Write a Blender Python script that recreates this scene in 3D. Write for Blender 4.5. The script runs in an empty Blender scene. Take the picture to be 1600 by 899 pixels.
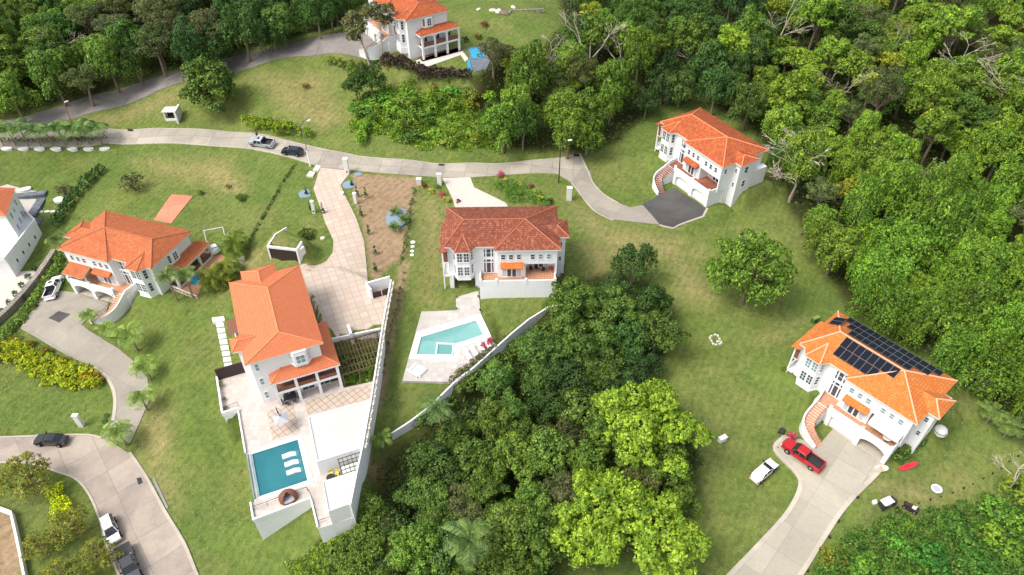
import bpy, math, random
import numpy as np
from mathutils import Vector, Matrix
from mathutils.geometry import delaunay_2d_cdt
R = math.radians
S = bpy.context.scene
# ---------------------------------------------------------------- camera, world, sun, exposure
F_PX, CAM_H, PITCH = 1133.67, 85.0, R(42.806)
cd = bpy.data.cameras.new("camera"); cam = bpy.data.objects.new("camera", cd); S.collection.objects.link(cam)
cam.location = (0, 0, CAM_H); cam.rotation_euler = (R(90) - PITCH, 0, 0)
cd.sensor_width = 36; cd.lens = 36 * F_PX / 1600; cd.clip_end = 9000; S.camera = cam
SUN_EL, SUN_AZ = 56, -118          # soft sun from the left and slightly behind the camera
w = bpy.data.worlds.new("World"); S.world = w; w.use_nodes = True
nt = w.node_tree; bg = nt.nodes['Background']; sky = nt.nodes.new('ShaderNodeTexSky'); sky.sky_type = 'NISHITA'
sky.sun_disc = False; sky.sun_elevation = R(SUN_EL); sky.sun_rotation = R(SUN_AZ); sky.air_density = 1.0; sky.dust_density = 4.0; sky.ozone_density = 0.6
hs = nt.nodes.new('ShaderNodeHueSaturation'); hs.inputs['Saturation'].default_value = .45      # thin bright overcast
nt.links.new(sky.outputs[0], hs.inputs['Color']); nt.links.new(hs.outputs[0], bg.inputs[0]); bg.inputs[1].default_value = 0.15
ld = bpy.data.lights.new("sun", 'SUN'); sun = bpy.data.objects.new("sun", ld); S.collection.objects.link(sun)
ld.energy = 1.25; ld.angle = R(20); ld.color = (1.0, 0.955, 0.89)
az, el = R(SUN_AZ), R(SUN_EL)
sd = Vector((math.sin(az) * math.cos(el), math.cos(az) * math.cos(el), math.sin(el)))
sun.rotation_euler = sd.to_track_quat('Z', 'Y').to_euler()
S.view_settings.view_transform = 'Standard'; S.view_settings.look = 'None'; S.view_settings.gamma = 1
S.view_settings.exposure = 0.80
S.render.resolution_x, S.render.resolution_y = 1024, 575

# ---------------------------------------------------------------- helpers
rnd = random.Random(7)
def tag(o, label=None, cat=None, group=None, kind=None):
    if label: o['label'] = label
    if cat: o['category'] = cat
    if group: o['group'] = group
    if kind: o['kind'] = kind
    return o
def thing(name, label, cat, loc=(0, 0, 0), rz=0, group=None):
    o = bpy.data.objects.new(name, None); S.collection.objects.link(o)
    o.location = loc; o.rotation_euler = (0, 0, rz); o.empty_display_size = .3
    return tag(o, label, cat, group)
class MB:
    def __init__(s, mir=False): s.v = []; s.f = []; s.m = []; s.mir = mir
    def face(s, pts, m=0):
        i = len(s.v)
        s.v += [(-p[0], p[1], p[2]) if s.mir else tuple(p) for p in pts]
        idx = list(range(i, i + len(pts)))
        s.f.append(idx[::-1] if s.mir else idx); s.m.append(m)
    def prism(s, poly, z0, z1, m=0, cap=True):
        a = sum(poly[i][0] * poly[(i + 1) % len(poly)][1] - poly[(i + 1) % len(poly)][0] * poly[i][1] for i in range(len(poly)))
        if a < 0: poly = poly[::-1]
        n = len(poly)
        g = (lambda z: z if callable(z) else (lambda x, y: z))
        f0, f1 = g(z0), g(z1)
        for i in range(n):
            p, q = poly[i], poly[(i + 1) % n]
            s.face([(p[0], p[1], f0(*p[:2])), (q[0], q[1], f0(*q[:2])), (q[0], q[1], f1(*q[:2])), (p[0], p[1], f1(*p[:2]))], m)
        if cap:
            s.face([(p[0], p[1], f1(*p[:2])) for p in poly], m); s.face([(p[0], p[1], f0(*p[:2])) for p in poly][::-1], m)
    def box(s, x0, x1, y0, y1, z0, z1, m=0):
        x0, x1 = min(x0, x1), max(x0, x1); y0, y1 = min(y0, y1), max(y0, y1)
        s.prism([(x0, y0), (x1, y0), (x1, y1), (x0, y1)], z0, z1, m)
    def obox(s, c, ang, l, wd, z0, z1, m=0):
        ca, sa = math.cos(ang), math.sin(ang)
        s.prism([(c[0] + a * l / 2 * ca - b * wd / 2 * sa, c[1] + a * l / 2 * sa + b * wd / 2 * ca) for a, b in ((-1, -1), (1, -1), (1, 1), (-1, 1))], z0, z1, m)
    def tube(s, p, q, r1, r2=None, n=8, m=0, cap=True):
        r2 = r1 if r2 is None else r2
        p, q = Vector(p), Vector(q); d = (q - p)
        if d.length < 1e-6: return
        d.normalize(); u = d.orthogonal().normalized(); v = d.cross(u)
        A = [p + (u * math.cos(2 * math.pi * k / n) + v * math.sin(2 * math.pi * k / n)) * r1 for k in range(n)]
        B = [q + (u * math.cos(2 * math.pi * k / n) + v * math.sin(2 * math.pi * k / n)) * r2 for k in range(n)]
        for k in range(n): s.face([A[k], A[(k + 1) % n], B[(k + 1) % n], B[k]], m)
        if cap: s.face(A[::-1], m); s.face(B, m)
    def path(s, pts, r1, r2=None, n=6, m=0):
        r2 = r1 if r2 is None else r2; N = len(pts) - 1
        for i in range(N): s.tube(pts[i], pts[i + 1], r1 + (r2 - r1) * i / N, r1 + (r2 - r1) * (i + 1) / N, n, m, cap=True)
    def disc(s, c, rx, ry, z0, z1, n=24, m=0, taper=1.0):
        A = [(c[0] + rx * math.cos(2 * math.pi * k / n), c[1] + ry * math.sin(2 * math.pi * k / n), z0) for k in range(n)]
        B = [(c[0] + rx * taper * math.cos(2 * math.pi * k / n), c[1] + ry * taper * math.sin(2 * math.pi * k / n), z1) for k in range(n)]
        for k in range(n): s.face([A[k], A[(k + 1) % n], B[(k + 1) % n], B[k]], m)
        s.face(B, m); s.face(A[::-1], m)
    def lathe(s, c, prof, n=16, m=0):
        for (r0, z0), (r1, z1) in zip(prof, prof[1:]):
            for k in range(n):
                a, b = 2 * math.pi * k / n, 2 * math.pi * (k + 1) / n
                s.face([(c[0] + r0 * math.cos(a), c[1] + r0 * math.sin(a), c[2] + z0), (c[0] + r0 * math.cos(b), c[1] + r0 * math.sin(b), c[2] + z0),
                        (c[0] + r1 * math.cos(b), c[1] + r1 * math.sin(b), c[2] + z1), (c[0] + r1 * math.cos(a), c[1] + r1 * math.sin(a), c[2] + z1)], m)
    def build(s, name, mats, parent=None, smooth=False, loc=(0, 0, 0), rz=0, weld=False):
        if not isinstance(mats, (list, tuple)): mats = [mats]
        me = bpy.data.meshes.new(name)
        me.from_pydata(s.v, [], s.f)
        for m in mats: me.materials.append(M[m] if isinstance(m, str) else m)
        if len(mats) > 1: me.polygons.foreach_set('material_index', s.m)
        uv = me.uv_layers.new(name='UVMap'); co = s.v; data = np.zeros((len(me.loops), 2)); k = 0
        for f in s.f:
            a, b, c = Vector(co[f[0]]), Vector(co[f[1]]), Vector(co[f[2]])
            n = (b - a).cross(c - a)
            if n.length < 1e-9 and len(f) > 3: n = (c - a).cross(Vector(co[f[3]]) - a)
            n = n.normalized() if n.length > 1e-9 else Vector((0, 0, 1))
            if abs(n.z) > .995: t, q = Vector((1, 0, 0)), Vector((0, 1, 0))
            else: t = Vector((0, 0, 1)).cross(n).normalized(); q = n.cross(t)
            for i in f:
                p = Vector(co[i]); data[k] = (p.dot(t), p.dot(q)); k += 1
        uv.data.foreach_set('uv', data.ravel())
        if smooth:
            import bmesh
            bm = bmesh.new(); bm.from_mesh(me); bmesh.ops.remove_doubles(bm, verts=bm.verts, dist=1e-4); bm.to_mesh(me); bm.free()
            me.polygons.foreach_set('use_smooth', [True] * len(me.polygons))
        me.update()
        o = bpy.data.objects.new(name, me); S.collection.objects.link(o); o.parent = parent; o.location = loc; o.rotation_euler = (0, 0, rz)
        return o
def copy_tree(o, parent=None):
    c = o.copy(); S.collection.objects.link(c)
    if parent is not None: c.parent = parent
    for ch in KIDS.get(o.name, []): copy_tree(ch, c)
    return c
KIDS = {}
def index_kids(o):
    KIDS[o.name] = [c for c in S.objects if c.parent == o]
    for c in KIDS[o.name]: index_kids(c)

# ---------------------------------------------------------------- materials
M = {}
class NT:
    def __init__(s, name):
        s.mat = bpy.data.materials.new(name); s.mat.use_nodes = True; s.t = s.mat.node_tree
        s.b = s.t.nodes['Principled BSDF']; M[name] = s.mat
    def n(s, typ, **k):
        o = s.t.nodes.new('ShaderNode' + typ)
        for a, b in k.items(): setattr(o, a, b)
        return o
    def l(s, a, b): s.t.links.new(a, b)
    def coord(s, kind='Object'): return s.n('TexCoord').outputs[kind]
    def noise(s, vec, scale, detail=4, rough=.55, dist=0):
        o = s.n('TexNoise'); s.l(vec, o.inputs['Vector']); o.inputs['Scale'].default_value = scale; o.inputs['Detail'].default_value = detail
        o.inputs['Roughness'].default_value = rough; o.inputs['Distortion'].default_value = dist; return o.outputs['Fac']
    def ramp(s, fac, stops, interp='LINEAR'):
        o = s.n('ValToRGB'); s.l(fac, o.inputs[0]); cr = o.color_ramp; cr.interpolation = interp
        while len(cr.elements) < len(stops): cr.elements.new(.5)
        for e, (p, c) in zip(cr.elements, stops): e.position = p; e.color = (*c, 1) if len(c) == 3 else c
        return o.outputs[0]
    def mix(s, fac, a, b, mode='MIX'):
        o = s.n('Mix', data_type='RGBA', blend_type=mode)
        for i, v in ((0, fac), (6, a), (7, b)):
            if isinstance(v, (int, float)): o.inputs[i].default_value = v
            elif isinstance(v, tuple): o.inputs[i].default_value = (*v, 1)
            else: s.l(v, o.inputs[i])
        return o.outputs[2]
    def math(s, op, a, b=0.0, clamp=False):
        o = s.n('Math', operation=op, use_clamp=clamp)
        for i, v in ((0, a), (1, b)):
            if isinstance(v, (int, float)): o.inputs[i].default_value = v
            else: s.l(v, o.inputs[i])
        return o.outputs[0]
    def bump(s, h, strength=.4, dist=.05):
        o = s.n('Bump'); o.inputs['Strength'].default_value = strength; o.inputs['Distance'].default_value = dist
        s.l(h, o.inputs['Height']); s.l(o.outputs[0], s.b.inputs['Normal'])
    def base(s, c, rough=.6, spec=.3, metal=0):
        if isinstance(c, tuple): s.b.inputs['Base Color'].default_value = (*c, 1)
        else: s.l(c, s.b.inputs['Base Color'])
        s.b.inputs['Roughness'].default_value = rough; s.b.inputs['Specular IOR Level'].default_value = spec; s.b.inputs['Metallic'].default_value = metal
def plain(name, c, rough=.6, spec=.3, metal=0, var=.12, scale=3):
    m = NT(name); v = m.noise(m.coord(), scale, 4)
    m.base(m.mix(v, tuple(x * (1 - var) for x in c), tuple(min(1, x * (1 + var)) for x in c)), rough, spec, metal); return m
def stucco(name, c, dirt=(.55, .5, .42), amt=.3):
    m = NT(name); co = m.coord()
    a = m.ramp(m.noise(co, .5, 6, .65), [(.45, (0, 0, 0)), (.8, (1, 1, 1))])
    mp = m.n('Mapping'); mp.inputs['Scale'].default_value = (2.2, 2.2, .25); m.l(co, mp.inputs[0])
    st = m.ramp(m.noise(mp.outputs[0], 1.6, 5, .6), [(.52, (0, 0, 0)), (.75, (1, 1, 1))])
    f = m.math('MULTIPLY', m.math('ADD', a, st), amt * .5, True)
    m.base(m.mix(f, c, dirt), .8, .2); m.bump(m.noise(co, 25, 3), .15, .02); return m
stucco('white_stucco', (.80, .80, .80), amt=.42)
stucco('white_coping', (.72, .71, .68), amt=.35)
stucco('old_stucco', (.72, .71, .69), amt=.6)
plain('white_paint', (.80, .80, .80), .4, .4, var=.03)
plain('brown_wall', (.20, .085, .055), .8); plain('dark_wood', (.045, .03, .028), .6)
plain('dark_metal', (.03, .03, .032), .45, .5); plain('grey_metal', (.35, .36, .37), .4, .5, .6)
plain('black_rubber', (.018, .018, .02), .8, .2); plain('cream_canvas', (.78, .74, .68), .9, .1, var=.05)
plain('grey_fabric', (.42, .42, .45), .9, .1); plain('brown_beam', (.14, .09, .055), .8); plain('tan_wood', (.50, .33, .20), .7, var=.2)
plain('orange_rust', (.35, .16, .06), .8, var=.3); plain('red_plastic', (.70, .03, .05), .35, .5, var=.05)
plain('blue_plastic', (.03, .28, .60), .35, .5); plain('pale_stone', (.62, .58, .50), .85, .2, var=.2); plain('skin', (.36, .2, .13), .6, .3, var=.05)
plain('maroon_cloth', (.18, .02, .025), .9); plain('dark_cloth', (.03, .035, .05), .9); plain('hair', (.015, .012, .01), .8)
plain('red_lamp', (.5, .02, .02), .3, .5); plain('clear_lamp', (.75, .76, .78), .15, .6)
def glass(name, c, rough=.12):
    m = NT(name); m.base(m.mix(m.noise(m.coord(), .8, 2), tuple(x * .55 for x in c), tuple(min(1, x * 1.4) for x in c)), rough, .6); return m
glass('dark_glass', (.055, .07, .09)); glass('teal_glass', (.20, .31, .32)); glass('pale_glass', (.50, .56, .58)); glass('car_glass', (.02, .024, .03), .05)
def carpaint(name, c, metal=.2):
    m = NT(name); m.base(c, .28, .5, metal); m.b.inputs['Coat Weight'].default_value = .6; m.b.inputs['Coat Roughness'].default_value = .08
for n_, c_, k_ in (('paint_white', (.78, .79, .80), 0), ('paint_silver', (.50, .54, .60), .35), ('paint_red', (.50, .015, .02), .2), ('paint_black', (.012, .013, .016), .2), ('paint_navy', (.018, .025, .05), .3), ('paint_charcoal', (.05, .053, .06), .4)): carpaint(n_, c_, k_)
def tiles(name, c1, c2, c3, moss=0.25, mosscol=(.12, .06, .04), rowdark=.55):
    m = NT(name); uv = m.coord('UV'); oc = m.coord()
    br = m.n('TexBrick'); m.l(uv, br.inputs['Vector']); br.inputs['Scale'].default_value = 1; br.offset = .5
    br.inputs['Brick Width'].default_value = .30; br.inputs['Row Height'].default_value = .40; br.inputs['Mortar Size'].default_value = .035; br.inputs['Mortar Smooth'].default_value = .5
    br.inputs['Color1'].default_value = (0, 0, 0, 1); br.inputs['Color2'].default_value = (1, 1, 1, 1); br.inputs['Mortar'].default_value = (.5, .5, .5, 1); br.inputs['Bias'].default_value = 0
    col = m.ramp(br.outputs['Color'], [(0, c1), (.5, c2), (1, c3)])
    big = m.ramp(m.noise(oc, .45, 5, .6), [(.35, (0, 0, 0)), (.7, (1, 1, 1))])
    col = m.mix(m.math('MULTIPLY', big, .45), col, c1)
    mp = m.n('Mapping'); mp.inputs['Scale'].default_value = (.45, 2.6, 1); m.l(uv, mp.inputs[0])
    st = m.ramp(m.noise(mp.outputs[0], 1.3, 6, .7), [(.5, (0, 0, 0)), (.68, (1, 1, 1))])
    patch = m.ramp(m.noise(oc, .22, 3, .5), [(.42, (0, 0, 0)), (.6, (1, 1, 1))])
    col = m.mix(m.math('MULTIPLY', m.math('MULTIPLY', st, patch), moss, True), col, mosscol)
    col = m.mix(m.math('MULTIPLY', br.outputs['Fac'], rowdark), col, tuple(x * .35 for x in c1))
    m.base(col, .75, .25)
    wv = m.n('TexWave', wave_type='BANDS', bands_direction='X'); m.l(uv, wv.inputs[0]); wv.inputs['Scale'].default_value = .5 / .3 * 2 / 2
    saw = m.n('TexWave', wave_type='BANDS', bands_direction='Y', wave_profile='SAW'); m.l(uv, saw.inputs[0]); saw.inputs['Scale'].default_value = .785
    m.bump(m.math('ADD', m.math('MULTIPLY', wv.outputs['Fac'], .6), saw.outputs['Fac']), .9, .10)
tiles('tile_weathered', (.235, .062, .036), (.31, .092, .05), (.46, .18, .105), .9, (.17, .07, .045))
tiles('tile_salmon', (.66, .19, .08), (.69, .205, .09), (.72, .23, .105), .10, (.45, .15, .08), .28)
tiles('tile_orange', (.52, .14, .055), (.60, .175, .065), (.68, .23, .09), .95, (.26, .085, .04))
tiles('tile_bright', (.62, .175, .035), (.69, .215, .05), (.75, .28, .085), .18, (.5, .15, .05), .5)
tiles('tile_mossy', (.42, .085, .03), (.52, .125, .04), (.64, .20, .07), .95, (.15, .045, .03))
plain('ridge_orange', (.66, .25, .11), .8, var=.15); plain('ridge_dark', (.42, .14, .07), .8, var=.25); plain('ridge_pale', (.70, .42, .27), .8, var=.15)
def concrete(name, c, stain=(.16, .14, .12), amt=.6, joint=4.5, jd=.35, ang=0.0, scl=.35):
    m = NT(name); co = m.coord()
    n1 = m.noise(co, scl * .35, 6, .7, .4); n2 = m.noise(co, 2.2, 6, .7)
    col = m.mix(n2, tuple(x * .82 for x in c), tuple(min(1, x * 1.15) for x in c))
    f = m.ramp(n1, [(.42, (0, 0, 0)), (.72, (1, 1, 1))]); col = m.mix(m.math('MULTIPLY', f, amt), col, stain)
    v = m.noise(co, .9, 8, .75, .8); col = m.mix(m.math('MULTIPLY', m.ramp(v, [(.55, (0, 0, 0)), (.7, (1, 1, 1))]), amt * .6), col, tuple(x * .6 for x in c))
    if joint:
        mp = m.n('Mapping'); mp.inputs['Rotation'].default_value = (0, 0, ang); m.l(co, mp.inputs[0])
        br = m.n('TexBrick'); m.l(mp.outputs[0], br.inputs['Vector']); br.inputs['Scale'].default_value = 1; br.offset = 0
        br.inputs['Brick Width'].default_value = joint; br.inputs['Row Height'].default_value = joint; br.inputs['Mortar Size'].default_value = .05; br.inputs['Mortar Smooth'].default_value = .3
        br.inputs['Color1'].default_value = (.88, .88, .88, 1); br.inputs['Color2'].default_value = (1.08, 1.08, 1.08, 1); br.inputs['Mortar'].default_value = (1 - jd,) * 3 + (1,)
        col = m.mix(1.0, col, br.outputs['Color'], 'MULTIPLY')
    m.base(col, .9, .15); m.bump(n2, .3, .03)
concrete('road_concrete', (.41, .365, .30), (.20, .185, .17), .75, 4.2, .4, .1)
concrete('road_low', (.41, .345, .285), (.21, .18, .165), .75, 4.5, .3, .9)
concrete('road_old', (.27, .245, .225), (.10, .09, .085), .8, 5, .3, .1)
concrete('drive_grey', (.35, .315, .26), (.20, .185, .16), .6, 5, .2, .5)
concrete('drive_light', (.41, .375, .30), (.30, .28, .23), .55, 4.4, .2, -.85)
concrete('drive_dark', (.105, .10, .095), (.045, .043, .04), .8, 0)
concrete('curb_concrete', (.50, .45, .37), (.22, .19, .15), .55, 0)
concrete('white_drive', (.53, .49, .435), (.55, .50, .43), .3, 0)
concrete('pool_deck', (.50, .465, .43), (.58, .53, .48), .35, .9, .10, .05)
concrete('villa_deck', (.54, .48, .435), (.60, .52, .46), .4, .8, .12, .394)
concrete('white_roof', (.60, .59, .57), (.50, .39, .31), .6, 0)
concrete('red_slab', (.60, .24, .15), (.30, .12, .08), .6, 3.2, .2, -.333)
concrete('stone_wall', (.36, .32, .27), (.13, .12, .11), .6, .55, .5, .3)
concrete('slate', (.17, .19, .22), (.09, .10, .12), .4, 1.2, .5, .3)
concrete('terracotta', (.60, .32, .19), (.33, .14, .08), .4, .45, .25, 0)
concrete('stained_terracotta', (.34, .13, .08), (.09, .05, .04), .8, .6, .35, 0)
def pavers(name, ang=.394, w_=1.25, mort=.07, mc=(.34, .25, .20)):
    m = NT(name); co = m.coord(); mp = m.n('Mapping'); mp.inputs['Rotation'].default_value = (0, 0, -ang); m.l(co, mp.inputs[0])
    nz = m.n('TexNoise'); nz.inputs['Scale'].default_value = .35; m.l(co, nz.inputs['Vector'])
    ad = m.mix(.08, mp.outputs[0], nz.outputs['Color'], 'ADD')
    br = m.n('TexBrick'); m.l(ad, br.inputs['Vector']); br.inputs['Scale'].default_value = 1; br.offset = .0
    br.inputs['Brick Width'].default_value = w_; br.inputs['Row Height'].default_value = w_; br.inputs['Mortar Size'].default_value = mort; br.inputs['Mortar Smooth'].default_value = .4
    br.inputs['Color1'].default_value = (0, 0, 0, 1); br.inputs['Color2'].default_value = (1, 1, 1, 1); br.inputs['Mortar'].default_value = (.5, .5, .5, 1)
    col = m.ramp(br.outputs['Color'], [(0, (.45, .345, .27)), (.3, (.465, .375, .305)), (.8, (.485, .40, .33)), (1, (.51, .43, .36))])
    col = m.mix(m.math('MULTIPLY', m.noise(co, 3, 5), .35), col, (.60, .50, .40))
    col = m.mix(m.math('MULTIPLY', br.outputs['Fac'], .6), col, mc); m.base(col, .85, .2)
pavers('salmon_pavers')
pavers('grid_pavers', .394, .85, .055, (.10, .075, .05))
def water(name, c, c2, alpha=.72):
    m = NT(name); co = m.coord(); m.base(m.mix(m.noise(co, .5, 3), c, c2), .04, .5)
    m.b.inputs['Alpha'].default_value = alpha; m.b.inputs['IOR'].default_value = 1.33; m.bump(m.noise(co, 2.2, 5, .65, .8), .6, .08)
water('pool_water', (.12, .40, .38), (.22, .50, .46), .62); water('deep_water', (.028, .17, .21), (.05, .25, .29), .7); water('blue_water', (.02, .35, .60), (.05, .5, .75), .7)
plain('pool_shell', (.62, .74, .72), .6); plain('pool_tile', (.10, .36, .40), .5, var=.3, scale=8)
plain('panel_black', (.010, .012, .020), .45, .12, var=.3); plain('gravel_blue', (.22, .29, .36), .9, .1, var=.6, scale=9); plain('fascia', (.72, .66, .60), .7)
plain('mulch', (.20, .13, .08), .95, .05, var=.4, scale=5); plain('bark', (.20, .155, .115), .9, .1, var=.35); plain('bark_pale', (.44, .38, .31), .9, .1, var=.3); plain('bark_palm', (.27, .21, .15), .9, .1, var=.25)
def leaf(name, dark, mid, light, tip=None, trans=.25):
    m = NT(name); g = m.n('NewGeometry').outputs['Random Per Island']; oi = m.n('ObjectInfo')
    st = [(0, dark), (.45, mid), (.9, light)] + ([(1, tip)] if tip else [])
    col = m.mix(1.0, m.ramp(g, st), oi.outputs['Color'], 'MULTIPLY')
    cl = m.noise(m.coord(), .9, 3); col = m.mix(1.0, col, m.ramp(cl, [(.32, (.55, .62, .6)), (.5, (.95, .97, .95)), (.68, (1.5, 1.35, 1.05))]), 'MULTIPLY')
    m.base(col, .5, .25)
    tr = m.n('BsdfTranslucent'); m.l(col, tr.inputs[0]); mx = m.n('MixShader'); mx.inputs[0].default_value = trans
    m.l(m.b.outputs[0], mx.inputs[1]); m.l(tr.outputs[0], mx.inputs[2]); m.l(mx.outputs[0], m.t.nodes['Material Output'].inputs[0])
leaf('leaf_jungle', (0.052, 0.106, 0.024), (0.113, 0.202, 0.036), (0.227, 0.342, 0.053))
leaf('leaf_dark', (0.030, 0.068, 0.020), (0.059, 0.128, 0.029), (0.124, 0.223, 0.045))
leaf('leaf_bright', (.15, .27, .022), (.27, .43, .035), (.42, .58, .06))
leaf('leaf_yellow', (.10, .145, .025), (.19, .24, .032), (.32, .35, .045), (.42, .36, .06))
leaf('leaf_grass', (.085, .138, .038), (.135, .19, .052), (.20, .245, .078), (.28, .27, .11), .1)
leaf('leaf_olive', (0.076, 0.092, 0.036), (0.151, 0.169, 0.064), (0.272, 0.263, 0.103))
leaf('leaf_palm', (0.066, 0.127, 0.031), (0.142, 0.223, 0.056), (0.266, 0.356, 0.099))
leaf('leaf_croton', (.20, .30, .012), (.38, .50, .02), (.58, .62, .03), (.50, .22, .04))
leaf('leaf_red', (.10, .012, .02), (.26, .03, .05), (.5, .09, .10)); leaf('leaf_pink', (.40, .03, .09), (.62, .06, .14), (.75, .2, .25)); leaf('leaf_purple', (.030, .018, .018), (.060, .036, .032), (.11, .065, .05))
leaf('leaf_brown', (.12, .06, .02), (.28, .14, .05), (.42, .22, .07)); leaf('leaf_gold', (.4, .36, .03), (.7, .62, .05), (.8, .74, .2)); leaf('leaf_dry', (.22, .19, .12), (.34, .30, .2), (.45, .4, .3))
def ground():
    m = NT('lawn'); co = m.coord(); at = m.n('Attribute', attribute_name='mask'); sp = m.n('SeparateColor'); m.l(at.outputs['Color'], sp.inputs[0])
    a = m.noise(co, .045, 5, .6); b = m.noise(co, .28, 8, .72, .5); c = m.noise(co, 3.0, 6, .75); d = m.noise(co, .12, 7, .7, .6)
    g = m.ramp(a, [(.3, (.120, .178, .042)), (.5, (.162, .208, .050)), (.7, (.220, .240, .072))])
    g = m.mix(m.math('MULTIPLY', m.ramp(b, [(.38, (0, 0, 0)), (.66, (1, 1, 1))]), .55), g, (.088, .145, .038))
    dryf = m.math('ADD', m.math('MULTIPLY', m.ramp(d, [(.5, (0, 0, 0)), (.78, (1, 1, 1))]), .62), sp.outputs[0], True)
    g = m.mix(m.math('MULTIPLY', dryf, m.ramp(b, [(.25, (.45,) * 3), (.6, (1, 1, 1))])), g, (.32, .265, .12))
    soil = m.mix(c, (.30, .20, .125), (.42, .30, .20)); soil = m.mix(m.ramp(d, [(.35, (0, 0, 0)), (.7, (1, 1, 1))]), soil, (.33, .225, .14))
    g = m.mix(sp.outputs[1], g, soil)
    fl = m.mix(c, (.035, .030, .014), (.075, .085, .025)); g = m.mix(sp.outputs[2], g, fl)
    hf = m.ramp(m.noise(co, 1.1, 8, .8), [(.36, (.62, .66, .6)), (.5, (1, 1, 1)), (.66, (1.32, 1.25, 1.2))]); g = m.mix(.9, g, hf, 'MULTIPLY')
    wv = m.n('TexWave'); mp = m.n('Mapping'); mp.inputs['Rotation'].default_value = (0, 0, .5); m.l(co, mp.inputs[0]); m.l(mp.outputs[0], wv.inputs[0]); wv.inputs['Scale'].default_value = .28; wv.inputs['Distortion'].default_value = 6; wv.inputs['Detail'].default_value = 3
    g = m.mix(.55, g, m.ramp(wv.outputs['Fac'], [(0, (.86, .9, .85)), (1, (1.1, 1.08, 1.05))]), 'MULTIPLY')
    g = m.mix(m.math('MULTIPLY', c, .5), g, m.mix(1.0, g, (.62, .66, .58), 'MULTIPLY'))
    m.base(g, .95, .05); m.bump(m.math('ADD', c, b), .8, .16)
ground()
# ---------------------------------------------------------------- photo measurements -> world
cP, sP = math.cos(PITCH), math.sin(PITCH)
def ray(px, py):
    a = (px - 800) / F_PX; b = -(py - 449.5) / F_PX
    return a, cP + b * sP, -sP + b * cP
def W(px, py, z=0.0):
    d = ray(px, py); t = (z - CAM_H) / d[2]; return d[0] * t, d[1] * t
HF = dict(C=(-2.795, 87.079, 3.257, .022, 1), D=(32.604, 119.928, 2.842, -1.016, 1), E=(46.843, 66.179, -2.661, -.856, 1),
          A=(-66.9, 90.809, -2.343, -.333, -1), H=(-27.324, 154.966, 14.06, -.999, -1), G=(-35.444, 63.543, 3.22, .394, 1))
def L2W(h, x, y):
    X, Y, z0, a, s = HF[h]; x *= s
    return X + x * math.cos(a) - y * math.sin(a), Y + x * math.sin(a) + y * math.cos(a)
# terrain heights: scattered survey points (image x, image y, height)
CP = [(0, 215, 4), (100, 205, 4.5), (300, 212, 5), (480, 240, 5.5), (600, 262, 5.6), (700, 265, 5.2), (800, 262, 4.8), (900, 262, 4.6), (960, 330, 3.2), (1030, 330, 2.9),
      (540, 60, 14), (430, 85, 12), (300, 115, 9), (150, 165, 5.5), (600, 215, 7), (700, 225, 6.5), (450, 150, 9), (620, 150, 11), (720, 110, 13.6), (850, 60, 14), (820, 215, 6.5), (800, 20, 15),
      (250, 280, 1.2), (120, 260, .8), (400, 300, 3.6), (350, 330, .6), (440, 270, 4.6), (60, 330, -2.2), (0, 480, -4), (60, 420, -2.6), (330, 420, 0), (400, 380, 4.0), (80, 500, -2.6), (150, 570, -3.0), (200, 620, -3.6),
      (185, 690, -4.2), (60, 700, -4.6), (200, 760, -4.6), (290, 899, -4.6), (60, 600, -3.6), (300, 560, .6), (280, 680, -2), (330, 800, -3.6), (420, 870, -3), (500, 870, -2.5), (560, 830, -2.5), (0, 899, -4.5), (100, 820, -4.3),
      (620, 340, 4.6), (650, 420, 3.8), (640, 500, 3.4), (610, 640, 2.0), (680, 560, 3.2), (700, 380, 3.4), (900, 420, 3.0), (820, 480, 2.8), (850, 520, 0), (760, 640, -2), (700, 760, -5), (850, 700, -6), (950, 600, -5), (1000, 520, -2),
      (980, 400, 1.8), (1080, 430, 1), (1100, 560, -2.4), (1150, 650, -3.4), (1190, 740, -3.8), (1100, 860, -4.6), (1000, 890, -5.6), (1230, 860, -4.2), (1330, 720, -2.7), (1200, 420, 0), (1290, 470, -.8), (1180, 340, 2.0), (980, 250, 4), (1000, 200, 4.5),
      (1130, 150, 5), (1250, 300, 2.5), (1400, 400, 1), (1560, 300, 5), (1450, 200, 7), (1300, 100, 9), (1550, 50, 12), (1100, 30, 11), (950, 60, 13), (1550, 500, 0), (1600, 620, -2), (1500, 720, -3.4), (1400, 820, -4), (1550, 840, -4.6),
      (200, 60, 11), (50, 100, 9), (380, 20, 13), (1480, 640, -1.8), (1240, 540, -1.2), (1360, 500, 0.2), (545, 330, 5.7), (540, 420, 5.9), (590, 470, 5.7)]
cpw = np.array([(*W(a, b, z), z) for a, b, z in CP])
def smooth(t): t = np.clip(t, 0, 1); return t * t * (3 - 2 * t)
def sdf(poly, X, Y):
    d2 = np.full(X.shape, 1e12); ins = np.zeros(X.shape, bool); n = len(poly)
    for i in range(n):
        ax, ay = poly[i]; bx, by = poly[(i + 1) % n]; ex, ey = bx - ax, by - ay
        t = np.clip(((X - ax) * ex + (Y - ay) * ey) / (ex * ex + ey * ey + 1e-12), 0, 1)
        d2 = np.minimum(d2, (X - ax - ex * t) ** 2 + (Y - ay - ey * t) ** 2)
        c = ((ay > Y) != (by > Y)) & (X < (bx - ax) * (Y - ay) / (by - ay + 1e-15) + ax); ins ^= c
    d = np.sqrt(d2); return np.where(ins, -d, d)
def lp(h, pts): return [L2W(h, *p) for p in pts]
_b0, _b1 = W(415, 386, 8.4), W(468, 391.5, 8.4); _l = math.dist(_b0, _b1); _d = ((_b1[0] - _b0[0]) / _l, (_b1[1] - _b0[1]) / _l); _n = (_d[1], -_d[0])
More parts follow.
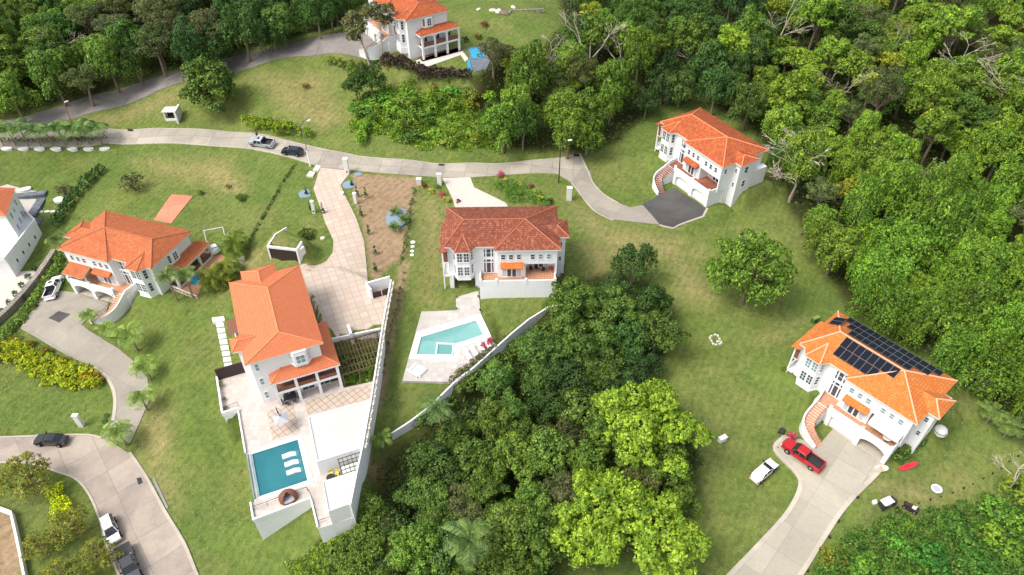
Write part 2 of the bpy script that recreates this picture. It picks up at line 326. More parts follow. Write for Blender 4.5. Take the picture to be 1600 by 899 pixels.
_b2 = (_b0[0] + _d[0] * _l * .8, _b0[1] + _d[1] * _l * .8)
_q = lambda p, k: (p[0] + _n[0] * k, p[1] + _n[1] * k)
# level pads cut for the houses, decks and pools: polygon, height, falloff
PADS = [(lp('C', [(-9, -2.5), (11.5, -2.5), (11.5, 12), (-9, 12)]), 3.257, 5),
        (lp('D', [(-9, -1), (-2.6, -1), (-2.6, 6), (12, 6), (12, 13), (-9, 13)]), 4.9, 2.2), (lp('D', [(-1.5, -9), (12, -9), (12, 2), (-1.5, 0)]), 2.842, 2),
        (lp('E', [(-10, 0), (-2.8, 0), (-2.8, 6), (12, 7), (12, 13), (-10, 13)]), -.4, 2.5), (lp('E', [(-1.5, -10), (12, -10), (12, 2), (-1.5, 0)]), -2.661, 2),
        (lp('A', [(-12, 0), (-3.0, 0), (-3.0, 6), (12, 7), (12, 13), (-12, 13)]), .1, 2.5), (lp('A', [(-1.5, -9), (12, -9), (12, 2), (-1.5, 0)]), -2.343, 2),
        (lp('H', [(-12, -2), (12, -2), (12, 14), (-12, 14)]), 14.06, 4), ([W(x, y, 14.06) for x, y in ((700, 60), (770, 66), (790, 100), (750, 116), (680, 112))], 14.0, 3),
        ([_q(_b0, -.8), _q(_b2, -.8), _q(_b2, -3), _q(_b0, -5)], 8.4, 3.6),
        (lp('G', [(10.4, 6), (19.4, 5.4), (23, 14), (16, 22), (9, 24.5), (3, 22), (3, 19), (10.4, 16)]), 5.9, 1.6), ([_q(_b0, .0), _q(_b1, .0), _q(_b1, 3), _q(_b0, 3)], 5.4, 1.2),
        (lp('G', [(-4.8, 7), (-4.8, .6), (-2.6, 1), (-2.6, -17), (3.3, -17), (3.8, -21), (8, -21.5), (10.1, -17.2), (14.2, -7.6), (18.9, 5), (10, 5.4), (10, 17), (.6, 17), (.6, 7)]), 2.5, 1.0),
        ([W(x, y, 3.2) for x, y in ((656, 490), (748, 462), (772, 540), (716, 594), (632, 592))], 3.0, 2),
        ]
PADS.append((lp('G', [(-2.7, -7.3), (4.2, -7.3), (4.2, -14.7), (-2.7, -14.7)]), .2, .8))
CPOOL = [(658, 527), (744, 501), (755, 523), (727, 533), (709, 538), (709, 556), (651, 554)]
PADS.append(([W(x, y, 3.3) for x, y in CPOOL], 1.2, .9))
# the retained south side of the villa falls away to the lawn
LOW = [(lp('G', [(-30, -17.9), (3.2, -17.9), (3.2, -22.1), (8.4, -22.4), (9.4, -20), (16, -26), (10, -40), (-30, -40)]), -1.7, .1)]
def height(X, Y):
    s0 = np.zeros(X.shape); s1 = np.zeros(X.shape)
    for x, y, z in cpw:
        wt = 1.0 / ((X - x) ** 2 + (Y - y) ** 2 + 30.0) ** 1.6; s0 += wt; s1 += wt * z
    Z = s1 / s0
    Z += .12 * np.sin(X * .21 + 1.3) * np.cos(Y * .17) + .07 * np.sin(X * .53 + Y * .31)
    for poly, z, f in PADS:
        t = smooth(1 - np.maximum(sdf(poly, X, Y), 0) / f); Z = Z * (1 - t) + z * t
    return Z
STEP, GX0, GX1, GY0, GY1 = .7, -162.0, 150.0, 14.0, 268.0
gx = np.arange(GX0, GX1 + .01, STEP); gy = np.arange(GY0, GY1 + .01, STEP)
GXm, GYm = np.meshgrid(gx, gy); GZ = height(GXm, GYm)
# retained fall south of the villa deck
sd_ = sdf(lp('G', [(-2.9, 1), (-2.9, -17.5), (3.7, -17.5), (3.7, -21.7), (8.0, -21.9), (10.1, -17.4), (14.5, -7.8), (10, 4)]), GXm, GYm)
low = sdf(lp('G', [(-12, -16.5), (3.9, -16.5), (3.9, -20.8), (9.4, -20.8), (12, -26), (6, -34), (-12, -30)]), GXm, GYm)
_dx, _dy = GXm - HF['G'][0], GYm - HF['G'][1]; _c, _s = math.cos(HF['G'][3]), math.sin(HF['G'][3])
_lx, _ly = _dx * _c + _dy * _s, -_dx * _s + _dy * _c
pl = np.clip(-1.6 + .42 * (_lx + 3.35) + .45 * (_ly + 17.6), -3.2, 9)
tt = smooth(1 - np.maximum(low, 0) / 6.0) * smooth(np.maximum(sd_ + 2.4, 0) / 1.2); GZ = GZ * (1 - tt) + pl * tt
def zt(x, y):
    fx = min(max((x - GX0) / STEP, 0), len(gx) - 1.001); fy = min(max((y - GY0) / STEP, 0), len(gy) - 1.001)
    i, j = int(fx), int(fy); u, v = fx - i, fy - j
    return float(GZ[j, i] * (1 - u) * (1 - v) + GZ[j, i + 1] * u * (1 - v) + GZ[j + 1, i] * (1 - u) * v + GZ[j + 1, i + 1] * u * v)
def G(px, py, up=0.0):
    d = ray(px, py); t = (45 - CAM_H) / d[2]
    tmax = (-9 - CAM_H) / d[2]; st = (tmax - t) / 220
    while t < tmax:
        x, y, z = d[0] * t, d[1] * t, CAM_H + d[2] * t
        if z < zt(x, y) + up:
            a, b = t - st, t
            for _ in range(12):
                c = (a + b) / 2
                if CAM_H + d[2] * c < zt(d[0] * c, d[1] * c) + up: b = c
                else: a = c
            t = (a + b) / 2; break
        t += st
    return d[0] * t, d[1] * t, zt(d[0] * t, d[1] * t)
def Gp(pts): return [G(*p)[:2] for p in pts]
def heading(p, q):
    a, b = G(*p), G(*q); return math.atan2(b[1] - a[1], b[0] - a[0])
# surface masks: r = dry grass, g = bare soil, b = leaf litter under the woods
FOREST_R = [(868, -70), (1700, -70), (1700, 760), (1600, 700), (1545, 640), (1500, 590), (1460, 560), (1390, 520), (1325, 482), (1292, 420), (1262, 372), (1232, 330), (1212, 250), (1160, 192), (1100, 158), (1020, 172), (960, 226), (900, 238), (840, 236), (780, 232), (748, 200), (735, 150), (748, 112), (790, 78), (850, 70), (880, 40)]
FOREST_C = [(862, 470), (884, 440), (950, 424), (1015, 440), (1050, 490), (1055, 535), (1035, 570), (1010, 590), (1080, 660), (1095, 720), (1075, 830), (1000, 862), (940, 850), (890, 842), (850, 960), (540, 960), (560, 850), (590, 760), (600, 715), (660, 665), (700, 622), (750, 592), (830, 525)]
FOREST_L = [(-80, -70), (600, -70), (560, 20), (530, 42), (450, 60), (380, 75), (330, 100), (270, 105), (190, 132), (110, 160), (40, 176), (-80, 195)]
def softmask(polys, soft, base=0.0):
    o = np.zeros(GXm.shape)
    for p in polys: o = np.maximum(o, smooth(.5 - sdf(p, GXm, GYm) / (2 * soft)))
    return o
SOIL = [Gp([(550, 272), (652, 278), (648, 305), (640, 345), (634, 400), (612, 412), (580, 440), (575, 400), (567, 350), (552, 312)]),
        Gp([(626, 405), (640, 412), (632, 455), (622, 500), (608, 560), (600, 620), (590, 645), (584, 640), (596, 560), (606, 500), (618, 450)]), Gp([(505, 270), (500, 300), (490, 296), (497, 272)]),
        Gp([(0, 800), (22, 806), (34, 860), (30, 910), (-30, 910), (-30, 795)]), Gp([(575, 715), (600, 720), (612, 745), (590, 755), (575, 740)]), Gp([(560, 640), (580, 590), (588, 600), (570, 660)])]
DRY = [Gp([(885, 310), (925, 330), (975, 362), (1090, 385), (1110, 400), (1050, 408), (960, 400), (900, 352)]), Gp([(400, 120), (500, 115), (540, 190), (500, 200), (430, 160)]), Gp([(200, 250), (360, 250), (380, 300), (240, 270)]),
       Gp([(900, 380), (985, 388), (990, 440), (930, 440)]), Gp([(655, 300), (690, 330), (690, 420), (668, 470), (655, 420)]), Gp([(215, 620), (262, 640), (275, 800), (250, 780), (222, 700)]),
       Gp([(120, 200), (220, 160), (300, 130), (320, 145), (240, 175), (150, 200)]), Gp([(1245, 500), (1225, 528), (1180, 535), (1230, 505)]), Gp([(1050, 400), (1060, 470), (1110, 480), (1080, 410)]), Gp([(355, 455), (390, 425), (480, 412), (400, 395), (380, 410)]), Gp([(1360, 750), (1480, 770), (1470, 790), (1380, 780)])]
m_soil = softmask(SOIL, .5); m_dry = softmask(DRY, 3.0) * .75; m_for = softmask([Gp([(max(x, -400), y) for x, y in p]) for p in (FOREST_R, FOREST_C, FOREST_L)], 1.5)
NX, NY = len(gx), len(gy)
ox = np.concatenate([[-4000, -1500, -600, -250], gx, [250, 600, 1500, 4000]]); oy = np.concatenate([[-4000, -1200, -300, -60], gy, [330, 600, 1500, 5000]])
OX, OY = np.meshgrid(ox, oy); OZ = np.pad(GZ, 4, mode='edge')
me = bpy.data.meshes.new('ground'); V = np.stack([OX, OY, OZ], -1).reshape(-1, 3); nx, ny = len(ox), len(oy)
ii = (np.arange(ny - 1)[:, None] * nx + np.arange(nx - 1)[None]).ravel(); Fq = np.stack([ii, ii + 1, ii + nx + 1, ii + nx], 1)
me.vertices.add(len(V)); me.vertices.foreach_set('co', V.ravel()); me.loops.add(Fq.size); me.loops.foreach_set('vertex_index', Fq.ravel().astype(np.int32))
me.polygons.add(len(Fq)); me.polygons.foreach_set('loop_start', np.arange(0, Fq.size, 4, dtype=np.int32)); me.polygons.foreach_set('loop_total', np.full(len(Fq), 4, dtype=np.int32))
me.polygons.foreach_set('use_smooth', np.ones(len(Fq), bool)); me.update(); me.validate()
ca = me.attributes.new('mask', 'FLOAT_COLOR', 'POINT'); cc = np.ones((ny, nx, 4)); cc[..., :3] = 0
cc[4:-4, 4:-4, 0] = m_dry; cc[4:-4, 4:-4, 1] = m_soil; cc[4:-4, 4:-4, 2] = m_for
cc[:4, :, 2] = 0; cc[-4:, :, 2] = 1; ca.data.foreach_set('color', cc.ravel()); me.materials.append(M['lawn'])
o = bpy.data.objects.new('ground', me); S.collection.objects.link(o); tag(o, 'grassy hillside lawns falling between the houses, with dry patches and bare soil', 'lawn', kind='structure')

def resample(poly, d=1.0, closed=True):
    out = []; n = len(poly)
    for i in range(n if closed else n - 1):
        a, b = poly[i], poly[(i + 1) % n]; L = math.dist(a, b); k = max(1, int(L / d))
        out += [(a[0] + (b[0] - a[0]) * j / k, a[1] + (b[1] - a[1]) * j / k) for j in range(k)]
    if not closed: out.append(tuple(poly[-1]))
    return out
def spline(pts, k=5, closed=False):
    out = []; n = len(pts)
    for i in range(n if closed else n - 1):
        p0 = pts[(i - 1) % n] if closed or i > 0 else pts[0]; p1 = pts[i]; p2 = pts[(i + 1) % n]; p3 = pts[(i + 2) % n] if closed or i < n - 2 else pts[-1]
        for j in range(k):
            t = j / k
            out.append(tuple(.5 * (2 * p1[c] + (p2[c] - p0[c]) * t + (2 * p0[c] - 5 * p1[c] + 4 * p2[c] - p3[c]) * t * t + (3 * p1[c] - p0[c] - 3 * p2[c] + p3[c]) * t ** 3) for c in range(2)))
    if not closed: out.append(tuple(pts[-1]))
    return out
def tri(poly, holes=(), step=0):
    pts = [Vector(p) for p in poly]; edges = [(i, (i + 1) % len(poly)) for i in range(len(poly))]
    for h in holes:
        b = len(pts); pts += [Vector(p) for p in h]; edges += [(b + i, b + (i + 1) % len(h)) for i in range(len(h))]
    if step:
        P = np.array(poly); X, Y = np.meshgrid(np.arange(P[:, 0].min(), P[:, 0].max(), step), np.arange(P[:, 1].min(), P[:, 1].max(), step))
        ok = sdf(poly, X, Y) < -step * .35
        for h in holes: ok &= sdf(h, X, Y) > step * .35
        pts += [Vector((a, b)) for a, b in zip(X[ok], Y[ok])]
    v, e, f, *_ = delaunay_2d_cdt(pts, edges, [], 0, 1e-4)
    C = np.array([np.mean([v[i] for i in q], axis=0) for q in f])
    ok = sdf(poly, C[:, 0], C[:, 1]) < 0
    for h in holes: ok &= sdf(h, C[:, 0], C[:, 1]) > 0
    return v, [q for q, k in zip(f, ok) if k]
def sheet(name, poly, mat, off, parent=None, step=1.0, skirt=.25, holes=()):
    """a slab laid on the ground, with a short vertical edge"""
    poly = resample(poly, .9); v, f = tri(poly, holes, step); mb = MB()
    zz = [zt(p[0], p[1]) + off for p in v]
    for q in f:
        q = list(q)
        a = sum(v[q[i]][0] * v[q[(i + 1) % len(q)]][1] - v[q[(i + 1) % len(q)]][0] * v[q[i]][1] for i in range(len(q)))
        if a < 0: q = q[::-1]
        mb.face([(v[i][0], v[i][1], zz[i]) for i in q])
    for i in range(len(poly)):
        p, q = poly[i], poly[(i + 1) % len(poly)]; a, b = zt(*p) + off, zt(*q) + off
        mb.face([(p[0], p[1], a - skirt), (q[0], q[1], b - skirt), (q[0], q[1], b), (p[0], p[1], a)])
    return mb.build(name, mat, parent)
def ribbon_wall(mb, pts, w_, h0, h1, m=0, base=None):
    """low wall or kerb following the ground"""
    pts = resample(pts, 1.0, False); n = len(pts); L = []; Rr = []
    for i, p in enumerate(pts):
        a, b = pts[max(0, i - 1)], pts[min(n - 1, i + 1)]; dx, dy = b[0] - a[0], b[1] - a[1]; l = math.hypot(dx, dy) or 1
        L.append((p[0] - dy / l * w_ / 2, p[1] + dx / l * w_ / 2)); Rr.append((p[0] + dy / l * w_ / 2, p[1] - dx / l * w_ / 2))
    z = [(zt(*p) if base is None else base) for p in pts]
    for i in range(n - 1):
        for (A, B) in ((L, Rr),):
            mb.face([(*A[i], z[i] + h1), (*B[i], z[i] + h1), (*B[i + 1], z[i + 1] + h1), (*A[i + 1], z[i + 1] + h1)], m)
            mb.face([(*A[i], z[i] + h0), (*A[i], z[i] + h1), (*A[i + 1], z[i + 1] + h1), (*A[i + 1], z[i + 1] + h0)], m)
            mb.face([(*B[i], z[i] + h1), (*B[i], z[i] + h0), (*B[i + 1], z[i + 1] + h0), (*B[i + 1], z[i + 1] + h1)], m)
    for i in (0, n - 1): mb.face([(*L[i], z[i] + h0), (*Rr[i], z[i] + h0), (*Rr[i], z[i] + h1), (*L[i], z[i] + h1)], m)
def kerb(pts, name='kerb', w_=.28, h=.18, mat='curb_concrete', sm=True):
    p = Gp(pts); mb = MB(); ribbon_wall(mb, spline(p, 5) if sm else p, w_, -.2, h); return tag(mb.build(name, mat), kind='structure')
AVOID = []
def st(name, poly, mat, off, smoothit=False, **k):
    p = Gp(poly); AVOID.append(p)
    return tag(sheet(name, spline(p, 4, True) if smoothit else p, mat, off, **k), kind='structure')
# ---------------------------------------------------------------- roads, drives, paths
up_top = [(-60, 196), (0, 194), (60, 200), (170, 202), (300, 202), (380, 208), (440, 218), (480, 228), (560, 245), (640, 251), (700, 257), (800, 255), (870, 248), (906, 241)]
up_bot = [(893, 286), (870, 272), (800, 273), (735, 278), (650, 275), (560, 268), (505, 262), (440, 243), (385, 232), (300, 226), (170, 224), (0, 234), (-60, 240)]
st('road', up_top + [(912, 252), (918, 268), (910, 290)] + up_bot, 'road_concrete', .07)
st('upper_road', [(-60, 200), (40, 183), (90, 168), (160, 146), (230, 126), (280, 110), (350, 92), (420, 77), (480, 62), (530, 52), (560, 48), (592, 62), (590, 84), (560, 90), (528, 84), (470, 88), (400, 104), (290, 128), (240, 146), (170, 171), (110, 188), (30, 203), (-60, 222)], 'road_old', .11)
st('driveway', [(893, 284), (910, 262), (922, 268), (926, 284), (941, 302), (966, 318), (985, 325), (1004, 321), (1032, 352), (1004, 349), (958, 344), (930, 330), (908, 306)], 'drive_grey', .12)
st('driveway', [(1003, 320), (1053, 294), (1103, 326), (1097, 338), (1052, 356), (1030, 351)], 'drive_dark', .15)
st('low_road', [(-60, 682), (0, 684), (60, 682), (130, 680), (170, 688), (203, 710), (228, 745), (258, 800), (288, 850), (308, 899), (330, 960), (200, 960), (186, 899), (166, 850), (156, 812), (141, 776), (120, 750), (90, 738), (40, 724), (0, 722), (-60, 722)], 'road_low', .07)
st('driveway', [(70, 455), (118, 458), (170, 474), (166, 490), (138, 497), (128, 508), (140, 518), (185, 545), (215, 570), (231, 592), (234, 625), (204, 692), (162, 686), (176, 662), (180, 622), (168, 592), (140, 572), (85, 545), (32, 514)], 'drive_grey', .12)
st('driveway', [(1222, 680), (1279, 696), (1304, 668), (1376, 722), (1372, 738), (1320, 792), (1286, 842), (1246, 905), (1190, 960), (1090, 960), (1140, 899), (1190, 847), (1230, 802), (1250, 762), (1244, 740), (1211, 703)], 'drive_light', .08)
kerb([(1222, 686), (1211, 703), (1244, 739), (1250, 762), (1230, 802), (1190, 847), (1140, 899), (1100, 945)], w_=.6, h=.14)
kerb([(1376, 726), (1372, 738), (1320, 792), (1286, 842), (1246, 905), (1210, 945)], w_=.6, h=.16)
kerb([(-40, 684), (60, 682), (130, 680), (160, 685)]); kerb([(203, 708), (228, 745), (258, 800), (288, 850), (308, 899), (325, 940)], w_=.4)
kerb([(-40, 723), (40, 724), (90, 738), (120, 750), (141, 776), (156, 812), (166, 850), (186, 899), (200, 940)])
kerb([(140, 570), (168, 592), (180, 622), (176, 662), (162, 684)], w_=.5); kerb([(240, 748), (262, 795)], name='drain_pipe', w_=.25, h=.12, mat='grey_metal')
kerb([(906, 241), (916, 262), (925, 284), (941, 303), (966, 318)], w_=.25); kerb([(560, 245), (640, 251), (700, 257), (800, 255), (870, 248), (906, 241)], w_=.22, h=.13)
kerb([(170, 202), (300, 202), (380, 208), (440, 218), (480, 228), (560, 245)], w_=.22, h=.13); kerb([(170, 224), (300, 226), (385, 232), (440, 243), (500, 261)], w_=.25, h=.13)
kerb([(1030, 352), (1052, 357), (1098, 339), (1105, 326)], w_=.5, h=.12, sm=False); kerb([(893, 286), (908, 306), (930, 331), (958, 345)], w_=.2, h=.12)
st('driveway', [(691, 279), (735, 278), (741, 294), (790, 318), (803, 336), (715, 338), (708, 314), (700, 296)], 'white_drive', .13)
# villa drive and its turning court
st('villa_drive', [(500, 262), (549, 268), (532, 290), (542, 312), (558, 345), (569, 378), (575, 445)] + [(604, 455), (604, 500), (592, 522), (527, 530), (519, 516), (470, 500), (466, 416), (492, 416), (510, 409), (520, 395), (521, 376), (508, 348), (498, 318), (490, 296)], 'salmon_pavers', .10)
st('slab', [(240, 345), (268, 305), (302, 307), (268, 350)], 'red_slab', .12)
st('slab', [(76, 498), (92, 487), (111, 492), (93, 505)], 'drive_dark', .135)
st('slab', [(0, 428), (55, 424), (62, 440), (30, 480), (0, 490), (-20, 470)], 'white_drive', .12)
st('slab', [(-40, 306), (12, 289), (60, 300), (40, 345), (-40, 345)], 'white_drive', .14)
# ---------------------------------------------------------------- houses
EV, RG = 8.9, 10.55
def add(mb, name, mats, parent, **k): return mb.build(name, mats, parent, **k)
def window(par, mir, x, y, z, w_, h, ang=0.0, cols=1, rows=2, gl='dark_glass', name='window', frame='white_paint', proud=.06):
    """ang = direction the window faces, 0 = front (-y)"""
    if mir: x = -x; ang = -ang
    o = bpy.data.objects.new(name, bpy.data.meshes.new(name)); bpy.data.objects.remove(o)
    f = MB(); t = .07
    f.box(-w_ / 2 - t, w_ / 2 + t, -proud, .02, h / 2, h / 2 + t); f.box(-w_ / 2 - t, w_ / 2 + t, -proud - .05, .02, -h / 2 - t, -h / 2)
    for i in range(cols + 1):
        xx = -w_ / 2 + w_ * i / cols; f.box(xx - .035, xx + .035, -proud, .02, -h / 2, h / 2)
    for j in range(1, rows):
        zz = -h / 2 + h * j / rows; f.box(-w_ / 2 + .035, w_ / 2 - .035, -proud + .01, .02, zz - .03, zz + .03)
    fo = f.build(name, frame, par, loc=(x, y, z), rz=ang)
    p = MB(); p.box(-w_ / 2, w_ / 2, -.02, .015, -h / 2, h / 2); p.build('pane', gl, fo)
    return fo
def caps(segs, mat, par, mir, r=.11):
    mb = MB(mir)
    for a, b in segs: mb.tube((a[0], a[1], a[2] + .02), (b[0], b[1], b[2] + .02), r, r, 6)
    return mb.build('ridge_cap', mat, par)
def fascia(mb, poly, z, h=.2): mb.prism(poly, z - h, z - .012)
def stairs(par, mir, mat, railing=True):
    path_ = [(-.95, -.9), (-.98, -2.0), (-1.0, -3.1), (-.85, -4.0), (-.35, -4.7), (.5, -5.1), (1.3, -5.35), (2.1, -5.5)]
    pts = spline(path_, 6); L = [0]
    for a, b in zip(pts, pts[1:]): L.append(L[-1] + math.dist(a, b))
    def at(s):
        s = min(max(s, 0), L[-1] - 1e-6)
        for i in range(len(L) - 1):
            if L[i + 1] >= s:
                t = (s - L[i]) / (L[i + 1] - L[i]); a, b = pts[i], pts[i + 1]
                d = (b[0] - a[0], b[1] - a[1]); l = math.hypot(*d); return (a[0] + d[0] * t, a[1] + d[1] * t), (d[0] / l, d[1] / l)
    N = 17; mb = MB(mir); hw = .85
    for k in range(N):
        (a, da), (b, db) = at(L[-1] * k / N), at(L[-1] * (k + 1) / N); z = 2.9 - (k + 1) * 2.9 / (N + 1)
        P = [(a[0] - da[1] * hw, a[1] + da[0] * hw), (a[0] + da[1] * hw, a[1] - da[0] * hw), (b[0] + db[1] * hw, b[1] - db[0] * hw), (b[0] - db[1] * hw, b[1] + db[0] * hw)]
        mb.prism(P, -.3, z - .04, 1); c = [(p[0] * .97 + (a[0] + b[0]) * .015, p[1] * .97 + (a[1] + b[1]) * .015) for p in P]; mb.prism(P, z - .04, z, 0)
    mb.build('stair', [mat, 'old_stucco'], par)
    wl = MB(mir); o = -1.0       # solid outer balustrade, swept down with the steps
    prev = None
    for k in range(25):
        s = L[-1] * k / 24; c, d = at(s); n = (-d[1], d[0]); q0 = (c[0] - n[0] * (o), c[1] - n[1] * o); z = 2.9 - 2.9 * s / L[-1] + .75
        q0 = (c[0] + d[1] * 1.0, c[1] - d[0] * 1.0); q1 = (c[0] + d[1] * .80, c[1] - d[0] * .80)
        if prev:
            p0, p1, pz = prev
            wl.face([(*p0, -.8), (*q0, -.8), (*q0, z), (*p0, pz)]); wl.face([(*q1, -.8), (*p1, -.8), (*p1, pz), (*q1, z)]); wl.face([(*p0, pz), (*q0, z), (*q1, z), (*p1, pz)])
        prev = (q0, q1, z)
    wl.face([(*prev[0], -.8), (*prev[1], -.8), (*prev[1], prev[2]), (*prev[0], prev[2])])
    wl.prism([(-2.35, 1.4), (-2.15, 1.4), (-1.72, -.9), (-1.95, -.95)], -.8, 3.75)
    wl.build('balustrade', 'white_stucco', par)
    if railing:
        rl = MB(mir); pr = None
        for k in range(15):
            s = L[-1] * (k + .5) / 15.2; c, d = at(s); q = (c[0] - d[1] * .80, c[1] + d[0] * .80); z = 2.9 - 2.9 * s / L[-1]
            rl.tube((*q, z - .1), (*q, z + .85), .025, n=4)
            if pr: rl.tube(pr, (*q, z + .85), .03, n=4)
            pr = (*q, z + .85)
        rl.build('railing', 'dark_metal', par)
def villa(key, label, tile, ridge, terr='terracotta', doors=(1, 1), stair=True, porch=False, bump=True, lside=True, awning=False, canopy=False, gl='dark_glass', pier_only=False):
    X, Y, z0, a, s = HF[key]; mir = s < 0
    H = thing('villa', label, 'house', (X, Y, z0), a)
    nb = lambda: MB(mir)
    # roof: one hipped surface with its front wing
    E_, G_ = EV, RG; d = 11.54; rL, rR = (-4.82, 5.93, G_), (5.02, 5.93, G_)
    mFL, bL, bR, wR, wL, wV = (-7.95, 1.0, E_), (-7.95, d, E_), (10.56, d, E_), (10.56, 0, E_), (0, 0, E_), (0, 1.0, E_)
    r = nb(); r.face([mFL, wV, rR, rL]); r.face([wV, wL, rR]); r.face([wL, wR, rR]); r.face([wR, bR, rR]); r.face([bR, bL, rL, rR]); r.face([bL, mFL, rL])
    by = [(-6.95, 1.0, E_), (-6.15, -.35, E_), (-3.75, -.35, E_), (-2.95, 1.0, E_)]; ap = (-4.95, 3.4, E_ + .80)
    for i in range(3): r.face([by[i], by[i + 1], ap])
    b1, b2, b3, b4, ba, bb = (9.3, 3.1, E_ + .05), (12.08, 3.1, E_ + .02), (12.08, 7.76, E_ + .02), (9.3, 7.76, E_ + .05), (10.2, 5.43, E_ + .72), (6.5, 5.43, E_ + .72)
    if bump: r.face([b1, b2, ba, bb]); r.face([b2, b3, ba]); r.face([b3, b4, bb, ba])
    R_ = r.build('roof', tile, H)
    sg = [(rL, rR), (rL, mFL), (rL, bL), (rR, wL), (rR, wR), (rR, bR), (ap, by[1]), (ap, by[2])] + ([(ba, b2), (ba, b3)] if bump else [])
    caps(sg, ridge, R_, mir)
    f = nb(); fascia(f, [mFL[:2], (0, 1.0), (0, 0), (10.56, 0), (10.56, d), (-7.95, d)], E_); fascia(f, [p[:2] for p in by], E_ - .004, .19)
    if bump: fascia(f, [(10.4, 3.1), (12.08, 3.1), (12.08, 7.76), (10.4, 7.76)], E_ + .01)
    f.build('eave', 'fascia', R_)
    T = EV - .15
    w1 = nb()          # living storeys
    w1.box(-7.4, 5.0, 1.45, 11.0, 2.9, T); w1.box(5.0, 10.0, 1.45, 11.0, 5.65, T); w1.box(5.0, 10.0, 2.8, 11.0, 2.9, 5.65)
    w1.box(.5, 10.0, .5, 1.45, 5.65, T); w1.box(.5, 5.0, .5, 1.45, 2.9, 5.65); w1.box(9.75, 10.0, .5, 2.8, 2.9, 5.65)
    if bump: w1.box(10.0, 11.5, 3.6, 7.3, -1.5, T)
    w1.box(10.0, 11.2, 7.3, 11.6, -1.5, 5.6)
    w1.prism([(-6.6, 1.45), (-6.0, .2), (-3.9, .2), (-3.3, 1.45)], 2.6, T)
    w1.build('upper_wall', 'white_stucco', H)
    g = nb()           # ground storey
    if stair:
        g.box(-7.4, -2.3, 1.45, 11, -1.5, 2.9); g.box(-2.3, 10, 2.2, 11, -1.5, 2.9); g.box(-2.3, .3, -1.0, 2.2, -.8, 2.88)
        g.prism([(-6.7, 1.45), (-6.05, .1), (-3.85, .1), (-3.2, 1.45)], 1.2, 2.6)
    else:
        g.box(-7.4, -6.7, 1.2, 11, -1.5, 2.9); g.box(-3.2, -2.4, 1.2, 3.5, -1.5, 2.9); g.box(-6.7, 10, 3.5, 11, -1.5, 2.9); g.box(-2.4, 9.65, -1.35, 3.5, -1.5, 2.88)
        g.box(-6.7, -3.2, 1.5, 3.5, 2.6, 2.9)
    g.build('ground_wall', 'white_stucco' if key != 'D' else 'old_stucco', H)
    if not stair:
        window(H, mir, -4.95, 3.48, 1.3, 2.6, 2.3, 0, 4, 1)
    if stair:          # garage front: piers, lintel and arches
        gf = nb(); ops = [(.9, 4.85), (5.55, 9.2)]
        for x0, x1 in ((.3, .9), (4.85, 5.55), (9.2, 9.8)): gf.box(x0, x1, -1.35, -.95, -.6, 2.9)
        for q, (x0, x1) in enumerate(ops):
            n = 14; flat = (key == 'E' and q == 0)
            for k in range(n):
                a0 = x0 + (x1 - x0) * k / n; a1 = x0 + (x1 - x0) * (k + 1) / n; u = ((a0 + a1) / 2 - x0) / (x1 - x0) * 2 - 1
                zz = 2.25 if flat else 1.55 + .85 * math.sqrt(max(0, 1 - u * u * .96)); gf.box(a0, a1, -1.33, -.97, zz, 2.9)
        gf.box(9.5, 9.8, -.95, 2.2, -.6, 2.88)
        gf.build('garage_front', 'white_stucco', H)
        fl = nb(); fl.box(.3, 9.5, -1.2, 2.2, -.25, .12); fl.build('garage_floor', 'curb_concrete', H)
        for q, (x0, x1) in enumerate(ops):
            if doors[q]:
                dd = nb(); dd.box(x0, x1, -.9, -.82, .1, 2.4)
                for k in range(1, 4): dd.box(x0 + .05, x1 - .05, -.925, -.9, .1 + .575 * k - .03, .1 + .575 * k)
                dd.build('garage_door', 'white_paint', H)
        st_ = nb(); st_.box(.3, 9.5, -.95, 2.25, 2.6, 2.86); st_.build('terrace_slab', 'white_stucco', H)
    tf = nb(); x0 = .3 if stair else -2.2
    tf.box(x0, 5.0, -1.15, .5, 2.885, 2.94); tf.box(5.0, 9.6, -1.15, 2.8, 2.885, 2.94)
    if not stair: tf.box(-2.2, .5, .5, 1.45, 2.885, 2.93)
    else: tf.box(-2.2, .3, -.95, 1.45, 2.885, 2.93)
    tf.build('terrace_floor', terr, H)
    pp = nb(); pp.box(x0 - .2, 9.8, -1.36, -1.15, 2.88, 3.75); pp.box(9.6, 9.805, -1.15, .48, 2.87, 3.7)
    if not stair: pp.box(-2.42, -2.2, -1.15, 1.3, 2.87, 3.7)
    for xx in ([.3, 5.2, 9.65] if stair else [-2.25, .3, 5.0, 9.65]): pp.box(xx - .2, xx + .2, -1.42, -1.05, 2.88, 4.05)
    pp.build('parapet', 'white_stucco', H)
    if stair: stairs(H, mir, terr, True)
    # awning roof over the french doors
    aw = nb(); aw.face([(.95, -.55, 5.55), (4.65, -.55, 5.55), (4.65, .5, 6.05), (.95, .5, 6.05)]); aw.prism([(1.0, -.5), (4.6, -.5), (4.6, .5), (1.0, .5)], 5.40, lambda x, y: 5.53 + (y + .5) * .47)
    aw.build('awning_roof', tile if key != 'C' else 'tile_bright', H)
    # openings
    for x in (1.4, 2.65, 3.9, 6.1, 7.35, 8.65): window(H, mir, x, .5, 7.15, .68, .95, gl='teal_glass' if (key == 'C' and x > 7) or key == 'E' else gl)
    for i, x in enumerate((1.55, 2.35, 3.15, 3.95)): window(H, mir, x, .5, 4.05, .66, 2.05, 0, 1, 1, 'pale_glass' if i in (0, 3) else gl, 'french_door')
    for i, x in enumerate((5.9, 6.8, 7.6, 8.5)): window(H, mir, x, 2.8, 4.0, .7, 1.95, 0, 1, 1, 'pale_glass' if i in (0, 3) else gl, 'french_door')
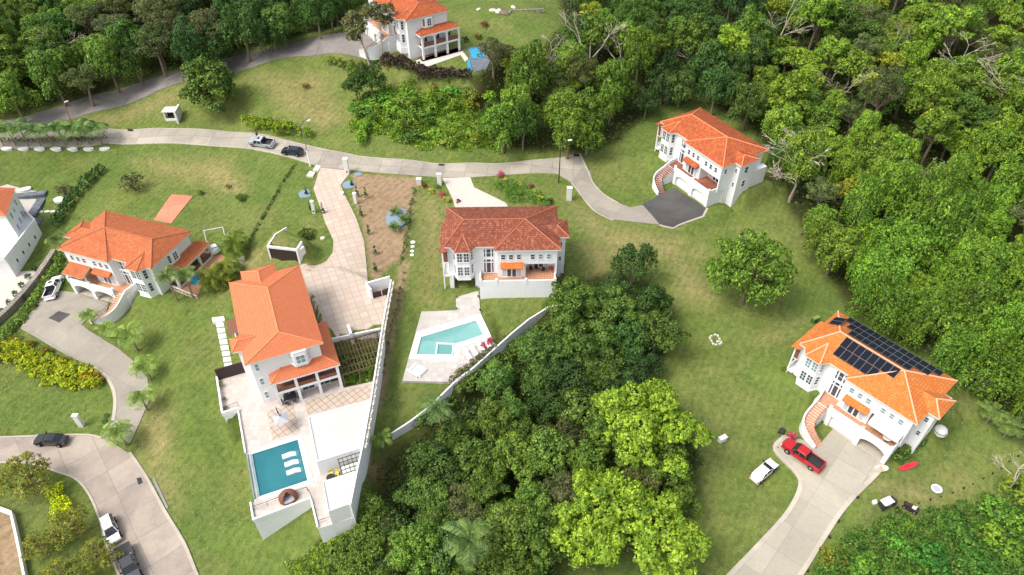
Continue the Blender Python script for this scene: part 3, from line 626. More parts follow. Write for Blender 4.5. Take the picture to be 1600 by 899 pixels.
    for z, hh in ((7.35, 1.75), (4.55, 1.75)):
        g2 = 'teal_glass' if (key == 'E' and z > 6) else gl
        window(H, mir, -5.48, .2, z, .82, hh, 0, 2, 3, g2); window(H, mir, -4.42, .2, z, .82, hh, 0, 2, 3, g2)
        window(H, mir, -6.3, .825, z, .62, hh, -R(64.4), 1, 3, g2); window(H, mir, -3.6, .825, z, .62, hh, R(64.4), 1, 3, g2)
    for x, ww in ((-1.55, .30), (-.92, .7), (-.28, .30)):
        window(H, mir, x, 1.45, 7.3, ww, 1.6, 0, 1, 2, gl); window(H, mir, x, 1.45, 5.7, ww, .55, 0, 1, 1, gl); window(H, mir, x, 1.45, 4.2, ww, 2.1, 0, 1, 1, gl, 'entry_door' if ww > .5 else 'window')
    for y in (1.6, 9.6): window(H, mir, 10.0, y, 7.2, .7, .95, R(90), gl=gl)
    if bump:
        for z in (7.1, 4.1): window(H, mir, 11.5, 5.4, z, .85, 1.3, R(90), 1, 2, gl); window(H, mir, 10.75, 3.6, z, .5, .8, 0, 1, 2, gl)
    for x in (-5.5, -2.5, 1.5, 4.5, 8): window(H, mir, x, 11.0, 7.0, .9, 1.1, R(180), 1, 2, gl); window(H, mir, x, 11.0, 4.2, .9, 1.1, R(180), 1, 2, gl)
    if lside:          # lower side roof on the bay end
        sr = nb(); sr.face([(-8.69, .2, E_ - .55), (-7.35, .2, E_ - .2), (-7.35, 8.15, E_ - .2), (-8.69, 8.15, E_ - .55)][::1]); sr.face([(-8.69, .2, E_ - .56), (-8.69, 8.15, E_ - .56), (-7.35, 8.15, E_ - .36), (-7.35, .2, E_ - .36)])
        sr.build('side_roof', tile, H)
        sw = nb(); sw.box(-8.35, -7.4, 1.0, 7.6, 5.7, E_ - .6); sw.box(-8.35, -8.15, 1.0, 1.25, -1.5 if not stair else 1, 5.7); sw.box(-8.35, -8.15, 7.3, 7.6, -1.5 if not stair else 1, 5.7)
        sw.box(-8.35, -7.4, 1.0, 7.6, 2.7, 2.95); sw.box(-8.35, -8.2, 1.25, 7.3, 2.95, 3.8); sw.build('side_wall', 'white_stucco', H)
        bp = nb(); bp.box(-8.1, -7.43, .99, 1.04, 5.9, 8.0); bp.build('shutter', 'brown_wall', H)
    if porch:          # tiled porch with columns on the bay end
        P = MB(mir); e = 5.55
        P.face([(-9.6, 13.0, e), (-9.6, 3.2, e), (-7.4, 4.6, e + .8), (-7.4, 11.6, e + .8)]); P.face([(-9.6, 3.2, e), (-7.4, 3.2, e + .02), (-7.4, 4.6, e + .8)]); P.face([(-7.4, 13.0, e + .02), (-9.6, 13.0, e), (-7.4, 11.6, e + .8)])
        pr = P.build('porch_roof', tile, H); fa = MB(mir); fa.prism([(-9.6, 3.2), (-7.4, 3.2), (-7.4, 13.0), (-9.6, 13.0)], e - .3, e - .02); fa.build('eave', 'white_stucco', pr)
        co = MB(mir)
        for y in (3.6, 6.55, 9.5, 12.45): co.box(-9.45, -9.05, y, y + .4, -.5, e - .3)
        for y0, y1 in ((4.0, 6.55), (6.95, 9.5), (9.9, 12.45)):
            n = 10
            for k in range(n):
                a0 = y0 + (y1 - y0) * k / n; a1 = y0 + (y1 - y0) * (k + 1) / n; u = (k + .5) / n * 2 - 1
                co.box(-9.42, -9.08, a0, a1, e - .95 + .6 * math.sqrt(1 - u * u * .95), e - .3)
        co.box(-9.44, -7.4, 3.62, 12.82, 2.55, 2.9); co.box(-9.43, -9.07, 3.6, 3.9, 2.9, 3.1)
        co.build('porch_columns', 'white_stucco', H)
        bf = MB(mir); bf.box(-9.30, -9.18, 4.0, 12.45, 2.9, 3.75); bf.box(-9.0, -7.4, 3.7, 12.8, 2.9, 2.95); bf.box(-9.9, -7.4, 3.2, 13.2, -.4, .12); bf.build('balcony', 'brown_wall', H)
        bw = MB(mir); bw.prism([(-7.4, 4.9), (-7.95, 5.6), (-7.95, 7.2), (-7.4, 7.9)], 6.3, 8.6); bw.build('side_bay', 'white_stucco', H)
        window(H, mir, -7.95, 6.4, 7.45, .95, 1.5, -R(90), 2, 3, gl); window(H, mir, -7.68, 5.25, 7.45, .5, 1.5, -R(52), 1, 3, gl)
        for y in (5.2, 8.2, 11): window(H, mir, -7.4, y - .2 if y > 11 else y, 4.15, 1.3, 2.1, -R(90), 2, 1, gl, 'balcony_door')
    if awning:
        c = nb(); c.face([(5.4, -.9, 5.0), (9.75, -.9, 5.0), (9.75, .48, 5.6), (5.4, .48, 5.6)]); c.face([(5.4, -.9, 4.97), (5.4, .48, 5.57), (9.75, .48, 5.57), (9.75, -.9, 4.97)]); c.box(5.4, 9.75, -.93, -.9, 4.75, 5.0)
        c.build('canvas_awning', 'cream_canvas', H)
    if canopy:
        c = nb(); c.face([(5.3, -1.9, 5.25), (9.7, -1.9, 5.25), (9.7, .5, 6.0), (5.3, .5, 6.0)]); c.build('canopy_roof', tile, H)
        c = nb(); c.prism([(5.33, -1.85), (9.67, -1.85), (9.67, .49), (5.33, .49)], lambda x, y: 5.09 + (y + 1.85) * .313, lambda x, y: 5.24 + (y + 1.85) * .313)
        for x in (5.5, 9.5): c.box(x - .1, x + .1, -1.3, -1.1, 3.7, 5.2)
        c.build('canopy_frame', 'white_stucco', H)
    return H
villa('C', 'white villa with weathered red tile roof and blank white terrace wall in the centre', 'tile_weathered', 'ridge_dark', stair=False, lside=True)
hD = villa('D', 'white villa with moss stained orange roof and two closed garage doors beside the woods', 'tile_mossy', 'ridge_orange', terr='stained_terracotta', doors=(1, 1))
hE = villa('E', 'white villa with bright orange roof covered in black solar panels', 'tile_bright', 'ridge_pale', doors=(1, 0), awning=True)
villa('A', 'white villa with mottled orange roof, tiled carport canopy and red slab path behind it', 'tile_orange', 'ridge_dark', doors=(0, 0), porch=True, lside=False, canopy=True)
villa('H', 'white villa with arched porch columns standing on the bank above the upper road', 'tile_mossy', 'ridge_dark', doors=(1, 1), porch=True, lside=False)
# solar panels: parts of the villa with the bright roof
fz = (RG - EV)
def roof_pt(face, u, v):      # u along x, v = distance up in plan
    if face == 'back': y = 11.54 - v; return (u, y, EV + v * fz / 5.61)
    if face == 'front': y = 1.0 + v; return (u, y, EV + v * fz / 4.93)
    x = -7.95 + v; return (x, u, EV + v * fz / 3.13)
def solar(face, u, v, du=1.0, dv=1.62):
    c = [roof_pt(face, u, v), roof_pt(face, u + du, v), roof_pt(face, u + du, v + dv), roof_pt(face, u, v + dv)]
    if face != 'front': c = c[::-1]
    if face == 'left': c = [roof_pt(face, u, v), roof_pt(face, u, v + dv), roof_pt(face, u + du, v + dv), roof_pt(face, u + du, v)]
    n = (Vector(c[1]) - Vector(c[0])).cross(Vector(c[2]) - Vector(c[1])).normalized()
    if n.z < 0: c = c[::-1]; n = -n
    mb = MB(); top = [Vector(p) + n * .16 for p in c]; bot = [Vector(p) + n * .11 for p in c]
    mb.face(top); mb.face(bot[::-1])
    for i in range(4): mb.face([bot[i], bot[(i + 1) % 4], top[(i + 1) % 4], top[i]])
    o = mb.build('solar_panel', 'panel_black', hE)
    fr = MB()
    for i in range(4): fr.tube(top[i], top[(i + 1) % 4], .014, n=4)
    fr.build('panel_frame', 'grey_metal', o)
for k in range(14): solar('back', -5.9 + k * 1.04, .15)
for k in range(12): solar('back', -4.9 + k * 1.04, 1.83)
for k in range(9): solar('back', -3.9 + k * 1.04, 3.51)
for k in range(8): solar('front', -3.6 + k * 1.04, 3.05)
for k in range(6): solar('front', -3.5 + k * 1.04, 1.35)
for k in range(2): solar('left', 7.4 + k * 1.04, .75)

# ---------------------------------------------------------------- the large modern villa and its terraces
X, Y, gz, ga, _ = HF['G']
V_ = thing('modern_villa', 'large white villa with smooth salmon orange roof above the long pool terrace', 'house', (X, Y, gz), ga)
e, rt = 8.9, 10.25; Wd, Ln = 10.47, 17.52
r1, r2 = (5.23, 12.6, rt), (5.23, 3.0, rt)
r = MB(); c0, c1, c2, c3 = (0, 0, e), (Wd, 0, e), (Wd, Ln, e), (0, Ln, e)
r.face([c0, c1, r2]); r.face([c1, c2, r1, r2]); r.face([c2, c3, r1]); r.face([c3, c0, r2, r1])
q = [(1.9, Ln - .6, e + .04), (1.9, 19.3, e + .03), (7.0, 19.3, e + .03), (7.0, Ln - .6, e + .04)]; t1, t0 = (4.45, 17.6, e + .72), (4.45, 14.5, e + .72)
r.face([q[0], q[1], t1, t0][::-1]); r.face([q[1], q[2], t1][::-1]); r.face([q[2], q[3], t0, t1][::-1])
q2 = [(.5, 2.6, e + .04), (-1.3, 2.9, e + .03), (-1.3, 5.6, e + .03), (.5, 5.9, e + .04)]; u1, u0 = (-.2, 4.25, e + .62), (2.6, 4.25, e + .62)
r.face([q2[0], q2[1], u1, u0][::-1]); r.face([q2[1], q2[2], u1][::-1]); r.face([q2[2], q2[3], u0, u1][::-1])
rf = r.build('roof', 'tile_salmon', V_)
caps([(r1, r2), (r2, c0), (r2, c1), (r1, c2), (r1, c3), (t1, q[1]), (t1, q[2]), (t0, t1), (u1, q2[1]), (u1, q2[2]), (u0, u1)], 'ridge_orange', rf, False, .09)
f = MB(); fascia(f, [p[:2] for p in (c0, c1, c2, c3)], e); fascia(f, [p[:2] for p in q], e + .02); fascia(f, [p[:2] for p in q2], e + .02); f.build('eave', 'fascia', rf)
wl = MB(); wl.box(.6, 9.9, .6, 17.0, -.8, e - .15); wl.box(2.3, 6.6, 17.0, 18.8, -.8, e - .1); wl.prism([(.6, 2.9), (-.6, 3.3), (-.6, 5.3), (.6, 5.7)], -.8, e - .1)
wl.prism([(5.6, .6), (6.2, -.25), (7.9, -.25), (8.5, .6)], 5.95, e - .15); wl.build('wall', 'white_stucco', V_)
p = MB(); pe = 5.1
A0, A1, A2, A3 = (2.4, -1.2, pe), (11.9, -1.2, pe), (11.9, 8.0, pe), (9.9, 8.0, pe + .02)
B0, B1, B2 = (4.2, .6, pe + .85), (9.9, .6, pe + .85), (9.9, 6.6, pe + .85)
p.face([A0, A1, B1, B0]); p.face([A1, A2, B2, B1]); p.face([A2, A3, B2]); p.face([(2.4, .6, pe + .02), A0, B0]); pr = p.build('porch_roof', 'tile_salmon', V_)
caps([(B1, A1), (B0, A0)], 'ridge_orange', pr, False, .08)
f = MB(); f.prism([(2.4, -1.2), (11.9, -1.2), (11.9, 8.0), (9.9, 8.0), (9.9, .6), (2.4, .6)], pe - .28, pe - .012); f.build('eave', 'white_stucco', pr)
p = MB()
for x in (2.75, 5.6, 8.5, 11.4): p.box(x - .2, x + .2, -1.0, -.6, -.1, pe - .28)
for y in (3.0, 6.0): p.box(11.3, 11.6, y, y + .35, -.1, pe - .28)
p.box(2.6, 11.6, -1.02, .6, 2.45, 2.8); p.box(9.9, 11.62, .6, 7.8, 2.45, 2.8)
p.build('porch_columns', 'white_stucco', V_)
p = MB(); p.box(2.95, 11.2, -.86, -.8, 2.8, 3.5); p.box(2.9, 11.2, -.8, .6, 2.8, 2.86); p.build('balcony', 'brown_wall', V_)
window(V_, 0, 7.05, -.25, 7.3, 1.2, 1.5, 0, 2, 2, 'teal_glass'); window(V_, 0, 5.9, .17, 7.3, .6, 1.5, -R(55), 1, 2, 'pale_glass'); window(V_, 0, 8.2, .17, 7.3, .6, 1.5, R(55), 1, 2, 'pale_glass')
for x in (4.2, 7.0, 9.2): window(V_, 0, x, .6, 3.95, 1.5, 2.1, 0, 2, 1, 'dark_glass', 'balcony_door'); window(V_, 0, x, .6, 1.2, 1.7, 2.2, 0, 2, 1, 'dark_glass', 'patio_door')
for z in (1.4, 4.3, 7.2): window(V_, 0, 1.3, .6, z, .5, 1.3, 0, 1, 2, 'teal_glass')
for y in (7.6, 10.5, 13.4): window(V_, 0, .6, y, 7.0, 1.2, 1.3, -R(90), 2, 2, 'dark_glass'); window(V_, 0, 9.9, y, 7.0, 1.2, 1.3, R(90), 2, 2, 'dark_glass')
p = MB(); p.box(-.7, .6, 7.0, 9.6, 5.9, 6.1); p.box(-.75, -.6, 7.0, 9.6, 6.1, 6.9); p.box(-.7, .6, 6.9, 7.05, 6.1, 6.9); p.box(-.7, .6, 9.55, 9.7, 6.1, 6.9); p.build('side_balcony', 'white_stucco', V_)
p = MB(); p.face([(-1.3, 6.8, 8.5), (.6, 6.8, 8.75), (.6, 9.9, 8.75), (-1.3, 9.9, 8.5)]); p.prism([(-.9, 9.9), (.6, 9.9), (.6, 13.6), (-.9, 13.6)], 5.3, 5.4); p.build('side_canopy', 'brown_wall', V_)
def local(name, label, cat, kids=(), group=None, at=(0, 0, 0), rz=0):
    x, y = L2W('G', at[0], at[1]); return thing(name, label, cat, (x, y, gz + at[2]), ga + rz, group)
# terraces: one retained slab with a hole for the pool
D_ = local('pool_terrace', 'white retained terrace of pale tiles around the long turquoise pool', 'terrace')
deck = [(-5.0, 7.3), (-5.0, .5), (-2.9, .9), (-2.9, -7.2), (-2.9, -15.0), (-3.35, -15.0), (-3.35, -17.6), (3.75, -17.3), (3.75, -21.7), (5.4, -21.6), (5.9, -17.3), (10.0, -17.3), (11.3, -14.7), (14.6, -7.4), (15.6, -4.8), (16.6, -2.0), (2.0, -1.3), (2.0, .6), (.6, .6), (.6, 7.3)]
deck = [(-5.0, 7.3), (-5.0, .5), (-2.9, .9), (-2.9, -15.0), (-3.35, -15.0), (-3.35, -17.6), (3.75, -17.3), (3.75, -21.7), (8.0, -21.9), (10.0, -17.4), (11.3, -14.5), (14.4, -7.4), (16.4, -1.6), (11.7, -1.1), (11.7, .7), (.55, .7), (.55, 7.3)]
hole = [(-2.15, -7.6), (3.85, -7.6), (3.85, -14.45), (-2.15, -14.45)]
v, fs = tri(deck, [hole]); mb = MB()
for q in fs: mb.face([(v[i][0], v[i][1], 0.0) for i in q][::(1 if sum(v[q[i]][0] * v[q[(i + 1) % 3]][1] - v[q[(i + 1) % 3]][0] * v[q[i]][1] for i in range(3)) > 0 else -1)])
mb.build('deck', 'villa_deck', D_)
mb = MB(); mb.prism(deck, -6.5, -.02, cap=False); mb.build('retaining_wall', 'white_stucco', D_)
mb = MB()
for i in range(4): a, b = hole[i], hole[(i + 1) % 4]; mb.face([(*a, 0), (*b, 0), (*b, -1.7), (*a, -1.7)])
mb.face([(*p_, -1.7) for p_ in hole][::-1]); mb.box(1.5, 3.84, -13.7, -8.7, -1.7, -.32); mb.build('pool_basin', 'pool_tile', D_)
mb = MB(); mb.face([(*p_, -.13) for p_ in hole][::-1]); mb.build('water', 'deep_water', D_)
mb = MB(); hx = [(-2.85, -6.9), (4.55, -6.9), (4.55, -15.0), (-2.85, -15.0)]
mb.box(-2.14, 4.5, -7.6, -6.95, .0, .07); mb.box(3.85, 4.5, -14.45, -7.6, .0, .07); mb.box(-2.14, 4.5, -15.1, -14.45, .0, .07); mb.build('pool_coping', 'white_coping', D_)
mb = MB(); mb.box(-2.45, -2.15, -14.45, -7.6, -.02, .02); mb.box(-2.9, -2.75, -14.6, -7.4, -.02, .25); mb.build('overflow_edge', 'teal_glass', D_)
def rail(mb, pts, h=.95, z=0):
    for a, b in zip(pts, pts[1:]):
        n = max(1, int(math.dist(a, b) / 1.6)); mb.tube((*a, z + h), (*b, z + h), .035, n=5); mb.tube((*a, z + h * .5), (*b, z + h * .5), .015, n=4)
        for k in range(n + 1): t = k / n; x, y = a[0] + (b[0] - a[0]) * t, a[1] + (b[1] - a[1]) * t; mb.tube((x, y, z), (x, y, z + h), .03, n=5)
for q in ([(-3.1, -16.2), (3.6, -16.0), (3.9, -17.0), (4.0, -21.2), (5.5, -21.2)], [(-4.7, 1.0), (-2.8, 1.3)]): mb = MB(); rail(mb, q); mb.build('railing', 'dark_metal', D_)
for q, h in (([(-5.1, .4), (-4.85, .4), (-4.85, 7.4), (-5.1, 7.4)], .8), ([(-5.1, .3), (-2.9, .3), (-2.9, .55), (-5.1, .55)], .75), ([(-3.05, -7.2), (-2.85, -7.2), (-2.85, .3), (-3.05, .3)], .35), ([(-3.45, -17.7), (-3.25, -17.7), (-3.25, -15), (-3.45, -15)], .4), ([(-3.35, -17.75), (3.75, -17.45), (3.75, -17.25), (-3.35, -17.5)], .5), ([(3.65, -21.6), (3.85, -21.6), (3.85, -17.5), (3.65, -17.5)], .35)): mb = MB(); mb.prism(q, -.02, h); mb.build('parapet', 'white_stucco', D_)
mb = MB(); mb.box(-4.9, -.4, 7.3, 7.5, -.5, 2.2); mb.build('screen', 'dark_wood', D_)
mb = MB(); mb.box(.7, 4.3, -6.3, -1.1, .0, .03); mb.prism([(5.9, -3.9), (15.0, -4.5), (15.8, -2.0), (5.9, -1.3)], 0, .03); mb.build('paving_grid', 'grid_pavers', D_)
# pool rooms with flat white roofs
def block(label, poly, zt_, zb):
    o = local('pool_house', label, 'outbuilding'); m_ = MB(); m_.prism(poly, zb, zt_ - .02); m_.build('wall', 'white_stucco', o)
    cx, cy = sum(a for a, b in poly) / len(poly), sum(b for a, b in poly) / len(poly); inn = [(cx + (a - cx) * .95, cy + (b - cy) * .95) for a, b in poly]
    v, fs = tri(poly, [inn]); m_ = MB(); m_.prism(poly, zt_ - .02, zt_ + .22, cap=False); m_.prism(inn[::-1], zt_ + .03, zt_ + .22, cap=False)
    for q in fs: m_.face([(v[i][0], v[i][1], zt_ + .22) for i in q])
    m_.build('parapet', 'white_coping', o); m_ = MB(); m_.prism(inn, zt_ - .02, zt_ + .06); m_.build('flat_roof', 'white_roof', o); return o
block('larger flat white roofed pool house between the pool terrace and the boundary wall', [(5.9, -6.8), (14.3, -7.2), (11.3, -14.4), (5.6, -14.3)], 2.8, -.02)
block('smaller flat white roofed block at the lowest end of the pool terrace', [(5.7, -17.4), (9.85, -17.5), (8.0, -21.75), (5.5, -21.8)], 2.8, -6.0)
# pergolas
o = local('pergola', 'brown beam pergola over the sunken garden beside the salmon roofed villa', 'pergola')
mb = MB()
for k in range(15):
    x = 12.0 + k * .5; yt = 5.6; yb = -1.0 if x < 16.2 else -1.0 + (x - 16.2) * 2.2
    if yb < yt - .3: mb.box(x - .05, x + .05, yb, yt, 2.62, 2.76)
mb.build('rafter', 'brown_beam', o); mb = MB()
for k in range(6):
    y = -.9 + k * 1.28; x1 = 16.6 + (y + 1.0) * .40; mb.box(11.8, x1, y - .07, y + .07, 2.42, 2.6)
mb.build('beam', 'brown_beam', o); 
for x, y in ((11.9, -.8), (14.2, -.8), (16.6, -.8), (12.0, 5.4), (15.5, 5.4), (18.6, 5.4)): mb = MB(); mb.box(x - .09, x + .09, y - .09, y + .09, -1.0, 2.42); mb.build('post', 'brown_beam', o)
o = local('lattice_pergola', 'small black lattice pergola between the two flat white pool houses', 'pergola'); mb = MB()
for k in range(6): x = 8.2 + k * .55; mb.box(x - .035, x + .035, -17.2 + max(0, (x - 10) * 1.6), -14.6, 2.5, 2.6)
for k in range(5): y = -17.1 + k * .6; mb.box(8.1, 9.95 + k * .26, y - .035, y + .035, 2.6, 2.68)
mb.build('lattice', 'dark_metal', o); 
for x, y in ((8.2, -17.1), (8.2, -14.7)): mb = MB(); mb.box(x - .05, x + .05, y - .05, y + .05, 0, 2.5); mb.build('post', 'dark_metal', o)
mb = MB(); mb.prism([(8.3, -17.1), (9.8, -17.1), (10.9, -14.7), (8.3, -14.7)], 0.9, 1.0); mb.build('bar_top', 'white_coping', o)
# boundary wall between the villa and the next lot
o = local('boundary_wall', 'long white boundary wall beside the dirt track, stone coped, stepping down past the pool houses', 'wall')
bw_ = [(23.4, 14.1, 4.3), (19.6, 5.3, 3.9), (14.5, -7.4, 3.5), (11.5, -14.4, 3.2), (10.1, -17.4, 3.1), (8.1, -21.9, 3.0)]
mb = MB(); cp = MB()
for (x0, y0, h0), (x1, y1, h1) in zip(bw_, bw_[1:]):
    dx, dy = x1 - x0, y1 - y0; l = math.hypot(dx, dy); nx_, ny_ = -dy / l * .10, dx / l * .10
    Fz = lambda x, y: h0 + (h1 - h0) * (((x - x0) * dx + (y - y0) * dy) / l / l)
    mb.prism([(x0 - nx_, y0 - ny_), (x1 - nx_, y1 - ny_), (x1 + nx_, y1 + ny_), (x0 + nx_, y0 + ny_)], -3.5, Fz)
    n = int(l / .45)
    for k in range(n):
        if y0 < -12: break
        t = (k + .5) / n; x, y = x0 + dx * t, y0 + dy * t; cp.obox((x + nx_ * 3.0, y + ny_ * 3.0), math.atan2(dy, dx), .42, .3 + .12 * math.sin(k * 2.3), Fz(x, y) - .6, Fz(x, y) - .3 + .07 * math.sin(k * 1.7))
mb.build('wall', 'white_stucco', o); cp.build('stone_coping', 'pale_stone', o)
o = local('equipment_screen', 'white wall with two dark gates at the corner of the paved court', 'screen wall')
mb = MB(); mb.prism([(19.3, 14.3), (23.3, 14.4), (23.3, 14.15), (19.3, 14.0)], 2.0, 4.9); mb.prism([(19.3, 14.0), (19.55, 14.0), (19.9, 12.4), (19.6, 12.4)], 2.0, 4.9); mb.build('wall', 'white_stucco', o)
for x0, x1 in ((19.9, 21.3), (21.45, 22.5)): mb = MB(); mb.box(x0, x1, 12.55, 12.65, 2.6, 3.9); mb.build('gate', 'dark_wood', o)
# retaining wall under the court
mb = MB(); mb.prism([(11.8, 6.2), (19.2, 5.5), (19.2, 5.75), (11.8, 6.45)], -1, 2.95); mb.prism([(14.6, 5.6), (15.0, 5.6), (15.0, 7.6), (14.6, 7.6)], 1, 3.6)
o = local('court_wall', 'low white wall along the paved court above the pergola', 'wall'); mb.build('wall', 'white_stucco', o)
# buried utility garage
bx = [W(x, y, 8.4) for x, y in ((419, 386), (462, 391))]; gf_ = (bx[1][0] - bx[0][0], bx[1][1] - bx[0][1]); gan = math.atan2(gf_[1], gf_[0]); gl_ = math.hypot(*gf_)
o = thing('sunken_garage', 'white framed garage with dark door set into the grass bank above the salmon roof', 'garage', (bx[0][0], bx[0][1], 5.2), gan)
mb = MB(); mb.box(-.25, 0, -.05, 3.2, -1, 3.35); mb.box(0, gl_, -.05, .25, 2.95, 3.35); mb.box(gl_, gl_ + .3, -.05, 2.2, -1, 3.35); mb.prism([(gl_ + .3, .0), (gl_ + .9, 1.2), (gl_ + .9, 1.4), (gl_ + .3, 1.4)], -1, 3.0); mb.prism([(-.25, 3.2), (0, 3.2), (.9, 5.6), (.65, 5.6)], -1, lambda x, y: 3.35 - (y - 3.2) * .1); mb.build('wall', 'white_coping', o)
mb = MB(); mb.box(0, gl_, .1, .16, -1, 2.95); mb.build('door', 'dark_wood', o)
# neighbour house at the left edge
zN = -2.6; pN = lambda x, y, h: W(x, y, zN + h)
o = thing('neighbour_villa', 'white house cut off by the left edge beside grey stepped paving', 'house', (0, 0, 0))
E1, E2, E3 = pN(24, 294, 8.9), pN(10, 338, 8.9), pN(-60, 338, 8.9); E4 = pN(-60, 290, 8.9)
cxx = (E1[0] + E2[0] + E3[0] + E4[0]) / 4; cyy = (E1[1] + E2[1] + E3[1] + E4[1]) / 4
mb = MB(); apx = (cxx, cyy, zN + 10.6)
for a, b in ((E1, E4), (E4, E3), (E3, E2), (E2, E1)): mb.face([(*a, zN + 8.9), (*b, zN + 8.9), apx][::1])
mb.build('roof', 'tile_salmon', o)
ins = [(cxx + (a[0] - cxx) * .93, cyy + (a[1] - cyy) * .93) for a in (E4, E1, E2, E3)]
mb = MB(); mb.prism(ins, zN - 1, zN + 8.8); low_ = [pN(30, 322, 4.2), pN(55, 345, 4.2), pN(8, 405, 4.2), pN(-60, 405, 4.2), pN(-60, 340, 4.2)]
mb.prism(low_, zN - 1, zN + 3.6); mb.build('wall', 'white_stucco', o)
mb = MB()
for i in range(3): a, b = low_[i], low_[i + 1]; d_ = math.dist(a, b); mb.obox(((a[0] + b[0]) / 2, (a[1] + b[1]) / 2), math.atan2(b[1] - a[1], b[0] - a[0]), d_, .25, zN + 3.55, zN + 4.6)
mb.build('parapet', 'white_stucco', o)
for t in (.2, .4, .6, .8):
    a, b = low_[1], low_[2]; x, y = a[0] + (b[0] - a[0]) * t, a[1] + (b[1] - a[1]) * t
    window(o, 0, x, y, zN + 2.0, .5, .8, math.atan2(b[1] - a[1], b[0] - a[0]) + R(180), 1, 1, 'dark_glass')
aN = math.atan2(E2[1] - E1[1], E2[0] - E1[0])
for k, (px, py, hh) in enumerate(((20, 332, 6.6), (33, 351, 2.8), (24, 366, 2.8), (6, 385, 2.8), (42, 360, 2.2))):
    pass
for t in (.25, .5, .75):
    a, b = ins[1], ins[2]; x, y = a[0] + (b[0] - a[0]) * t, a[1] + (b[1] - a[1]) * t
    for z in (7.2, 4.6): window(o, 0, x, y, zN + z, .8, 1.2, math.atan2(b[1] - a[1], b[0] - a[0]) + (0 if True else 0), 1, 2, 'teal_glass')
o = thing('stepped_paving', 'dark grey slate steps running down beside the white house at the left edge', 'steps', (0, 0, 0))
for i, (a, b, c, d_) in enumerate([((22, 303), (75, 299), (71, 309), (20, 312)), ((60, 309), (72, 309), (56, 341), (45, 338))]):
    p_ = Gp([a, b, c, d_]); z = max(zt(*q) for q in p_) + .06; m_ = MB(); m_.prism(p_, z - 1, z); m_.build('slab', 'slate', o)
for k in range(13):
    t = k / 13; t2 = (k + .86) / 13; L_ = lambda s: (53 + (24 - 53) * s, 342 + (404 - 342) * s); R2 = lambda s: (67 + (38 - 67) * s, 342 + (404 - 342) * s)
    p_ = Gp([L_(t), R2(t), R2(t2), L_(t2)]); z = max(zt(*q) for q in p_) + .10; m_ = MB(); m_.prism(p_, z - .8, z); m_.build('step', 'slate', o)
# stone retaining wall below the neighbour
mb = MB(); pts = Gp([(88, 398), (60, 440), (30, 476), (0, 505), (-30, 530)]); ribbon_wall(mb, pts, .9, -2.0, 1.3)
tag(mb.build('stone_wall', 'stone_wall'), 'rough grey stone wall between the left edge drive and the parked white pickup', 'wall')
# pool lot of the red roofed villa
dz = 3.16
dk = [W(x, y, dz) for x, y in ((658.5, 487), (712.5, 485), (713, 447), (746, 447), (748, 461), (751, 490), (775, 541), (745, 572), (714, 597), (628.5, 595.5))]
hl = [W(x, y, dz) for x, y in CPOOL]
P_ = thing('pool_patio', 'pale stone patio with angular turquoise pool and square hot tub below the red roof', 'patio', (0, 0, 0))
v, fs = tri(dk, [hl]); mb = MB()
for q in fs:
    a = sum(v[q[i]][0] * v[q[(i + 1) % 3]][1] - v[q[(i + 1) % 3]][0] * v[q[i]][1] for i in range(3)); mb.face([(v[i][0], v[i][1], dz) for i in q][::(1 if a > 0 else -1)])
mb.prism(dk, dz - 2.5, dz, cap=False); mb.build('deck', 'pool_deck', P_)
mb = MB()
for i in range(len(hl)): a, b = hl[i], hl[(i + 1) % len(hl)]; mb.face([(*a, dz), (*b, dz), (*b, dz - 1.5), (*a, dz - 1.5)])
v, fs = tri(hl); [mb.face([(v[i][0], v[i][1], dz - 1.5) for i in q]) for q in fs]
for k, (u_, z_) in enumerate(((.9, -.3), (1.5, -.55), (2.1, -.8), (2.7, -1.05))):
    A_, B_, C_ = hl[1], hl[2], hl[0]; da = ((C_[0] - A_[0]), (C_[1] - A_[1])); l = math.hypot(*da); da = (da[0] / l, da[1] / l); db = ((B_[0] - A_[0]), (B_[1] - A_[1])); 
    mb.prism([(A_[0] + .01, A_[1]), (A_[0] + da[0] * u_, A_[1] + da[1] * u_), (A_[0] + da[0] * u_ * 1.1 + db[0] * .8, A_[1] + da[1] * u_ * 1.1 + db[1] * .8), (B_[0] + da[0] * u_ * .9, B_[1] + da[1] * u_ * .9), (B_[0], B_[1])], dz - 1.5, dz + z_)
sh = [W(x, y, dz - .4) for x, y in ((657, 534), (684, 533), (681, 558), (648, 558))]; mb.prism(sh, dz - 1.5, dz - .32); mb.build('pool_basin', 'pool_shell', P_)
v, fs = tri(hl); mb = MB(); [mb.face([(v[i][0], v[i][1], dz - .12) for i in q]) for q in fs]; mb.build('water', 'pool_water', P_)
ocp = [W(x, y, dz) for x, y in ((651, 519.5), (751, 490.5), (768, 527), (720, 543), (717, 565), (638, 561))]
v, fs = tri(ocp, [hl]); mb = MB()
mb.prism(ocp, dz, dz + .06, cap=False); mb.prism(hl[::-1], dz, dz + .06, cap=False)
for q in fs:
    a = sum(v[q[i]][0] * v[q[(i + 1) % 3]][1] - v[q[(i + 1) % 3]][0] * v[q[i]][1] for i in range(3)); mb.face([(v[i][0], v[i][1], dz + .06) for i in q][::(1 if a > 0 else -1)])
mb.build('pool_coping', 'white_coping', P_)
tb = [W(x, y, dz + .1) for x, y in ((682, 536), (710, 537), (708, 557), (680, 556))]; cx, cy = np.mean(tb, axis=0); ti = [(cx + (a - cx) * .82, cy + (b - cy) * .80) for a, b in tb]
v, fs = tri(tb, [ti]); mb = MB(); mb.prism(tb, dz - 1.4, dz + .2, cap=False); mb.prism(ti[::-1], dz - .6, dz + .2, cap=False); [mb.face([(v[i][0], v[i][1], dz + .2) for i in q]) for q in fs]
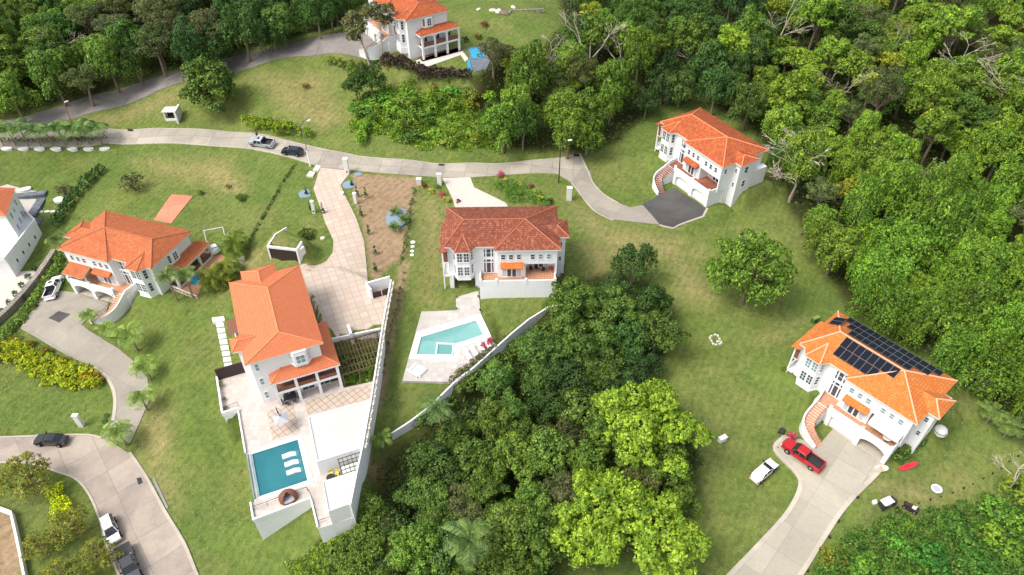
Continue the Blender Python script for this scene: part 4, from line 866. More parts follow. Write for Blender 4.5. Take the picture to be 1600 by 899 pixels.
tu = mb.build('hot_tub', 'white_coping', P_); v, fs = tri(ti); mb = MB(); [mb.face([(v[i][0], v[i][1], dz + .05) for i in q]) for q in fs]; [mb.face([(v[i][0], v[i][1], dz - .55) for i in q]) for q in fs]; mb.build('water', 'pool_water', tu)
mb = MB(); gw = [(*W(x, y, z), z) for x, y, z in ((612, 678, 1.6), (640, 660, 1.9), (674, 634, 2.3), (716, 592, 3.2), (738, 577, 3.3), (798, 523, 3.4), (826, 500, 3.4), (858, 480, 3.4), (892, 474, 3.5))]
for (x0, y0, h0), (x1, y1, h1) in zip(gw, gw[1:]):
    dx, dy = x1 - x0, y1 - y0; l = math.hypot(dx, dy); n_ = (-dy / l * .11, dx / l * .11); Fz = lambda x, y: h0 + (h1 - h0) * (((x - x0) * dx + (y - y0) * dy) / l / l) + .15
    mb.prism([(x0 - n_[0], y0 - n_[1]), (x1 - n_[0], y1 - n_[1]), (x1 + n_[0], y1 + n_[1]), (x0 + n_[0], y0 + n_[1])], lambda x, y: Fz(x, y) - 3.5, Fz)
tag(mb.build('garden_wall', 'white_stucco'), 'white garden wall zigzagging along the edge of the central woods', 'wall')
mb = MB(); ribbon_wall(mb, Gp([(-20, 792), (0, 798), (22, 806), (32, 850), (44, 910), (50, 940)]), .3, -.5, 1.1); tag(mb.build('garden_wall', 'white_stucco'), 'white wall around the bare lot in the lower left corner', 'wall')
for k in range(9):
    a0, a1 = (335, 492), (372, 588); t = k / 9; t2 = (k + .82) / 9
    x0, y0 = 337 + 17 * t, 505 + 82 * t; x1, y1 = 337 + 17 * t2, 505 + 82 * t2
    if k == 0: PA = thing('stepping_path', 'pale square stepping stones down the left side of the salmon roofed villa', 'path', (0, 0, 0))
    p_ = Gp([(x0, y0), (x0 + 12, y0 - 2), (x1 + 12, y1 - 2), (x1, y1)]); z = sum(zt(*q) for q in p_) / 4 + .12; m_ = MB(); m_.prism(p_, z - .7, z); m_.build('stone', 'white_coping', PA)
m_ = MB(); p_ = Gp([(332, 500), (350, 495), (352, 502), (334, 508)]); z = zt(*p_[0]) + .5; m_.prism(p_, z - 1.2, z); m_.build('landing', 'white_coping', PA)
# ---------------------------------------------------------------- vehicles (local +x = forwards)
def xz(mb, prof, hw, m=0):
    n = len(prof); A = [(x, hw(x, z), z) for x, z in prof]; B = [(x, -hw(x, z), z) for x, z in prof]
    for i in range(n): j = (i + 1) % n; mb.face([A[i], A[j], B[j], B[i]], m)
    mb.face(A[::-1], m); mb.face(B, m)
def wheels(root, xs, hw, r=.36, w_=.25, rim='grey_metal'):
    for x in xs:
        for s in (1, -1):
            t = MB(); t.tube((x, s * (hw - w_), r), (x, s * hw, r), r, r, 16); wo = t.build('wheel', 'black_rubber', root)
            t = MB(); t.tube((x, s * (hw - .02), r), (x, s * (hw + .015), r), r * .62, r * .55, 12); t.build('rim', rim, wo)
def lights(root, xf, xr, hw, zf, zr):
    for s in (1, -1):
        t = MB(); t.box(xf - .12, xf + .015, s * (hw - .42), s * (hw - .05), zf - .08, zf + .08); t.build('headlight', 'clear_lamp', root)
        t = MB(); t.box(xr - .015, xr + .08, s * (hw - .3), s * (hw - .03), zr - .11, zr + .11); t.build('taillight', 'red_lamp', root)
        t = MB(); t.box(.85, 1.02, s * (hw - .05), s * (hw + .19), 1.08, 1.24); t.build('mirror', 'black_rubber', root)
def arch_hw(hw, zt_, zw):
    return lambda x, z: hw - max(0, z - zw) * .28 - max(0, abs(x) - 2.0) * .10
def wheel_arches(root, xs, hw):
    for x in xs:
        for s in (1, -1): t = MB(); t.tube((x, s * (hw - .1), .40), (x, s * (hw + .008), .40), .44, .44, 16); t.build('wheel_arch', 'black_rubber', root)
def place(px, py, p_back, p_front, up=0.0):
    a, b = G(*p_back), G(*p_front); hd = math.atan2(b[1] - a[1], b[0] - a[0]); c = G(px, py)
    return c, hd
def tiltup(root, hd, x, y, z0=.10):
    d = 1.4; zf = zt(x + d * math.cos(hd), y + d * math.sin(hd)); zb = zt(x - d * math.cos(hd), y - d * math.sin(hd)); zl = zt(x - .8 * math.sin(hd), y + .8 * math.cos(hd)); zr = zt(x + .8 * math.sin(hd), y - .8 * math.cos(hd))
    root.location = (x, y, max((zf + zb) / 2, zt(x, y)) + z0); root.rotation_euler = (math.atan2(zl - zr, 1.6), -math.atan2(zf - zb, 2 * d), hd)
def pickup(label, paint, c, hd, L=5.8, cover=False, sun=True, z0=.10, group=None):
    r = thing('pickup_truck', label, 'pickup truck', group=group); tiltup(r, hd, c[0], c[1], z0); h = L / 2; hw = .98
    f = arch_hw(hw, 1.2, .8); b = MB()
    xz(b, [(-.75, .42), (h - .25, .42), (h, .55), (h, .95), (h - .12, 1.10), (1.25, 1.22), (-.75, 1.22)], f); b.build('body', paint, r)
    b = MB(); z = 1.24; x0 = -h
    b.box(x0, -.752, -hw, -hw + .13, .45, z); b.box(x0, -.752, hw - .13, hw, .45, z); b.box(x0, x0 + .09, -hw + .13, hw - .13, .5, z); b.box(x0 - .12, x0, -hw + .1, hw - .1, .42, .62); b.build('bed', paint, r)
    b = MB(); b.box(x0 + .09, -.76, -hw + .13, hw - .13, .55, .78 if not cover else z - .02)
    if not cover:
        for y in (-.62, -.31, 0, .31, .62): b.box(x0 + .12, -.8, y - .03, y + .03, .78, .81)
        b.box(x0 + .3, -.9, -hw + .13, -hw + .17, .78, z - .02); b.box(x0 + .3, -.9, hw - .17, hw - .13, .78, z - .02); b.box(-.80, -.76, -hw + .17, hw - .17, .78, z - .01)
    b.build('bed_liner', 'dark_metal', r)
    g = MB(); xz(g, [(-.75, 1.2), (-.62, 1.80), (.75, 1.82), (1.5, 1.2)], lambda x, z: hw - .06 - (z - 1.2) * .32); g.build('windows', 'car_glass', r)
    t = MB(); xz(t, [(-.64, 1.78), (-.52, 1.87), (.62, 1.89), (.82, 1.80)], lambda x, z: hw - .225 - (z - 1.78) * .9)
    for s in (1, -1):
        t.tube((1.5, s * .9, 1.2), (.78, s * .735, 1.82), .05, .05, 5); t.tube((.28, s * .93, 1.2), (.28, s * .745, 1.82), .05, .05, 5); t.tube((-.72, s * .93, 1.2), (-.6, s * .745, 1.8), .08, .08, 5)
    t.build('roof', paint, r)
    if sun: t = MB(); t.box(-.05, .42, -.36, .36, 1.885, 1.90); t.build('sunroof', 'car_glass', r)
    wheel_arches(r, (1.85, -1.85), hw); wheels(r, (1.85, -1.85), hw + .02, .40); lights(r, h, -h, hw - .02, .88, 1.0)
    t = MB(); t.box(h - .02, h + .03, -.55, .55, .6, .98); t.build('grille', 'dark_metal', r); return r
def car(label, paint, c, hd, kind='sedan', L=4.7, z0=.10, name='parked_car', cat='car', roofm=None):
    r = thing(name, label, cat); tiltup(r, hd, c[0], c[1], z0); h = L / 2; hw = .90; T = {'sedan': 1.44, 'suv': 1.66, 'wagon': 1.48}[kind]
    f = lambda x, z: hw - max(0, z - .6) * .18 - max(0, abs(x) - h + .8) * .22
    b = MB(); rear = [(-h + .05, .85), (-h + .10, .98 if kind == 'sedan' else 1.02)]
    xz(b, [(-h + .15, .30), (h - .2, .30), (h, .45), (h - .03, .70), (h - .2, .82), (1.0, .98), (-1.3, 1.0)] + rear[::-1] + [(-h, .5)], f); b.build('body', paint, r)
    if kind == 'sedan': gp, tp = [(-1.75, .97), (-1.0, T - .04), (.25, T), (1.15, .95)], [(-1.0, T - .04), (-.9, T + .02), (.15, T + .03), (.32, T - .03)]
    elif kind == 'suv': gp, tp = [(-h + .2, 1.0), (-h + .45, T - .05), (.45, T), (1.25, .96)], [(-h + .42, T - .06), (-h + .5, T + .02), (.35, T + .03), (.5, T - .03)]
    else: gp, tp = [(-h + .15, 1.0), (-1.55, T - .06), (.25, T), (1.15, .95)], [(-1.6, T - .06), (-1.45, T), (.15, T + .03), (.32, T - .03)]
    g = MB(); xz(g, gp, lambda x, z: hw - .09 - (z - .97) * .36); g.build('windows', 'car_glass', r)
    t = MB(); xz(t, tp, lambda x, z: hw - .09 - (T - .97) * .36 + .012)
    for s in (1, -1):
        hw2 = hw - .10 - (T - .97) * .36; t.tube((gp[3][0], s * (hw - .1), .97), (gp[2][0], s * hw2, T), .04, .04, 5); t.tube((gp[0][0], s * (hw - .1), 1.0), (gp[1][0], s * hw2, T - .04), .05, .05, 5); t.tube((-.35, s * (hw - .08), .98), (-.35, s * hw2, T), .035, .035, 5)
    t.build('roof', roofm or paint, r)
    wheel_arches(r, (h - .95, -h + .95), hw - .03); wheels(r, (h - .95, -h + .95), hw, .33); lights(r, h - .05, -h + .04, hw - .06, .66, .82); return r
def park(fn, label, paint, mid, back, front, **k): c, hd = place(*mid, back, front); return fn(label, paint, c, hd, **k)
park(pickup, 'silver pickup truck parked on the upper road beside the bright hedge', 'paint_silver', (411, 227), (430, 230), (392, 224), L=5.6)
park(pickup, 'white pickup truck parked nose in beside the tiled carport canopy', 'paint_white', (88, 455), (79, 474), (96, 436), L=5.6)
park(pickup, 'bright red pickup truck at the top corner of the pale concrete driveway', 'paint_red', (1252, 716), (1282, 737), (1224, 696), L=6.0, sun=False)
park(pickup, 'charcoal pickup truck with covered bed at the bottom of the lower road', 'paint_charcoal', (205, 886), (196, 862), (214, 910), L=5.6, cover=True, sun=False)
park(car, 'dark blue hatchback parked behind the silver pickup on the upper road', 'paint_navy', (458, 241), (474, 243), (442, 239), kind='wagon', L=4.6, cat='hatchback')
park(car, 'black sedan parked along the kerb of the lower left road', 'paint_black', (83, 692), (108, 693), (58, 691), L=4.9, cat='sedan')
park(car, 'white estate car parked at the kerb ahead of the charcoal pickup', 'paint_white', (177, 832), (168, 808), (186, 856), kind='suv', L=4.6)
park(car, 'white sedan parked on the grass left of the red pickup', 'paint_white', (1192, 741), (1176, 756), (1209, 726), L=4.7, cat='sedan')

# ---------------------------------------------------------------- person by the silver pickup
def person(px, py, hd):
    x, y, z = G(px, py); r = thing('person', 'person in a maroon top standing on the road behind the silver pickup', 'person', (x, y, z + .07), hd)
    J = dict(pel=(0, 0, .95), sp=(0, 0, 1.2), ch=(0, .01, 1.38), nk=(0, .01, 1.50), hd=(0, .0, 1.62), tp=(0, 0, 1.72))
    for s, n in ((1, 'l'), (-1, 'r')):
        J['h' + n] = (.09 * s, 0, .90); J['k' + n] = (.11 * s, -.02, .50); J['a' + n] = (.12 * s, .02, .08); J['t' + n] = (.13 * s, -.15, .04)
        J['s' + n] = (.19 * s, .01, 1.40); J['e' + n] = (.25 * s, .02, 1.12); J['w' + n] = (.26 * s, -.14, .93); J['p' + n] = (.26 * s, -.2, .86)
    Rr = dict(pel=.13, sp=.12, ch=.14, nk=.055, hd=.095, tp=.07, h=.085, k=.06, a=.042, t=.035, s=.06, e=.042, w=.03, p=.035)
    E_ = [('pel', 'sp'), ('sp', 'ch'), ('ch', 'nk'), ('nk', 'hd'), ('hd', 'tp')] + [(a + n, b + n) for n in 'lr' for a, b in (('h', 'k'), ('k', 'a'), ('a', 't'), ('s', 'e'), ('e', 'w'), ('w', 'p'))] + [('pel', 'h' + n) for n in 'lr'] + [('ch', 's' + n) for n in 'lr']
    def skin(name, names, edges, k, mat, par):
        idx = {n: i for i, n in enumerate(names)}; me = bpy.data.meshes.new(name); me.from_pydata([J[n] for n in names], [(idx[a], idx[b]) for a, b in edges], []); me.materials.append(M[mat])
        o = bpy.data.objects.new(name, me); S.collection.objects.link(o); o.parent = par
        sk = o.modifiers.new('skin', 'SKIN'); sv = me.skin_vertices[0].data
        for n, i in idx.items(): q = (Rr.get(n) or Rr[n[0]]) * k; sv[i].radius = (q, q)
        sv[0].use_root = True; sb = o.modifiers.new('sub', 'SUBSURF'); sb.levels = sb.render_levels = 1; return o
    b = skin('body', list(J), E_, 1, 'skin', r)
    skin('trousers', ['pel', 'hl', 'kl', 'al', 'hr', 'kr', 'ar'], [('pel', 'hl'), ('hl', 'kl'), ('kl', 'al'), ('pel', 'hr'), ('hr', 'kr'), ('kr', 'ar')], 1.25, 'dark_cloth', b)
    skin('shirt', ['sp', 'pel', 'ch', 'sl', 'el', 'sr', 'er'], [('pel', 'sp'), ('sp', 'ch'), ('ch', 'sl'), ('sl', 'el'), ('ch', 'sr'), ('sr', 'er')], 1.22, 'maroon_cloth', b)
    t = MB(); t.lathe((0, .02, 1.60), [(.105, .02), (.115, .07), (.10, .13), (.05, .17), (.0, .18)], 12); t.build('hair', 'hair', b, smooth=True)
person(403, 217, R(200))

# ---------------------------------------------------------------- street lamps, pillars, covers
def lamp(base, h, head, label, mat, white=0, group=None):
    x, y, z = G(*base); r = thing('street_lamp', label, 'street lamp', (x, y, z), group=group)
    m_ = MB(); m_.tube((0, 0, -.3), (0, 0, h - .8), .13, .07, 8); p_ = [(0, 0, h - .8), (head[0] * .25, head[1] * .25, h - .25), (head[0] * .7, head[1] * .7, h), (head[0], head[1], h + .05)]; m_.path(p_, .055, .045); m_.build('pole', mat, r)
    if white: m_ = MB(); m_.tube((0, 0, -.3), (0, 0, white), .19, .17, 10); m_.build('pole_base', 'white_paint', r)
    m_ = MB(); d = math.atan2(head[1], head[0]); m_.obox((head[0] * 1.15, head[1] * 1.15), d, .75, .3, h - .02, h + .16); lh = m_.build('lamp_head', 'white_paint', r)
    m_ = MB(); m_.obox((head[0] * 1.2, head[1] * 1.2), d, .45, .22, h - .06, h - .02); m_.build('lens', 'clear_lamp', lh)
lamp((485, 260), 9.3, (1.0, 1.2), 'street lamp with white painted base behind the dark blue hatchback', 'grey_metal', 3.6)
lamp((873, 286), 9.0, (1.5, .6), 'black street lamp at the end of the upper road', 'dark_metal')
lamp((113, 193), 4.8, (.4, .5), 'short street lamp behind the row of young palms', 'orange_rust')
def pillar(base, w_, d, h, label, lean=0, hole=False, name='gate_pillar', ang=0, mat='white_coping'):
    x, y, z = G(*base); r = thing(name, label, 'pillar', (x, y, z), ang); r.rotation_euler = (0, lean, ang)
    m_ = MB(); m_.box(-w_ / 2, w_ / 2, -d / 2, d / 2, -.4, h); m_.build('shaft', mat, r); m_ = MB(); m_.box(-w_ / 2 - .05, w_ / 2 + .05, -d / 2 - .05, d / 2 + .05, h, h + .1); m_.build('cap', 'white_paint', r)
    if hole: m_ = MB(); m_.tube((0, -d / 2 - .03, .55), (0, -d / 2 + .05, .55), .17, n=12); m_.build('dial', 'dark_metal', r)
pillar((889, 312), .95, .7, 2.7, 'plain white pillar between the curved driveway and the lamp at the road end')
pillar((687, 289), .8, .6, 2.4, 'white pillar at the left corner of the short white drive')
pillar((543, 271), .85, .7, 3.3, 'tallest white pillar at the mouth of the salmon paved drive', hole=True)
pillar((491, 333), .55, .5, 2.6, 'white pillar with black dial left of the salmon drive', hole=True)
pillar((556, 318), .55, .5, 2.2, 'narrow white pillar right of the salmon drive beside dark shrubs')
pillar((128, 666), .75, .5, 2.6, 'white marker pillar standing on the lawn above the black sedan')
pillar((183, 668), .9, .8, .7, 'low white block beside green covers at the driveway mouth', mat='white_paint')
pillar((535, 305), .5, .5, .5, 'small white block at the edge of the salmon drive', name='block')
pillar((655, 288), .9, .8, 1.2, 'grey utility cabinet beside the flower bed on the bare lot', name='utility_cabinet', mat='pale_stone')
def disc(px, py, rx, ry, mat, label, name='gravel_bed', cat='gravel bed', h=.1, group=None):
    x, y, z = G(px, py); r = MB(); r.disc((0, 0), rx, ry, -.5, h, 28); return tag(r.build(name, mat, loc=(x, y, z)), label, cat, group)
disc(478, 303, 1.35, 1.35, 'gravel_blue', 'round blue gravel bed on the grass left of the salmon drive'); disc(546, 289, 1.3, 1.3, 'gravel_blue', 'round blue gravel bed with dark plant right of the salmon drive'); disc(559, 273, .8, .6, 'gravel_blue', 'small grey gravel disc near the tallest white pillar')
disc(620, 342, 1.95, 2.9, 'gravel_blue', 'oval blue gravel bed holding three small palms on the bare lot', h=.3)
disc(164, 659, .42, .42, 'leaf_dark', 'lower dark green round cover beside the low white block', 'utility_cover', 'cover', .15); disc(167, 650, .42, .42, 'leaf_dark', 'upper dark green round cover beside the low white block', 'utility_cover', 'cover', .15)
disc(1075, 870, .4, .4, 'pale_stone', 'pale round cover on the lawn, the one further from the driveway', 'utility_cover', 'cover', .12); disc(1084, 884, .4, .4, 'pale_stone', 'pale round cover on the lawn nearest the photo bottom', 'utility_cover', 'cover', .12)
disc(504, 373, .4, .4, 'pale_stone', 'pale round cover beside the bend of the salmon drive', 'utility_cover', 'cover', .2); disc(379, 409, .55, .5, 'pale_stone', 'grey round tank beside the yellow palms', 'water_tank', 'tank', .9)
for i, (x, y) in enumerate([(645, 379), (644.5, 386), (644, 393), (643.5, 399)]): disc(x, y, .45 if i == 0 else .35, .4 if i == 0 else .3, 'white_coping', ['', 'second', 'third', 'last'][i] + ' round stepping stone of the line beside the dirt lot, counted downwards' if i else 'largest round stepping stone at the head of its line beside the dirt lot', 'stepping_stone', 'stepping stone', .1, 'stepping stones beside the dirt lot' if i else None)
for i, (x, y) in enumerate([(63, 331.5), (73.5, 331), (82.5, 331), (94, 330.5)]): disc(x, y, .55, .4, 'white_coping', ['first', 'second', 'third', 'fourth'][i] + ' white stepping stone from the slate paving towards the dark hedge', 'stepping_stone', 'stepping stone', .1, 'stepping stones by the slate paving')
def rect(pts, mat, label, name, cat, h=.1): 
    p_ = Gp(pts); z = max(zt(*q) for q in p_); m_ = MB(); m_.prism(p_, z - .5, z + h); return tag(m_.build(name, mat), label, cat)
rect([(489, 268), (495, 258), (502, 261), (497, 269)], 'pale_stone', 'pale rectangular hatch beside the white based street lamp, the upper one', 'inspection_hatch', 'hatch', .14)
rect([(479, 277), (484, 268), (493, 270), (489, 278)], 'pale_stone', 'pale rectangular hatch with dark middle below the street lamp', 'inspection_hatch', 'hatch', .14); rect([(483, 275.5), (486, 270), (490.5, 271), (488, 276)], 'dark_metal', 'dark grate set in the pale hatch below the street lamp', 'grate', 'grate', .16)
for pts, lb in (([(200, 202.5), (208, 203), (208, 206), (200, 205.5)], 'dark storm drain at the upper edge of the main road'), ([(686, 257), (694, 257.5), (693, 260), (685, 259.5)], 'dark storm drain opposite the short white drive'), ([(214, 749), (220, 747), (223, 755), (217, 758)], 'dark square storm drain at the bend of the low road'), ([(896, 242), (905, 242), (905, 245), (897, 245)], 'dark storm drain at the far corner of the road end')):
    rect(pts, 'dark_metal', lb, 'storm_drain', 'drain', .16)
# guard shelter beside the main road
x, y, z = G(270, 189); r = thing('bus_shelter', 'small white roadside shelter with dark opening under the big round tree', 'shelter', (x, y, z), .05)
m_ = MB(); m_.box(-1.5, 1.35, 1.6, 1.8, -.3, 2.1); m_.box(-1.5, -1.3, 0, 1.6, -.3, 2.1); m_.box(-1.3, 1.3, 0, .12, -.3, .55); m_.build('wall', 'white_stucco', r)
m_ = MB(); m_.prism([(-1.7, -.2), (1.2, -.2), (1.2, 2.0), (-1.5, 2.0)], 2.1, 2.3); m_.build('roof', 'white_coping', r); m_ = MB(); m_.prism([(1.2, -1.1), (1.6, -1.1), (1.6, 2.2), (1.2, 2.2)], -.3, 2.7); m_.build('side_wall', 'white_coping', r)
m_ = MB(); m_.box(-1.29, 1.2, 1.5, 1.6, 0.0, 2.1); m_.build('back_panel', 'dark_wood', r)
# football goal
g0, g1 = G(323, 379), G(351, 369); hd = math.atan2(g1[1] - g0[1], g1[0] - g0[0]); Lg = math.dist(g0[:2], g1[:2]); r = thing('football_goal', 'white football goal frame on the lawn behind the orange roofed villa', 'goal', g0, hd); m_ = MB()
for a, b in (((0, 0, .05), (Lg, 0, .05)), ((0, 0, .05), (0, 1.3, 1.75)), ((Lg, 0, .05), (Lg, 1.3, 1.75)), ((0, 1.3, 1.75), (Lg, 1.3, 1.75)), ((0, 1.3, 1.75), (0, 1.5, .0)), ((Lg, 1.3, 1.75), (Lg, 1.5, 0))): m_.tube(a, b, .07, n=6)
m_.build('frame', 'white_paint', r)
# ---------------------------------------------------------------- villa terrace furniture
iG = lambda px, py, z: (lambda w_: ((w_[0] - X_) * math.cos(ga) + (w_[1] - Y_) * math.sin(ga), -(w_[0] - X_) * math.sin(ga) + (w_[1] - Y_) * math.cos(ga)))(W(px, py, gz + z))
X_, Y_ = HF['G'][0], HF['G'][1]
for i, (px, py, lb) in enumerate(((453.4, 710.4, 'uppermost of the three white wave loungers in the pool'), (457.3, 722.9, 'middle one of the three white wave loungers in the pool'), (460.5, 735.7, 'lowest of the three white wave loungers in the pool'))):
    lx, ly = iG(px, py, 0); r = local('pool_lounger', lb, 'lounger', group='white loungers on the pool shelf', at=(lx, ly, -.3)); prof = []
    N = 14; top = [(-1.05 + 2.1 * k / N, .28 + .17 * math.sin(k / N * 6.0 - 1.2) + (.25 * max(0, 1 - k / 4))) for k in range(N + 1)]
    m_ = MB()
    for (a, za), (b, zb) in zip(top, top[1:]): m_.prism([(a, -.34), (b, -.34), (b, .34), (a, .34)], lambda x, y: -.02, lambda x, y, a=a, b=b, za=za, zb=zb: za + (zb - za) * (x - a) / (b - a))
    m_.build('shell', 'white_paint', r)
lx, ly = iG(451, 779, .0); r = local('egg_daybed', 'brown wicker egg shaped daybed between pool and railing', 'daybed', at=(lx, ly, 0))
m_ = MB(); N = 18
for i in range(N):
    for j in range(6):
        a0, a1 = math.pi * (-.28 + 1.56 * i / N), math.pi * (-.28 + 1.56 * (i + 1) / N); e0, e1 = math.pi / 2 * j / 6, math.pi / 2 * (j + 1) / 6; P_ = lambda a, e_: (1.2 * math.cos(a) * math.cos(e_), 1.0 * math.sin(a) * math.cos(e_), .25 + 1.25 * math.sin(e_)); m_.face([P_(a0, e0), P_(a1, e0), P_(a1, e1), P_(a0, e1)])
m_.disc((0, 0), 1.18, 1.0, 0, .28, 20); m_.build('shell', 'brown_wall', r, smooth=False); m_ = MB(); m_.disc((0, -.05), 1.05, .85, .28, .42, 20, 0, .95); m_.build('cushion', 'grey_fabric', r)
lx, ly = iG(438, 652, 2.6); r = local('patio_umbrella', 'grey square sunshade beside the paving grid on the terrace', 'umbrella', at=(lx, ly, 0)); m_ = MB(); m_.face([(-.95, -.95, 2.3), (.95, -.95, 2.3), (0, 0, 2.75)]); m_.face([(.95, -.95, 2.3), (.95, .95, 2.3), (0, 0, 2.75)]); m_.face([(.95, .95, 2.3), (-.95, .95, 2.3), (0, 0, 2.75)]); m_.face([(-.95, .95, 2.3), (-.95, -.95, 2.3), (0, 0, 2.75)]); m_.build('canopy', 'grey_fabric', r)
m_ = MB(); m_.path([(-.3, 1.9, 0), (-.3, 1.9, 2.6), (0, 0, 2.8)], .06); m_.box(-.7, .1, 1.5, 2.3, 0, .08); m_.build('pole', 'dark_metal', r)
def chair(name, label, at, rz, seat='dark_metal', group=None, loc_fn=None):
    r = local(name, label, 'chair', group=group, at=at, rz=rz) if loc_fn is None else thing(name, label, 'chair', at, rz, group)
    m_ = MB(); m_.box(-.25, .25, -.25, .25, .40, .47); m_.build('seat', seat, r); m_ = MB(); m_.prism([(-.25, .2), (.25, .2), (.25, .27), (-.25, .27)], .47, .9); m_.build('backrest', seat, r)
    for sx, sy in ((1, 1), (1, -1), (-1, 1), (-1, -1)): m_ = MB(); m_.tube((sx * .22, sy * .22, 0), (sx * .22, sy * .22, .4), .02, n=4); m_.build('leg', 'dark_metal', r)
def table(label, at, rx, ry, h=.74, top='dark_metal', name='table', rnd_=False):
    r = local(name, label, 'table', at=at); m_ = MB(); (m_.disc((0, 0), rx, ry, h - .05, h, 20) if rnd_ else m_.box(-rx, rx, -ry, ry, h - .05, h)); m_.build('table_top', top, r)
    for sx, sy in ((1, 1), (1, -1), (-1, 1), (-1, -1)): m_ = MB(); m_.box(sx * rx * .7 - .04, sx * rx * .7 + .04, sy * ry * .7 - .04, sy * ry * .7 + .04, 0, h - .05); m_.build('leg', 'dark_metal', r)
table('dark dining table on the patio below the balcony of the salmon roofed villa', (4.2, -.35, 0), .9, .5)
for i, (x, y, a) in enumerate(((3.6, -1.15, 180), (4.7, -1.15, 180), (2.85, -.3, 90), (5.5, -.3, -90))): chair('patio_chair', ['front left', 'front right', 'left end', 'right end'][i] + ' dark chair at the dining table below the balcony', (x, y, 0), R(a), group='dark chairs around the patio dining table')
table('small round dark table under the open roof between the pool houses', (6.7, -15.6, 0), .55, .55, rnd_=True)
for i, (x, y) in enumerate(((7.5, -15.9), (7.6, -15.1), (6.9, -14.8))): chair('yellow_chair', ['lower', 'middle', 'upper'][i] + ' olive yellow chair beside the round dark table between the pool houses', (x, y, 0), R(-70 + i * 40), 'leaf_gold', group='olive yellow chairs between the pool houses')
def lounger(at, rz, label, group=None, mat='white_coping', wide=.65):
    r = thing('sun_lounger', label, 'sun lounger', at, rz, group); m_ = MB(); m_.box(-.95, .35, -wide / 2, wide / 2, .26, .36); m_.build('cushion', mat, r)
    m_ = MB(); m_.prism([(.35, -wide / 2), (.98, -wide / 2), (.98, wide / 2), (.35, wide / 2)], lambda x, y: .26 + (x - .35) * .6, lambda x, y: .36 + (x - .35) * .6); m_.build('backrest', mat, r)
    m_ = MB(); m_.box(-.95, .9, -wide / 2 - .02, wide / 2 + .02, .18, .255); m_.build('frame', 'white_paint', r)
    for sx in (-.8, .75):
        for sy in (-1, 1): m_ = MB(); m_.box(sx - .03, sx + .03, sy * (wide / 2 - .05) - .03, sy * (wide / 2 - .05) + .03, 0, .18); m_.build('leg', 'white_paint', r)
for i, (px, py) in enumerate(((731, 554.5), (741, 548.5), (751, 541.5), (761, 536))):
    x, y = W(px, py, dz + .3); lounger((x, y, dz), R(118), ['white sun lounger nearest the hot tub on the stone patio', 'second white sun lounger from the hot tub', 'third white sun lounger from the hot tub', 'white sun lounger farthest from the hot tub, by the pink flowers'][i], 'white sun loungers beside the angular pool')
x, y = W(653, 577, dz + .4); r = thing('daybed', 'large square white daybed at the lower left of the stone patio', 'daybed', (x, y, dz), R(-35)); m_ = MB(); m_.box(-1, 1, -.8, .8, .2, .42); m_.build('mattress', 'white_paint', r); m_ = MB(); m_.box(-1.0, -.7, -.8, .8, .42, .62); m_.build('bolster', 'white_coping', r); m_ = MB(); m_.box(-1.1, 1.1, -.9, .9, 0, .2); m_.build('frame', 'white_coping', r)
x, y = W(644, 583, dz + .2); r = thing('ottoman', 'low white bench beside the square daybed', 'bench', (x, y, dz), R(-35)); m_ = MB(); m_.box(-1.1, 1.1, -.22, .22, .15, .34); m_.build('seat', 'white_coping', r); m_ = MB(); m_.box(-1, -.9, -.2, .2, 0, .15); m_.box(.9, 1, -.2, .2, 0, .15); m_.build('leg', 'white_paint', r)
for i, (px, py) in enumerate(((713.5, 464), (713.5, 482), (747, 463), (750, 484), (714, 449), (745, 449))):
    x, y = W(px, py, dz + .3); r = thing('path_light', 'small black path light on the stone path, ' + ['left side middle', 'left side lowest', 'right side middle', 'right side lowest', 'left side top', 'right side top'][i], 'path light', (x, y, dz), group='black path lights'); m_ = MB(); m_.tube((0, 0, 0), (0, 0, .35), .05, n=6); m_.build('post', 'dark_metal', r); m_ = MB(); m_.disc((0, 0), .16, .16, .35, .48, 10, 0, .6); m_.build('lamp_shade', 'dark_metal', r)
def villa_loc(k, x, y, z): a, b = L2W(k, x, y); return (a, b, HF[k][2] + z)
r = thing('terrace_table', 'round cream table on the terrace under the canvas awning', 'table', villa_loc('E', 8.3, .1, 2.94)); m_ = MB(); m_.disc((0, 0), .65, .65, .68, .74, 20); m_.build('table_top', 'cream_canvas', r); m_ = MB(); m_.tube((0, 0, 0), (0, 0, .68), .05, n=8); m_.disc((0, 0), .3, .3, 0, .04, 12); m_.build('pedestal', 'dark_metal', r)
for i, (x, y, a) in enumerate(((5.9, 1.9, 0), (6.9, 2.1, 30), (7.9, 1.6, -20))): chair('terrace_chair', ['left', 'middle', 'right'][i] + ' dark chair on the right hand terrace of the red roofed villa', villa_loc('C', x, y, 2.94), R(a), group='dark chairs on the terrace', loc_fn=1)
